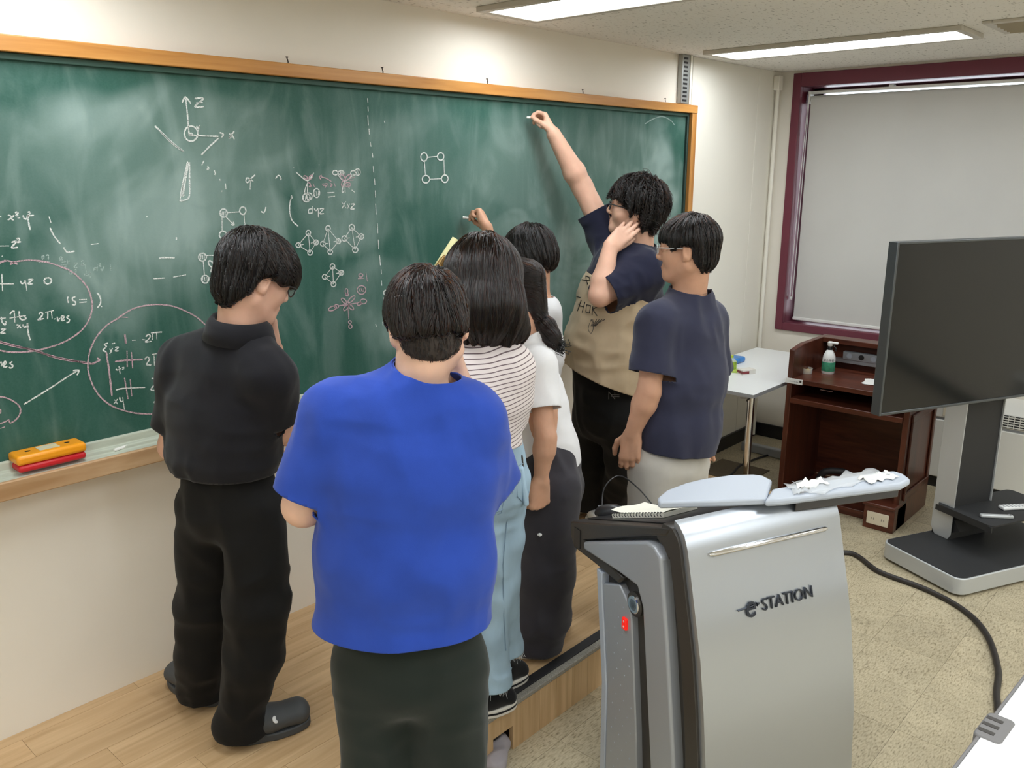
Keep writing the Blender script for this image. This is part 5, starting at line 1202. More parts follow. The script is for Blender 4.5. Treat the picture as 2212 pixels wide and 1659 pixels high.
# ------------------------------------------------------------------ hair
def hairline(pts):
    ys = [p[0] for p in pts]; zs = [p[1] for p in pts]
    return lambda y: np.interp(y, ys, zs)
def hair(P, base, c, R, sc, m, shells, line, whorl=(0.0, -0.05, 0.12), grav=0.4, swirl=0.5, n=5200, L=0.07, rad=0.0011, lift=0.004, mess=0.15, extra=None, clipface=None, h=0.0045, seed=1, rough=0.002, name='hair', steps=9, tipfree=0.3, strands_m=None):
    """hair volume around the skull plus strands that follow it"""
    rg = np.random.default_rng(seed); c = np.asarray(c, float)
    loc = lambda Q: ((Q - c) @ R) / sc
    def fn(Q):
        q = loc(Q); d = np.full(len(Q), 9.0)
        for (ce, r) in shells:
            p = q - np.array(ce); k0 = np.sqrt(((p / np.array(r)) ** 2).sum(1)); k1 = np.sqrt(((p / np.array(r) ** 2) ** 2).sum(1)) + 1e-9
            d = _mix(d, k0 * (k0 - 1) / k1, 0.02, 'u')
        if line is not None:
            e = (line(q[:, 1]) + 0.005 * vnoise((q * np.array([70, 70, 8])).astype(f32)) - q[:, 2]) * 0.85; k = 0.012; t = np.maximum(k - np.abs(d - e), 0) / k; d = np.maximum(d, e) + t * t * k * 0.25
        if clipface is not None: d = np.maximum(d, clipface(q))
        d = d * sc
        if extra is not None:
            e = extra.ev(Q.astype(f32)); d = _mix(d, e, 0.025, 'u')
        # locks: shallow grooves running away from the whorl
        w = np.array(whorl); a = np.arctan2(q[:, 0] - w[0], q[:, 1] - w[1]); rr = np.linalg.norm(q - w, axis=1)
        d = d - rough * (vnoise(np.stack([a * 7 + rr * 10, rr * 9, np.full(len(q), seed * 1.7)], 1).astype(f32)) + 0.8 * vnoise(np.stack([a * 19 + rr * 14, rr * 12, np.full(len(q), seed * 2.3)], 1).astype(f32)))
        return d
    lo, hi = c - 0.17 * sc, c + 0.17 * sc
    if extra is not None:
        a, b = extra.bounds(0.02); lo, hi = np.minimum(lo, a), np.maximum(hi, b)
    nn = np.ceil((hi - lo) / h).astype(int) + 1
    G = np.stack(np.meshgrid(*[lo[i] + h * np.arange(nn[i]) for i in range(3)], indexing='ij'), -1).reshape(-1, 3)
    D = fn(G).reshape(nn).astype(f32); V, F = nets(D, lo, h)
    ob = link(name, fastmesh(name, V - base, F), P, mats=[m], smooth=True)
    # strands
    T = tris(F); ar = np.linalg.norm(np.cross(V[T[:, 1]] - V[T[:, 0]], V[T[:, 2]] - V[T[:, 0]]), axis=1)
    cen = V[T].mean(1)
    t = rg.choice(len(T), n, p=ar / ar.sum()); b = rg.dirichlet((1, 1, 1), n); p = (V[T[t]] * b[:, :, None]).sum(1)
    ww = c + R @ (np.array(whorl) * sc); lens = L * (0.55 + 0.7 * rg.random(n)); st = lens / steps
    pts = [p.copy()]; qn = (loc(p) * 26 + seed).astype(f32); jit = np.stack([vnoise(qn), vnoise(qn + 17.3), vnoise(qn + 41.9)], 1) * mess * 2.2 + rg.normal(size=(n, 3)) * mess * 0.35; d0 = None
    hh = lift * rg.random(n)
    for k in range(steps):
        g = np.stack([fn(p + e) - fn(p - e) for e in np.eye(3) * 0.003], 1); g /= np.linalg.norm(g, axis=1, keepdims=True) + 1e-9
        v = p - ww; v /= np.linalg.norm(v, axis=1, keepdims=True) + 1e-9
        v = v + swirl * np.cross(np.broadcast_to(R[:, 2], v.shape), v) + np.array([0, 0, -grav]) + jit
        v -= g * (v * g).sum(1, keepdims=True) * (1 - 0.25 * tipfree * k / steps); v /= np.linalg.norm(v, axis=1, keepdims=True) + 1e-9
        if d0 is not None: v = v * 0.6 + d0 * 0.4
        d0 = v; p = p + v * st[:, None]
        d = fn(p); p = p - g * ((d - hh - lift * 0.4) * (1 - tipfree * k / steps))[:, None]
        pts.append(p.copy())
    A = np.stack(pts, 1).astype(f32)           # n, steps+1, 3
    cu = bpy.data.hair_curves.new('hair_strands'); cu.add_curves([steps + 1] * n)
    cu.position_data.foreach_set('vector', (A - base).astype(f32).ravel())
    ra = cu.attributes.get('radius') or cu.attributes.new('radius', 'FLOAT', 'POINT')
    prof = np.linspace(1.0, 0.25, steps + 1); ra.data.foreach_set('value', (np.tile(prof, (n, 1)) * rad * (0.7 + 0.6 * rg.random((n, 1)))).astype(f32).ravel())
    cu.materials.append(strands_m or STRAND.get(m.name, m))
    so = bpy.data.objects.new('hair_strands', cu); COL.objects.link(so); so.parent = ob; so['kind'] = 'stuff'
    return ob

# ------------------------------------------------------------------ shoes and glasses
def shoe(P, base, A, T, m_up, m_sole, name='shoe', w=0.048, hgt=0.085, sole=0.022, ground=0.0, toe=0.0, collar=True):
    """A: ankle, T: toe tip; returns the shoe"""
    d = nrm(V3(T[0] - A[0], T[1] - A[1], 0)); s = V3(d[1], -d[0], 0); heel = V3(A[0], A[1], ground) - d * 0.045
    Ln = np.linalg.norm((T - heel)[:2]); S = SDF()
    q = lambda l, x, z: heel + d * l * Ln + s * x + V3(0, 0, z)
    S.ecap(q(0.16, 0, sole + 0.03), q(0.45, 0, sole + 0.03), w * 0.80, 0.036, w * 0.85, 0.034, s, 0.03)
    S.ecap(q(0.45, 0, sole + 0.026), q(0.84, 0, sole + 0.014 + toe), w * 0.9, 0.034, w * 0.92, 0.026 + toe, s, 0.03)
    if collar: S.cap(q(0.18, 0, sole + 0.03), q(0.22, 0, hgt), w * 0.75, w * 0.70, 0.03)
    V, F = S.mesh(0.005); V[:, 2] = np.maximum(V[:, 2], ground + sole * 0.6)
    o = link(name, fastmesh(name, V - base, F), P, mats=[m_up], smooth=True)
    out = []
    for k in range(40):
        t = 2 * math.pi * k / 40; lx = math.cos(t); wx = math.sin(t)
        ww = w * (0.92 if lx > 0 else 0.80) * (abs(wx) ** 0.8) * (1 if wx > 0 else -1)
        out.append((0.5 + 0.5 * abs(lx) ** 0.75 * (1 if lx > 0 else -1), ww))
    out = [(l, x) for (l, x) in out]
    MB().prism(out, 0.001, sole, lambda l, x, z: q(l, x, z)).done('sole', m_sole, o, base, bevel=0.004)
    return o, q, Ln
def glasses(P, base, c, R, sc, m, r=0.004, lens=True, metal=False, wide=0.0):
    L = lambda x, y, z: c + R @ (V3(x, y, z) * sc) - base
    b = MB()
    for s in (-1, 1):
        ring = [L(s * 0.033 + 0.024 * math.cos(t), 0.108 - 0.006 * abs(math.cos(t) * s > 0) * abs(math.cos(t)), -0.002 + 0.018 * math.sin(t)) for t in [2 * math.pi * k / 18 for k in range(19)]]
        b.tube(ring, r, 6, False); b.tube([L(s * 0.057, 0.106, 0.006), L(s * 0.080, 0.085, 0.008), L(s * 0.084, 0.03, 0.006), L(s * 0.083, -0.005, 0.004)], r, 6)
    b.tube([L(-0.010, 0.110, 0.004), L(0, 0.113, 0.006), L(0.010, 0.110, 0.004)], r, 6)
    o = b.done('glasses', m, P, smooth=True)
    for s in (-1, 1):
        MB().prism([(0.023 * math.cos(t), 0.017 * math.sin(t)) for t in [2 * math.pi * k / 18 for k in range(18)]], -0.0006, 0.0006, lambda u, v, h_: L(s * 0.033 + u, 0.106 + h_, -0.002 + v)).done('lens', film2, o)
    return o
film2 = bpy.data.materials.new('spectacle_lens'); film2.use_nodes = True
_b = film2.node_tree.nodes['Principled BSDF']; _b.inputs['Alpha'].default_value = 0.18; _b.inputs['Roughness'].default_value = 0.05; _b.inputs['Base Color'].default_value = (0.8, 0.85, 0.9, 1)
M_eyew = mat('eye_white', srgb(225, 220, 215), 0.3); M_iris = mat('dark_iris', (0.015, 0.010, 0.008), 0.2)
def eyes(P, base, c, R, sc, hm):
    L = lambda x, y, z: c + R @ (V3(x, y, z) * sc) - base
    for s in (-1, 1):
        S = SDF(); S.ell(L(s * 0.031, 0.0845, -0.001), R, V3(0.0115, 0.007, 0.0045) * sc); v, f = S.mesh(0.0018); link('eye', fastmesh('eye', v, f), P, mats=[M_eyew], smooth=True)
        S = SDF(); S.ell(L(s * 0.031, 0.0888, -0.001), R, V3(0.0050, 0.0030, 0.0045) * sc); v, f = S.mesh(0.0014); link('iris', fastmesh('iris', v, f), P, mats=[M_iris], smooth=True)
        MB().tube([L(s * 0.014, 0.094, 0.020), L(s * 0.030, 0.094, 0.026), L(s * 0.048, 0.082, 0.022)], [0.003, 0.0035, 0.0015], 6).done('eyebrow', hm, P, smooth=True)
    MB().tube([L(-0.018, 0.0965, -0.070), L(0, 0.0985, -0.0695), L(0.018, 0.0965, -0.070)], [0.001, 0.0022, 0.001], 6).done('mouth_line', mat('lip_line', srgb(150, 84, 78), 0.5) if 'lip_line' not in bpy.data.materials else bpy.data.materials['lip_line'], P, smooth=True)
# ================================================================== the seven people
Dn = V3(0, 0, -1)
def plane_cut(a, b):
    """cut through two points, running along the viewing direction, dropping what lies below"""
    n = np.cross(b - a, FH); n = nrm(n if n[2] < 0 else -n); return a, n
def torso(S, secs, side, tg='t', k=0.05):
    for (a, b) in zip(secs, secs[1:]): S.ecap(a[0], b[0], a[1], a[2], b[1], b[2], side, k, tg)
def legs(S, ch, tg, k=0.03):
    for (a, b) in zip(ch, ch[1:]): S.cap(a[0], b[0], a[1], b[1], k, tg)
def below(p, dz): return p + V3(0, 0, -dz)
M_polo = cloth_mat('black_pique', (0.010, 0.010, 0.013), 0.4, scale=700, sheen=0.12)
M_blackpant = cloth_mat('black_trousers', (0.008, 0.008, 0.008), 0.2, sheen=0.06)

# ------------------------------------------------------------------ 1  black polo shirt, at the left
H = 2.30; G = lambda x, y, o=0.0: at_h(x, y, H + o)
J = dict(head=G(552, 598, 0.02), neck=G(518, 706, 0.0), SL=G(396, 782, 0.10), SR=G(582, 812, -0.06), EL=G(372, 965, 0.14), WL=G(520, 965, 0.33), ER=G(603, 930, 0.02), WR=G(592, 758, 0.15),
         HL=G(447, 1085, 0.07), HR=G(545, 1090, -0.01), KL=G(441, 1300, 0.12), KR=G(556, 1305, -0.02), AL=V3(1.185, 2.42, 0.275), AR=V3(1.165, 2.15, 0.275), TL=V3(1.16, 2.63, PZ), TR=V3(1.345, 2.085, PZ))
R = basis(yawdir(96, -24), roll=-3)
P1, b1, tips = make_person('person in a black polo shirt and black trousers, right hand raised to the chin', J, (1.17, 2.28, PZ), M_skin, R, 0.94, hands={'R': (V3(-0.05, 0.10, 1), yawdir(-80), CHIN, ((0.8, 0.3, 0.5), (0.6, -0.2, 0.8), (0.4, -0.4, 0.8)))})
S = SDF(); sd = nrm(J['SR'] - J['SL'])
torso(S, [(G(497, 800, 0.02), 0.165, 0.105), (G(487, 900, 0.03), 0.170, 0.118), (G(482, 985, 0.03), 0.165, 0.120), (G(488, 1035, 0.03), 0.125, 0.092)], sd)
for s in 'LR': S.cap(below(J['neck'], 0.048), below(J['S' + s], 0.006), 0.058, 0.060, 0.05, 't')
nk = neckhole(S, J, R, 0.94, 0.054, 0.014)
S.sleeve(J['SL'], J['EL'], 0.066, 0.062, 0.75, 0.04, 'l'); S.sleeve(J['SR'], J['ER'], 0.066, 0.064, 0.70, 0.04, 'r')
S.post.append(folds(0.0035, (10, 10, 5), 1.0, 0.8, (9,9,16))); S.post.append(folds(0.0032, (20, 20, 8), 4.0))
garment('polo_shirt', S, P1, b1, M_polo, cuts=[(('r',), J['SR'] + (J['ER'] - J['SR']) * 0.70, J['ER'] - J['SR']), (('l',), J['SL'] + (J['EL'] - J['SL']) * 0.75, J['EL'] - J['SL']), (('t',), G(488, 1036, -0.07), Dn)], fns=[nk[0]])
collar_band(P1, b1, M_polo, nk[1] - nk[2] * 0.014, nk[2], yawdir(70), nk[3] - 0.001, nk[3] - 0.001, 0.022, 0.030, 0.004, 0.034)
S = SDF(); hs = nrm(J['HR'] - J['HL'])
S.ecap(G(488, 970, 0.03), G(492, 1045, 0.03), 0.126, 0.096, 0.132, 0.102, hs, 0.04, 'p'); S.ecap(G(492, 1045, 0.03), G(495, 1090, 0.03), 0.128, 0.098, 0.140, 0.115, hs, 0.04, 'p')
legs(S, [(G(447, 1100, 0.07), 0.088), (G(441, 1300, 0.11), 0.078), (G(437, 1410, 0.15), 0.076), (G(432, 1492, 0.19), 0.066), (V3(1.18, 2.42, 0.20), 0.064)], 'l')
legs(S, [(G(545, 1105, -0.01), 0.095), (G(557, 1300, -0.02), 0.086), (G(545, 1420, -0.01), 0.080), (G(512, 1560, 0.0), 0.070), (V3(1.155, 2.15, 0.21), 0.066)], 'r')
S.post.append(folds(0.006, (12, 12, 6), 2.0, 0.8, (10, 10, 14)))
garment('trousers', S, P1, b1, M_blackpant, cuts=[(None, V3(0, 0, 0.212), Dn), (None, G(490, 985, 0.03), V3(0, 0, 1))])
M_clog = mat('charcoal_foam', srgb(70, 73, 76), 0.6, bump=0.1, bscale=300)
for s in 'LR':
    o_, q_, L_ = shoe(P1, b1, J['A' + s], J['T' + s], M_clog, M_clog, 'clog', w=0.056, hgt=0.075, sole=0.026, ground=PZ, toe=0.012)
    if s == 'R':
        bt = MB().lathe([(0.001, 0.0), (0.011, 0.0), (0.012, 0.003), (0.009, 0.005), (0.001, 0.004)], (0, 0, 0), 16, ax=0).done('button_charm', M_white, o_, smooth=True)
        pb = q_(0.50, 0.046, 0.072); bt.location = tuple(pb - b1); bt.rotation_euler = (0, math.radians(-35), math.radians(-60))
hair(P1, b1, J['head'], R, 0.92, M_hair, [((0, -0.014, 0.036), (0.099, 0.113, 0.104)), ((0, 0.03, 0.03), (0.098, 0.09, 0.088)), ((0, -0.045, -0.035), (0.080, 0.066, 0.075))], hairline([(-0.13, -0.100), (-0.07, -0.104), (-0.040, -0.05), (-0.030, -0.02), (-0.022, 0.018), (0.0, 0.024), (0.018, 0.020), (0.03, 0.008), (0.055, 0.006), (0.075, 0.014), (0.13, 0.010)]), (0.005, -0.045, 0.13), 0.35, 0.7, 8500, 0.075, 0.0009, mess=0.25, rough=0.0035, seed=11)
glasses(P1, b1, J['head'], R, 0.94, M_blackp, 0.0018); eyes(P1, b1, J['head'], R, 0.94, M_hair)

# ------------------------------------------------------------------ 2  blue T-shirt, in the foreground (standing on the tiles)
H = 1.75; G = lambda x, y, o=0.0: at_h(x, y, H + o)
J = dict(head=G(925, 702, 0.03), neck=G(900, 830, 0.0), SL=G(726, 892, 0.01), SR=G(1022, 904, 0.01), EL=G(656, 1092, 0.0), WL=G(770, 1055, 0.26), ER=G(1056, 1035, 0.09), WR=G(1006, 848, 0.10), HL=G(812, 1440, 0.0), HR=G(962, 1440, 0.0))
fl = V3(1.165, 1.33, 0)
for s, o in (('L', -0.09), ('R', 0.09)):
    J['K' + s] = J['H' + s] * V3(1, 1, 0) + V3(0, 0, 0.46) + RT * 0.0; J['A' + s] = J['K' + s] * V3(1, 1, 0) + V3(0, 0, 0.095); J['T' + s] = J['A' + s] * V3(1, 1, 0) + yawdir(45) * 0.17
R = basis(yawdir(38, -14), roll=4)
P2, b2, tips = make_person('person in a bright blue T-shirt seen from behind in the foreground, hand at the chin', J, fl, M_skin3, R, 0.94, arm=1.15, neck_r=0.049, hands={'R': (V3(-0.20, 0.10, 1), yawdir(-50), CHIN, ((0.8, 0.3, 0.5), (0.6, -0.2, 0.8), (0.4, -0.4, 0.8)))})
M_blue = cloth_mat('blue_cotton', srgb(42, 74, 172), 0.3, 0.08, scale=700)
S = SDF(); sd = nrm(J['SR'] - J['SL'])
torso(S, [(G(882, 905, 0.0), 0.175, 0.105), (G(882, 1010, 0.0), 0.188, 0.122), (G(876, 1200, 0.0), 0.188, 0.130), (G(868, 1400, 0.0), 0.194, 0.134), (G(866, 1500, 0.0), 0.196, 0.136)], sd)
for s in 'LR': S.cap(below(J['neck'], 0.046), below(J['S' + s], 0.008), 0.056, 0.060, 0.05, 't')
nk = neckhole(S, J, R, 0.94, 0.050, 0.018)
S.sleeve(J['SL'], J['EL'], 0.064, 0.074, 0.86, 0.04, 'l'); S.sleeve(J['SR'], J['ER'], 0.064, 0.072, 1.0, 0.04, 'r')
S.post.append(folds(0.0035, (9, 9, 3), 3.0, 0.6, (9, 9, 18))); S.post.append(folds(0.0030, (18, 18, 8), 8.0))
hem = plane_cut(G(672, 1378, 0.0), G(1062, 1385, 0.0))
garment('t_shirt', S, P2, b2, M_blue, h=0.0075, cuts=[(('l',), J['SL'] + (J['EL'] - J['SL']) * 0.86, J['EL'] - J['SL']), (('r',), J['SR'] + (J['ER'] - J['SR']) * 1.0, J['ER'] - J['SR']), (('t',), V3(0, 0, G(868, 1398, -0.12)[2]), Dn)], fns=[nk[0]])
collar_band(P2, b2, M_blue, nk[1] - nk[2] * 0.014, nk[2], yawdir(45), nk[3] - 0.001, nk[3] - 0.001, 0.022)
S = SDF(); S.ecap(G(880, 1340, 0), G(884, 1430, 0), 0.155, 0.115, 0.160, 0.125, sd, 0.04, 'p')
for s in 'LR': legs(S, [(J['H' + s], 0.097), (J['K' + s], 0.085), (J['A' + s] + V3(0, 0, -0.02), 0.080)], s)
S.post.append(folds(0.006, (12, 12, 5), 5.0))
M_dgreen = cloth_mat('dark_green_trousers', srgb(30, 38, 34), 0.25)
garment('trousers', S, P2, b2, M_dgreen, h=0.010, cuts=[(None, V3(0, 0, 0.07), Dn)])
for s in 'LR': shoe(P2, b2, J['A' + s], J['T' + s], M_white, M_white, 'shoe', ground=0.0)
hair(P2, b2, J['head'], R, 0.925, M_hairb, [((0, -0.010, 0.038), (0.090, 0.107, 0.096)), ((0, 0.03, 0.03), (0.089, 0.086, 0.084)), ((0, -0.05, -0.01), (0.078, 0.062, 0.06))], hairline([(-0.13, -0.024), (-0.06, -0.022), (-0.036, -0.014), (-0.022, 0.016), (0.0, 0.022), (0.018, 0.018), (0.03, 0.008), (0.06, 0.02), (0.13, 0.02)]), (0.020, -0.055, 0.13), 0.45, 0.4, 7000, 0.08, 0.0009, mess=0.25, rough=0.0035, seed=12, name='hair')
M_stubble = hair_mat('clipped_hair', (0.045, 0.036, 0.031), 0.8)
hair(P2, b2, J['head'], R, 0.925, M_stubble, [((0, -0.0125, 0.022), (0.0825, 0.1005, 0.096)), ((0, -0.038, -0.042), (0.064, 0.062, 0.055))], hairline([(-0.13, -0.088), (-0.07, -0.090), (-0.038, -0.060), (-0.026, 0.016), (0.0, 0.026), (0.04, 0.02), (0.13, 0.06)]), (0, -0.05, 0.13), 1.2, 0.1, 3500, 0.012, 0.0006, lift=0.002, seed=13, name='clipped_hair', rough=0.0005, steps=3)
eyes(P2, b2, J['head'], R, 0.925, M_hairb)

# ------------------------------------------------------------------ 3  striped shirt and jeans
H = 2.42; G = lambda x, y, o=0.0: at_h(x, y, H + o)
J = dict(head=G(1046, 607, 0.02), neck=G(1050, 735, 0.0), SL=G(978, 790, 0.02), SR=G(1100, 795, -0.02), EL=G(988, 800, 0.20), WL=G(1006, 640, 0.20), ER=G(1098, 900, 0.10), WR=G(1070, 850, 0.24),
         HL=G(1046, 1030, 0.0), HR=G(1082, 1035, 0.03), KL=G(1054, 1270, 0.0), KR=G(1080, 1240, 0.06), AL=V3(1.725, 1.70, 0.265), AR=V3(1.865, 1.76, 0.265))
J['TL'] = J['AL'] * V3(1, 1, 0) + yawdir(110) * 0.135 + V3(0, 0, PZ); J['TR'] = J['AR'] * V3(1, 1, 0) + yawdir(102) * 0.135 + V3(0, 0, PZ)
R = basis(yawdir(55, -12), roll=-3)
P3, b3, tips = make_person('person with shoulder-length dark hair in a thin-striped white shirt and pale jeans', J, (1.83, 1.73, PZ), M_skin3, R, 0.96, arm=0.85, neck_r=0.047, leg=0.85, hands={'L': (G(972, 556, 0.20) - G(1006, 640, 0.20), nrm(FH), FIST, None)})
def stripe_mat():
    m = cloth_mat('striped_jersey', srgb(226, 214, 214), 0.2); nt = m.node_tree; b = nt.nodes['Principled BSDF']
    tc = nt.nodes.new('ShaderNodeTexCoord'); sp = nt.nodes.new('ShaderNodeSeparateXYZ'); nt.links.new(tc.outputs['Object'], sp.inputs[0])
    nz = nt.nodes.new('ShaderNodeTexNoise'); nz.inputs['Scale'].default_value = 5; nt.links.new(tc.outputs['Object'], nz.inputs['Vector'])
    def op(o, a, c):
        q = nt.nodes.new('ShaderNodeMath'); q.operation = o
        for i, v in enumerate((a, c)):
            if isinstance(v, (int, float)): q.inputs[i].default_value = v
            else: nt.links.new(v, q.inputs[i])
        return q.outputs[0]
    v = op('ADD', op('ADD', sp.outputs[2], op('MULTIPLY', sp.outputs[0], -0.22)), op('MULTIPLY', nz.outputs['Fac'], 0.03))
    fr_ = op('FRACT', op('DIVIDE', v, 0.0128), 0); st = op('LESS_THAN', fr_, 0.20)
    mx = nt.nodes.new('ShaderNodeMix'); mx.data_type = 'RGBA'; mx.inputs['A'].default_value = (*srgb(234, 224, 222), 1); mx.inputs['B'].default_value = (*srgb(112, 96, 100), 1)
    nt.links.new(st, mx.inputs['Factor']); nt.links.new(mx.outputs['Result'], b.inputs['Base Color']); return m
S = SDF(); sd = nrm(J['SR'] - J['SL'])
torso(S, [(G(1040, 805, 0.0), 0.118, 0.088), (G(1046, 860, 0.0), 0.125, 0.095), (G(1048, 930, 0.0), 0.086, 0.088), (G(1056, 985, 0.0), 0.10, 0.09)], sd)
for s in 'LR': S.cap(below(J['neck'], 0.045), J['S' + s], 0.050, 0.056, 0.045, 't')
S.sleeve(J['SL'], J['EL'], 0.060, 0.062, 1.0, 0.04, 'l'); S.sleeve(J['SR'], J['ER'], 0.062, 0.064, 1.0, 0.04, 'r')
S.post.append(folds(0.005, (13, 13, 5), 6.0)); S.post.append(folds(0.002, (25, 25, 12), 2.0))
garment('striped_shirt', S, P3, b3, stripe_mat(), cuts=[(('l',), J['EL'], J['EL'] - J['SL']), (('r',), J['ER'], J['ER'] - J['SR']), (None, J['neck'] + V3(0, 0, -0.002), V3(0, 0, 1)), (('t',), G(1080, 955, 0), Dn)])
def denim():
    return mat('pale_denim', srgb(164, 190, 208), 0.85, spec=0.2, var=0.16, vscale=9, bump=0.35, bscale=700, bdist=0.0006, stretch=(1, 1, 0.5))
M_denim = denim()
S = SDF(); hs = nrm(J['HR'] - J['HL'])
S.ecap(G(1060, 960, 0.0), G(1064, 1040, 0.01), 0.094, 0.086, 0.104, 0.104, hs, 0.05, 'p')
legs(S, [(G(1046, 1050, 0.0), 0.080), (G(1052, 1200, 0.0), 0.066), (G(1056, 1290, 0.0), 0.056), (G(1064, 1470, 0.0), 0.055), (G(1066, 1510, 0.01), 0.056)], 'l')
legs(S, [(G(1086, 1045, 0.03), 0.078), (G(1082, 1160, 0.05), 0.064), (G(1080, 1250, 0.06), 0.056), (G(1092, 1400, 0.10), 0.052), (G(1094, 1450, 0.12), 0.053)], 'r')
S.post.append(folds(0.004, (14, 14, 10), 7.0, 0.9, (10, 10, 20)))
jz, Vj, Tj = garment('jeans', S, P3, b3, M_denim, cuts=[(('l',), G(1066, 1488, -0.03), Dn), (('r',), G(1094, 1412, 0.08), Dn)])
M_black_canvas = cloth_mat('black_canvas', (0.012, 0.012, 0.013), 0.3); M_rubw = mat('white_rubber', srgb(232, 228, 218), 0.6)
for s in 'LR':
    o_, q_, L_ = shoe(P3, b3, J['A' + s], J['T' + s], M_black_canvas, M_rubw, 'sneaker', w=0.044, hgt=0.09, sole=0.030, ground=PZ)
    out = [(0.5 + 0.5 * abs(math.cos(t)) ** 0.75 * (1 if math.cos(t) > 0 else -1), 0.0455 * (0.92 if math.cos(t) > 0 else 0.80) * abs(math.sin(t)) ** 0.8 * (1 if math.sin(t) > 0 else -1)) for t in [2 * math.pi * k / 40 for k in range(40)]]
    MB().prism(out, 0.014, 0.020, lambda l, x, z: q_(l, x * 1.015, z)).done('sole_stripe', M_black_canvas, o_, b3)
    for k in range(4): MB().tube([q_(0.42 + 0.08 * k, -0.018, 0.078 - 0.011 * k), q_(0.43 + 0.08 * k, 0, 0.088 - 0.011 * k), q_(0.42 + 0.08 * k, 0.018, 0.078 - 0.011 * k)], 0.0028, 5).done('lace', M_rubw, o_, b3)
# frayed hem threads
fp = []
for s in 'LR':
    a_, hz_, = (G(1065, 1488, 0.005), G(1066, 1488, -0.03)[2] + 0.004) if s == 'L' else (G(1093, 1412, 0.105), G(1094, 1412, 0.08)[2] + 0.004)
    for k in range(60):
        t = random.random() * 6.283; r_ = 0.054; p = V3(a_[0] + r_ * math.cos(t), a_[1] + r_ * math.sin(t), hz_); fp.append((p, p + V3(random.uniform(-0.012, 0.012), random.uniform(-0.012, 0.012), -random.uniform(0.012, 0.032))))
b = MB()
for (p, q) in fp: b.tube([p, (p + q) / 2 + V3(random.uniform(-0.004, 0.004), 0, 0), q], 0.0008, 4)
fy = b.done('frayed_hem', mat('denim_threads', srgb(216, 222, 224), 0.9), jz, b3); fy['kind'] = 'stuff'
bj = BVHTree.FromPolygons([tuple(v) for v in Vj], [tuple(t) for t in Tj])
def late_strokes():
    M_st = mat('denim_seam', srgb(128, 152, 172), 0.9)
    cloth_strokes('seam', [[(1112, 1010), (1117, 1072), (1126, 1082), (1142, 1062)], [(1112, 1010), (1130, 1000), (1143, 1004)], [(1048, 1084), (1052, 1118), (1082, 1108), (1090, 1072)], [(1048, 1112), (1066, 1108), (1086, 1100)], [(1100, 960), (1104, 1010), (1106, 1060), (1094, 1130), (1086, 1220), (1088, 1330), (1092, 1405)], [(1046, 960), (1080, 968), (1118, 958)]], M_st, jz, b3, bj, 0.003)
ex = SDF(); hc = J['head']; tip = G(1062, 715, 0.0)
ex.ecap(hc + R @ V3(0, -0.03, 0.01), hc + R @ V3(0.0, -0.045, -0.07), 0.106, 0.090, 0.120, 0.084, R[:, 0], 0.04)
ex.ecap(hc + R @ V3(0, -0.045, -0.07), tip, 0.120, 0.084, 0.110, 0.062, R[:, 0], 0.04)
hair(P3, b3, hc, R, 0.96, M_hairb, [((0, -0.012, 0.036), (0.104, 0.114, 0.104))], hairline([(-0.13, -0.09), (0.0, -0.09), (0.05, 0.02), (0.08, 0.045), (0.13, 0.05)]), (0.0, 0.07, 0.11), 2.2, 0.0, 12000, 0.19, 0.0010, seed=14, extra=ex, mess=0.2, steps=12, tipfree=0.4, rough=0.004)
eyes(P3, b3, hc, R, 0.96, M_hairb)
# a bleached lock at the left of the head
lk = [G(962, 555, 0.0), G(953, 580, 0.01), G(950, 610, 0.02), G(956, 660, 0.02)]
b = MB()
for k in range(26):
    o3 = RNG.normal(size=3) * 0.006; b.tube([p + o3 * (0.6 + 0.4 * i) for i, p in enumerate(spline(lk, 3))], 0.0022, 4)
lo_ = b.done('bleached_lock', M_blonde, P3, b3, smooth=True); lo_['kind'] = 'stuff'; lo_['label'] = 'blonde bleached lock of hair'

# ------------------------------------------------------------------ 4  ponytail, white T-shirt, wide dark trousers
H = 2.80; G = lambda x, y, o=0.0: at_h(x, y, H + o)
J = dict(head=G(1106, 638, 0.10), neck=G(1146, 735, 0.05), SL=G(1160, 794, -0.07), SR=G(1118, 770, 0.22), EL=G(1179, 945, -0.16), WL=G(1168, 1036, -0.16), ER=G(1110, 900, 0.30), WR=G(1080, 860, 0.45),
         HL=G(1186, 1040, -0.05), HR=G(1196, 1030, 0.12), KL=G(1174, 1225, -0.02), KR=G(1182, 1220, 0.14), AL=V3(2.115, 1.80, 0.265), AR=V3(2.235, 1.935, 0.265))
J['TL'] = J['AL'] * V3(1, 1, 0) + yawdir(-35) * 0.16 + V3(0, 0, PZ); J['TR'] = J['AR'] * V3(1, 1, 0) + yawdir(-20) * 0.16 + V3(0, 0, PZ)
R = basis(yawdir(-8, -32), roll=0)
P4, b4, tips = make_person('person with a ponytail in a white T-shirt and wide charcoal trousers, fist hanging down', J, (2.17, 1.86, PZ), M_skin2, R, 0.96, arm=0.86, neck_r=0.048, leg=0.9, hands={'L': (V3(-0.06, 0.0, -1), yawdir(15), FIST, ((0.8, 0.35, 0.5), (0.6, -0.3, 0.8), (0.3, -0.6, 0.7)))})
M_wtee = cloth_mat('white_cotton', srgb(232, 232, 234), 0.2, 0.03, scale=700)
S = SDF(); sd = nrm(J['SL'] - J['SR'])
torso(S, [(G(1138, 800, 0.09), 0.120, 0.092), (G(1158, 880, 0.09), 0.122, 0.100), (G(1178, 965, 0.07), 0.130, 0.108), (G(1186, 1045, 0.05), 0.140, 0.114)], sd)
for s in 'LR': S.cap(below(J['neck'], 0.062), J['S' + s], 0.052, 0.056, 0.045, 't')
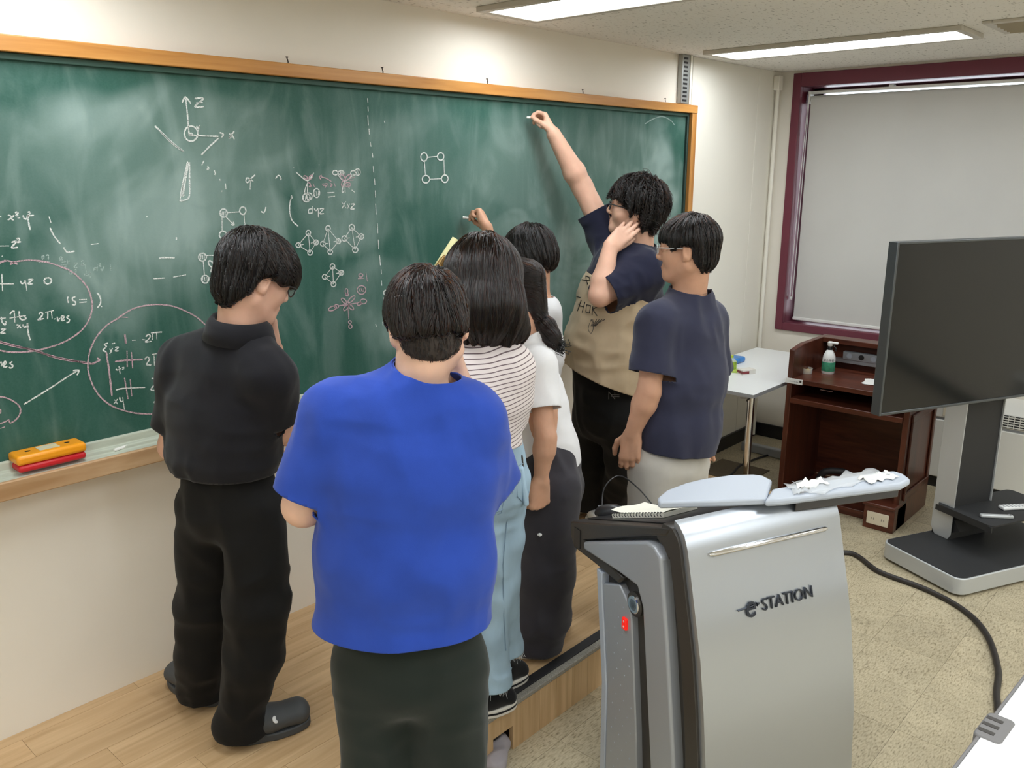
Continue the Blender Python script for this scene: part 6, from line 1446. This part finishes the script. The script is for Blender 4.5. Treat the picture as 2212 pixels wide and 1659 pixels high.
nk = neckhole(S, J, R, 0.96, 0.048, 0.012)
S.sleeve(J['SL'], J['EL'], 0.060, 0.068, 0.60, 0.035, 'l'); S.sleeve(J['SR'], J['ER'], 0.060, 0.066, 0.6, 0.035, 'r')
S.post.append(folds(0.005, (12, 12, 4), 9.0)); S.post.append(folds(0.003, (20, 20, 8), 3.0))
hem = plane_cut(G(1165, 1042, 0.0), G(1252, 1000, 0.0))
garment('white_t_shirt', S, P4, b4, M_wtee, cuts=[(('l',), J['SL'] + (J['EL'] - J['SL']) * 0.60, J['EL'] - J['SL']), (('r',), J['SR'] + (J['ER'] - J['SR']) * 0.6, J['ER'] - J['SR']), (('t',), hem[0], hem[1])], fns=[nk[0]])
collar_band(P4, b4, M_wtee, nk[1] - nk[2] * 0.014, nk[2], yawdir(-8), nk[3] - 0.001, nk[3] - 0.001, 0.016)
S = SDF(); hs = nrm(J['HR'] - J['HL'])
S.ecap(G(1188, 990, 0.03), G(1188, 1050, 0.03), 0.135, 0.100, 0.145, 0.112, hs, 0.05, 'p')
legs(S, [(G(1186, 1050, -0.04), 0.100), (G(1176, 1230, -0.02), 0.100), (G(1170, 1330, -0.01), 0.094), (J['AL'] + V3(0.02, 0.0, -0.03), 0.086)], 'l')
legs(S, [(G(1194, 1045, 0.11), 0.100), (G(1180, 1230, 0.14), 0.095), (G(1176, 1320, 0.16), 0.090), (J['AR'] + V3(0, 0, -0.03), 0.082)], 'r')
S.post.append(folds(0.008, (12, 12, 3), 10.0, 0.5, (9, 9, 14)))
M_char = cloth_mat('charcoal_twill', srgb(58, 56, 62), 0.25)
tr4, _, _ = garment('wide_trousers', S, P4, b4, M_char, cuts=[(None, V3(0, 0, 0.205), V3(0, 0, -1))])
lg_ = G(1166, 1155, -0.155)
MB().box((-0.006, -0.006, -0.004), (0.006, 0.006, 0.004)).done('small_badge', M_white, tr4, loc=lg_ - b4, bevel=0.002)
for s in 'LR': shoe(P4, b4, J['A' + s], J['T' + s], M_white, M_rubw, 'white_sneaker', w=0.044, hgt=0.085, sole=0.026, ground=PZ)
hc = J['head']; ex = SDF(); pt = [G(1150, 668, 0.06), G(1165, 690, 0.04), G(1180, 705, 0.02), G(1192, 728, 0.0), G(1200, 742, -0.01)]
ex.cap(hc + R @ V3(0, -0.09, 0.02), pt[1], 0.055, 0.026, 0.04); ex.cap(pt[1], pt[2], 0.020, 0.028, 0.01); ex.cap(pt[2], pt[3], 0.030, 0.027, 0.01); ex.cap(pt[3], pt[4], 0.027, 0.014, 0.01)
hair(P4, b4, hc, R, 0.96, M_hairb, [((0, -0.012, 0.034), (0.084, 0.104, 0.098))], hairline([(-0.13, -0.07), (-0.05, -0.07), (0.0, -0.01), (0.04, 0.01), (0.07, 0.045), (0.13, 0.055)]), (0, 0.10, 0.09), 0.25, 0.0, 5000, 0.09, 0.0010, seed=15, extra=ex, mess=0.12)
b = MB()
for k in range(70):
    p = pt[4] + RNG.normal(size=3) * 0.010; d = RT * RNG.uniform(0.2, 1.0) + V3(0, 0, -RNG.uniform(0.1, 0.9)); w_ = RNG.normal(size=3) * 0.006
    b.tube(spline([pt[2] + RNG.normal(size=3) * 0.012, p, p + d * 0.018 + w_, p + d * 0.032 - w_ + V3(0, 0, 0.006)], 3), 0.0012, 4)
st_ = b.done('ponytail_curls', M_hair, P4, b4, smooth=True); st_['kind'] = 'stuff'
tq = nrm(pt[2] - pt[1]); aq = nrm(np.cross(tq, V3(0, 0, 1))); cq = np.cross(tq, aq)
MB().tube([pt[1] + (math.cos(t) * aq + math.sin(t) * cq) * 0.021 for t in [2 * math.pi * k / 16 for k in range(17)]], 0.004, 6).done('hair_tie', M_blackp, P4, b4, smooth=True)
eyes(P4, b4, hc, R, 0.96, M_hairb)

# ------------------------------------------------------------------ 5  black bobbed hair, white T-shirt, chalk hand on the board
H = 3.50; G = lambda x, y, o=0.0: at_h(x, y, H + o)
hw5 = on_y(1052, 492, BY - 0.150)
J = dict(head=G(1144, 556, 0.02), neck=G(1158, 640, 0.0), SL=G(1108, 672, 0.08), SR=G(1178, 672, -0.04), EL=G(1092, 650, 0.24), WL=hw5, ER=G(1190, 800, 0.05), WR=G(1165, 880, 0.16),
         HL=G(1130, 890, 0.05), HR=G(1175, 890, -0.03))
for s, o in (('L', 0), ('R', 0)):
    J['K' + s] = J['H' + s] * V3(1, 1, 0) + V3(0, 0, PZ + 0.44) + yawdir(0) * 0.03; J['A' + s] = J['H' + s] * V3(1, 1, 0) + V3(0, 0, PZ + 0.085); J['T' + s] = J['A' + s] * V3(1, 1, 0) + yawdir(5) * 0.16 + V3(0, 0, PZ)
R = basis(yawdir(0, -20), roll=0); mid = 0.5 * (J['HL'] + J['HR'])
fd5 = nrm(on_y(1040, 462, BY - 0.10) - hw5)
P5, b5, tips5 = make_person('person with a black bowl haircut in a white T-shirt, writing close to the board', J, (mid[0], mid[1], PZ), M_skin2, R, 0.98, arm=0.9, neck_r=0.050, hands={'L': (fd5, nrm(V3(-0.45, 0.75, -0.35)), PINCH, ((0.8, 0.45, 0.55), (0.9, -0.1, 0.55), (0.9, -0.35, 0.3)))})
S = SDF(); sd = nrm(J['SR'] - J['SL'])
torso(S, [(G(1142, 690, 0.02), 0.115, 0.090), (G(1146, 780, 0.02), 0.125, 0.100), (G(1150, 900, 0.02), 0.125, 0.105)], sd)
for s in 'LR': S.cap(below(J['neck'], 0.062), J['S' + s], 0.052, 0.056, 0.045, 't')
S.sleeve(J['SL'], J['EL'], 0.058, 0.062, 0.7, 0.035, 'l'); S.sleeve(J['SR'], J['ER'], 0.058, 0.062, 0.75, 0.035, 'r')
S.post.append(folds(0.004, (12, 12, 4), 12.0))
garment('white_t_shirt', S, P5, b5, M_wtee, cuts=[(('l',), J['SL'] + (J['EL'] - J['SL']) * 0.7, J['EL'] - J['SL']), (('r',), J['SR'] + (J['ER'] - J['SR']) * 0.75, J['ER'] - J['SR']), (None, J['neck'] + V3(0, 0, 0.004), V3(0, 0, 1)), (('t',), G(1150, 890, 0), Dn)])
S = SDF(); S.ecap(G(1150, 870, 0.02), G(1152, 900, 0.02), 0.12, 0.1, 0.13, 0.105, sd, 0.04, 'p')
for s in 'LR': legs(S, [(J['H' + s], 0.085), (J['K' + s], 0.07), (J['A' + s] + V3(0, 0, -0.02), 0.065)], s)
S.post.append(folds(0.005, (12, 12, 5), 15.0)); garment('trousers', S, P5, b5, M_blackpant, h=0.011, cuts=[(None, V3(0, 0, PZ + 0.05), Dn)])
for s in 'LR': shoe(P5, b5, J['A' + s], J['T' + s], M_white, M_rubw, 'shoe', ground=PZ)
hair(P5, b5, J['head'], R, 0.98, M_hair, [((0, -0.012, 0.034), (0.101, 0.116, 0.104)), ((0, -0.02, -0.01), (0.096, 0.104, 0.085))], hairline([(-0.13, -0.068), (-0.03, -0.066), (0.02, -0.045), (0.05, -0.01), (0.07, 0.022), (0.13, 0.02)]), (0.02, -0.045, 0.13), 0.9, 0.25, 6000, 0.09, 0.0009, mess=0.25, rough=0.0035, seed=16)
eyes(P5, b5, J['head'], R, 0.98, M_hair)
tc5 = 0.5 * (tips5['L'][0][0] + tips5['L'][1]); d5 = nrm(V3(-0.75, 0.55, 0.12))
chalk_piece(tc5 + d5 * 0.012, d5, 0.052, 'white chalk stick held in the raised hand left of the black bowl haircut', r=0.0055)

# ------------------------------------------------------------------ 6  the tall one in a navy and beige T-shirt, arm stretched up to the board
H = 3.90; G = lambda x, y, o=0.0: at_h(x, y, H + o)
w6 = on_y(1196, 290, BY - 0.135)
J = dict(head=G(1372, 450, 0.0), neck=G(1376, 540, 0.02), SR=G(1312, 512, 0.14), SL=G(1392, 590, -0.13), ER=G(1258, 404, 0.17), WR=w6, EL=G(1296, 638, -0.22), WL=G(1318, 534, -0.16),
         HL=G(1345, 895, -0.08), HR=G(1290, 885, 0.10), KL=G(1350, 1000, -0.02), KR=G(1272, 1000, 0.16), AL=V3(3.36, 2.30, 0.27), AR=V3(3.32, 2.50, 0.27))
J['TL'] = J['AL'] * V3(1, 1, 0) + yawdir(-60) * 0.18 + V3(0, 0, PZ); J['TR'] = J['AR'] * V3(1, 1, 0) + yawdir(-80) * 0.18 + V3(0, 0, PZ)
R = basis(yawdir(-33, 11), roll=6)
fd6 = nrm(on_y(1180, 255, BY - 0.085) - w6)
fdl = nrm(G(1352, 500, -0.125) - J['WL'])
P6, b6, tips6 = make_person('person in a navy and beige T-shirt stretching an arm up to write on the board', J, (3.34, 2.40, PZ), M_skin, R, 1.04, face=1.18, arm=1.24, neck_r=0.068,
    hands={'R': (fd6, nrm(V3(-0.55, 0.5, -0.6)), PINCH, ((0.8, 0.45, 0.55), (0.9, -0.1, 0.55), (0.9, -0.35, 0.3))), 'L': (fdl, nrm(FH + RT * 0.2), ((0.10, 0.25, 0.2), (0.08, 0.22, 0.2), (0.12, 0.25, 0.2), (0.2, 0.3, 0.25)), ((0.9, 0.35, 0.3), (0.95, 0.2, 0.25), (0.95, 0.1, 0.2)))})
M_navy = cloth_mat('navy_cotton', srgb(28, 30, 50), 0.25, scale=700); M_beige = cloth_mat('beige_cotton', srgb(184, 164, 136), 0.25, scale=700)
S = SDF(); sd = nrm(V3(*(np.cross(yawdir(-42), V3(0, 0, 1)))))
torso(S, [(G(1352, 585, 0.0), 0.175, 0.150), (G(1338, 650, 0.0), 0.190, 0.175), (G(1316, 740, 0.0), 0.195, 0.190), (G(1306, 815, 0.0), 0.190, 0.180), (G(1308, 860, 0.0), 0.180, 0.170)], sd, k=0.06)
for s in 'LR': S.cap(below(J['neck'], 0.066), J['S' + s], 0.070, 0.074, 0.06, 't')
nk = neckhole(S, J, R, 1.04, 0.068, 0.012)
S.sleeve(J['SL'], J['EL'], 0.086, 0.076, 0.86, 0.045, 'l'); S.sleeve(J['SR'], J['ER'], 0.084, 0.072, 0.52, 0.05, 'r')
S.post.append(folds(0.006, (8, 8, 6), 16.0, 0.8, (7, 7, 14))); S.post.append(folds(0.0035, (18, 18, 16), 5.0))
hem = plane_cut(G(1222, 782, 0.0), G(1365, 838, 0.0))
yk = plane_cut(G(1258, 585, -0.1), G(1410, 655, -0.1))
def two_tone(V, S):
    c = (V - yk[0]) @ yk[1]; arm_ = np.minimum(S.ev(V.astype(f32), {'l'}), S.ev(V.astype(f32), {'r'})); to = S.ev(V.astype(f32), {'t'})
    return np.where(arm_ < to + 0.004, -0.05, c)
sh6, V6, T6 = garment('two_tone_t_shirt', S, P6, b6, [M_navy, M_beige], cuts=[(('l',), J['SL'] + (J['EL'] - J['SL']) * 0.86, J['EL'] - J['SL']), (('r',), J['SR'] + (J['ER'] - J['SR']) * 0.52, J['ER'] - J['SR']), (('t',), hem[0], hem[1])], split=two_tone, fns=[nk[0]])
collar_band(P6, b6, M_navy, nk[1] - nk[2] * 0.014, nk[2], yawdir(-42), nk[3] - 0.001, nk[3] - 0.001, 0.020)
bvh = BVHTree.FromPolygons([tuple(v) for v in V6], [tuple(t) for t in T6])
def cloth_strokes(name, lines, m, P, base, bv, w=0.0045):
    b = MB()
    for ln in lines:
        pts = []
        for (px, py) in ln:
            r_ = bv.ray_cast(Vector(CAM.tolist()), Vector(nrm(ray(px, py)).tolist()))
            if r_[0] is not None: pts.append(np.array(r_[0] + r_[1] * (0.0015 if r_[1].dot(Vector((-FH).tolist())) > 0 else -0.0015)))
        if len(pts) > 1: b.tube(pts, w / 2, 5)
    o = b.done(name, m, P, base); o['kind'] = 'stuff'; return o
M_ink = mat('black_print', (0.012, 0.012, 0.014), 0.7)
A = [[(1258, 595), (1262, 612)], [(1258, 604), (1266, 606)], [(1266, 597), (1270, 614)], [(1266, 596), (1273, 599), (1275, 605), (1268, 606)],
     [(1240, 640), (1244, 620), (1250, 640)], [(1242, 632), (1249, 633)], [(1238, 668), (1246, 640), (1254, 643)], [(1243, 655), (1251, 657)], [(1248, 672), (1256, 648)], [(1252, 660), (1262, 663)], [(1258, 675), (1264, 652)],
     [(1266, 674), (1268, 658), (1276, 660), (1274, 676), (1266, 674)], [(1279, 680), (1281, 662)], [(1281, 668), (1290, 663)], [(1282, 670), (1290, 682)]]
late_strokes()
cloth_strokes('shirt_lettering', A, M_ink, sh6, b6, bvh)
S = SDF(); hs = nrm(J['HR'] - J['HL'])
S.ecap(G(1308, 800, 0.02), G(1312, 890, 0.02), 0.165, 0.145, 0.175, 0.15, hs, 0.05, 'p')
legs(S, [(G(1285, 890, 0.10), 0.105), (G(1272, 1000, 0.15), 0.092), (G(1272, 1085, 0.18), 0.082), (J['AR'] + V3(0, 0, -0.02), 0.080)], 'r')
legs(S, [(G(1345, 900, -0.06), 0.108), (G(1354, 1000, -0.02), 0.095), (J['AL'] + V3(0, 0, -0.02), 0.085)], 'l')
S.post.append(folds(0.006, (10, 10, 5), 18.0, 0.8, (9, 9, 14)))
tr6, V_, T_ = garment('trousers', S, P6, b6, M_blackpant, cuts=[(None, V3(0, 0, PZ + 0.045), Dn)])
bv2 = BVHTree.FromPolygons([tuple(v) for v in V_], [tuple(t) for t in T_])
cloth_strokes('emblem', [[(1315, 862), (1315, 846)], [(1315, 846), (1328, 862)], [(1328, 862), (1328, 846)], [(1320, 852), (1338, 853)], [(1320, 856), (1338, 857)]], mat('grey_emblem', srgb(120, 120, 122), 0.6), tr6, b6, bv2, 0.003)
for s in 'LR': shoe(P6, b6, J['A' + s], J['T' + s], M_white, M_rubw, 'white_shoe', w=0.05, hgt=0.085, sole=0.026, ground=PZ)
hair(P6, b6, J['head'], R, 1.04, M_hair, [((0, -0.014, 0.036), (0.100, 0.114, 0.102)), ((0.0, 0.022, 0.054), (0.082, 0.064, 0.056)), ((0, -0.05, -0.02), (0.088, 0.068, 0.066))], hairline([(-0.14, -0.075), (-0.06, -0.075), (-0.036, -0.045), (-0.024, 0.005), (0.0, 0.012), (0.02, 0.010), (0.04, 0.028), (0.06, 0.048), (0.08, 0.056), (0.13, 0.06)]), (0.0, -0.04, 0.14), 0.2, 0.8, 6500, 0.07, 0.0012, lift=0.012, mess=0.6, seed=17, rough=0.012, tipfree=0.7)
glasses(P6, b6, J['head'], R, 1.04, M_blackp, 0.0024); eyes(P6, b6, J['head'], R, 1.04, M_hair)
wl = J['EL'] + (J['WL'] - J['EL']) * 0.42; ad = nrm(J['WL'] - J['EL']); aq = nrm(np.cross(ad, V3(0, 0, 1))); cq = np.cross(ad, aq)
MB().tube([wl + (math.cos(t) * aq + math.sin(t) * cq) * 0.0465 for t in [2 * math.pi * k / 24 for k in range(25)]], 0.0016, 6).done('wrist_band', M_blackp, P6, b6, smooth=True)
tc6 = 0.5 * (tips6['R'][0][0] + tips6['R'][1]); d6 = nrm(V3(-0.6, 0.75, 0.0))
chalk_piece(tc6 + d6 * 0.008, d6, 0.035, 'white chalk stub in the hand stretched to the top of the board', r=0.005)
# dark loop hanging at the elbow of the tall person: a mask strap
b = MB(); ms_ = G(1277, 690, -0.215)
for k in range(6): b.tube(spline([ms_ + RT * 0.012 * k - V3(0, 0, 0), ms_ + RT * (0.006 * k + 0.004) + V3(0, 0, -0.015), ms_ + RT * 0.004 * k + V3(0, 0, -0.03)], 3), 0.0016, 4)
b.tube(spline([ms_, ms_ + RT * -0.012 + V3(0, 0, -0.04), ms_ + V3(0, 0, -0.062), ms_ + RT * 0.010 + V3(0, 0, -0.04), ms_ + RT * 0.006], 4), 0.0013, 4)
o = b.done('cord_loop', M_blackp, P6, b6, smooth=True)

# ------------------------------------------------------------------ 7  navy T-shirt and pale trousers, standing on the tiles behind the lectern
H = 3.05; G = lambda x, y, o=0.0: at_h(x, y, H + o)
J = dict(head=G(1486, 536, 0.0), neck=G(1490, 628, 0.02), SL=G(1420, 696, -0.10), SR=G(1530, 690, 0.12), EL=G(1402, 846, -0.14), WL=G(1366, 936, -0.12), ER=G(1545, 830, 0.17), WR=G(1520, 930, 0.26),
         HL=G(1412, 1000, -0.06), HR=G(1478, 1000, 0.08))
for s in 'LR':
    J['K' + s] = J['H' + s] * V3(1, 1, 0) + V3(0, 0, 0.45); J['A' + s] = J['H' + s] * V3(1, 1, 0) + V3(0, 0, 0.09); J['T' + s] = J['A' + s] * V3(1, 1, 0) + yawdir(-10) * 0.17
mid = 0.5 * (J['HL'] + J['HR'])
R = basis(yawdir(-22, -2), roll=0)
P7, b7, tips = make_person('person in a plain navy T-shirt and pale trousers standing behind the silver lectern', J, (mid[0], mid[1], 0), M_skin2, R, 0.95, arm=1.05, neck_r=0.054, hands={'L': (V3(-0.10, 0.02, -1), nrm(FH * 0.9 + RT * 0.3), RELAX, None)})
M_navy2 = cloth_mat('faded_navy_cotton', srgb(52, 54, 74), 0.25, scale=700)
S = SDF(); sd = nrm(J['SR'] - J['SL'])
torso(S, [(G(1482, 715, 0.0), 0.165, 0.105), (G(1480, 820, 0.0), 0.170, 0.120), (G(1464, 920, 0.0), 0.172, 0.130), (G(1458, 1000, 0.0), 0.172, 0.130)], sd)
for s in 'LR': S.cap(below(J['neck'], 0.034), below(J['S' + s], 0.006), 0.056, 0.062, 0.06, 't')
nk = neckhole(S, J, R, 0.95, 0.054, -0.008)
S.sleeve(J['SL'], J['EL'], 0.066, 0.080, 0.74, 0.035, 'l'); S.sleeve(J['SR'], J['ER'], 0.066, 0.074, 0.8, 0.04, 'r')
S.post.append(folds(0.005, (10, 10, 2.6), 19.0, 0.5, (9,9,14))); S.post.append(folds(0.0035, (20, 20, 6), 6.0))
hem = plane_cut(G(1375, 950, 0.0), G(1525, 972, 0.0))
garment('navy_t_shirt', S, P7, b7, M_navy2, cuts=[(('l',), J['SL'] + (J['EL'] - J['SL']) * 0.74, J['EL'] - J['SL'] + V3(-0.03, 0, 0)), (('r',), J['SR'] + (J['ER'] - J['SR']) * 0.8, J['ER'] - J['SR']), (('t',), hem[0], hem[1])], fns=[nk[0]])
collar_band(P7, b7, M_navy2, nk[1] - nk[2] * 0.014, nk[2], yawdir(-10), nk[3] - 0.001, nk[3] - 0.001, 0.018)
M_pale = cloth_mat('pale_grey_cotton', srgb(196, 192, 184), 0.25, scale=700)
S = SDF(); S.ecap(G(1452, 930, 0.0), G(1446, 1000, 0.0), 0.145, 0.11, 0.150, 0.12, sd, 0.04, 'p')
for s in 'LR': legs(S, [(J['H' + s], 0.096), (J['K' + s], 0.088), (J['A' + s] + V3(0, 0, -0.02), 0.080)], s)
S.post.append(folds(0.006, (11, 11, 4), 20.0)); garment('trousers', S, P7, b7, M_pale, h=0.010, cuts=[(None, V3(0, 0, 0.05), Dn)])
for s in 'LR': shoe(P7, b7, J['A' + s], J['T' + s], M_white, M_rubw, 'shoe', ground=0.0)
hair(P7, b7, J['head'], R, 0.93, M_hair, [((0, -0.014, 0.034), (0.089, 0.108, 0.096)), ((0, 0.032, 0.040), (0.083, 0.070, 0.060)), ((0, -0.048, -0.03), (0.076, 0.062, 0.062))], hairline([(-0.13, -0.082), (-0.06, -0.086), (-0.036, -0.05), (-0.026, 0.014), (0.0, 0.024), (0.02, 0.016), (0.05, 0.0), (0.07, 0.03), (0.13, 0.03)]), (0.0, -0.05, 0.13), 0.5, 0.3, 6500, 0.08, 0.0009, mess=0.25, rough=0.0035, seed=18)
glasses(P7, b7, J['head'], R, 0.95, M_alum, 0.0018); eyes(P7, b7, J['head'], R, 0.95, M_hair)

# ================================================================== small things near the people
M_yel = mat('cream_paper', srgb(238, 232, 178), 0.8)
ra, rb_ = at_h(946, 579, 2.645), at_h(986, 517, 2.665)
d = nrm(rb_ - ra); aq = nrm(np.cross(d, V3(0, 0, 1))); cq = np.cross(d, aq); V, F = [], []
n = 44
for e in (0, 1):
    for k in range(n):
        t = 2 * math.pi * 1.7 * k / (n - 1); r_ = 0.0155 - 0.0030 * k / (n - 1); V.append((rb_ - ra) * e + (math.cos(t) * aq + math.sin(t) * cq) * r_)
for k in range(n - 1): F.append((k, k + 1, n + k + 1, n + k))
o = link('paper_roll', fastmesh('paper_roll', V, F), None, ra, [M_yel], True); so = o.modifiers.new('solid', 'SOLIDIFY'); so.thickness = 0.0006
tag(o, 'rolled pale yellow paper sticking up beside the long dark hair', 'paper roll')
php = G  # phone in the back pocket of the jeans
H3 = 2.42; pp_ = at_h(1127, 990, H3 + 0.0)
ph = empty('phone', pp_, 'dark phone sticking out of the back pocket of the pale jeans', 'phone')
ph.rotation_euler = (0, math.radians(-6), math.radians(-48))
MB().box((-0.0045, -0.034, -0.09), (0.0045, 0.034, 0.022)).done('case', M_blackp, ph, bevel=0.003)
MB().lathe([(0.007, 0), (0.007, 0.002)], (0.0035, -0.02, 0.006), 14, ax=0).done('camera_lens', M_chrome, ph)
MB().lathe([(0.007, 0), (0.007, 0.002)], (0.0035, -0.02, -0.010), 14, ax=0).done('camera_lens', M_chrome, ph)
pkc = at_h(1131, 1040, H3 + 0.0)
pk = MB().box((-0.008, -0.05, -0.062), (0.008, 0.05, 0.062)).done('back_pocket', M_denim, jz, loc=pkc - b3, bevel=0.006); pk.rotation_euler = (0, math.radians(-8), math.radians(-48))
# grey cloth lump lying at the gap under the platform
S = SDF(); gc = on_z(1082, 1640, 0.0)
S.ecap(gc + V3(-0.06, -0.02, 0.02), gc + V3(0.03, 0.03, 0.03), 0.04, 0.026, 0.032, 0.03, (1, -1, 0), 0.03); S.post.append(folds(0.006, (25, 25, 25), 30.0))
v, f = S.mesh(0.005); v[:, 2] = np.maximum(v[:, 2], 0.001)
o = link('grey_cloth', fastmesh('grey_cloth', v - V3(gc[0], gc[1], 0), f), None, (gc[0], gc[1], 0), [cloth_mat('grey_felt', srgb(160, 154, 158), 0.3)], True); tag(o, 'crumpled grey cloth on the tiles at the gap in the platform', 'cloth')
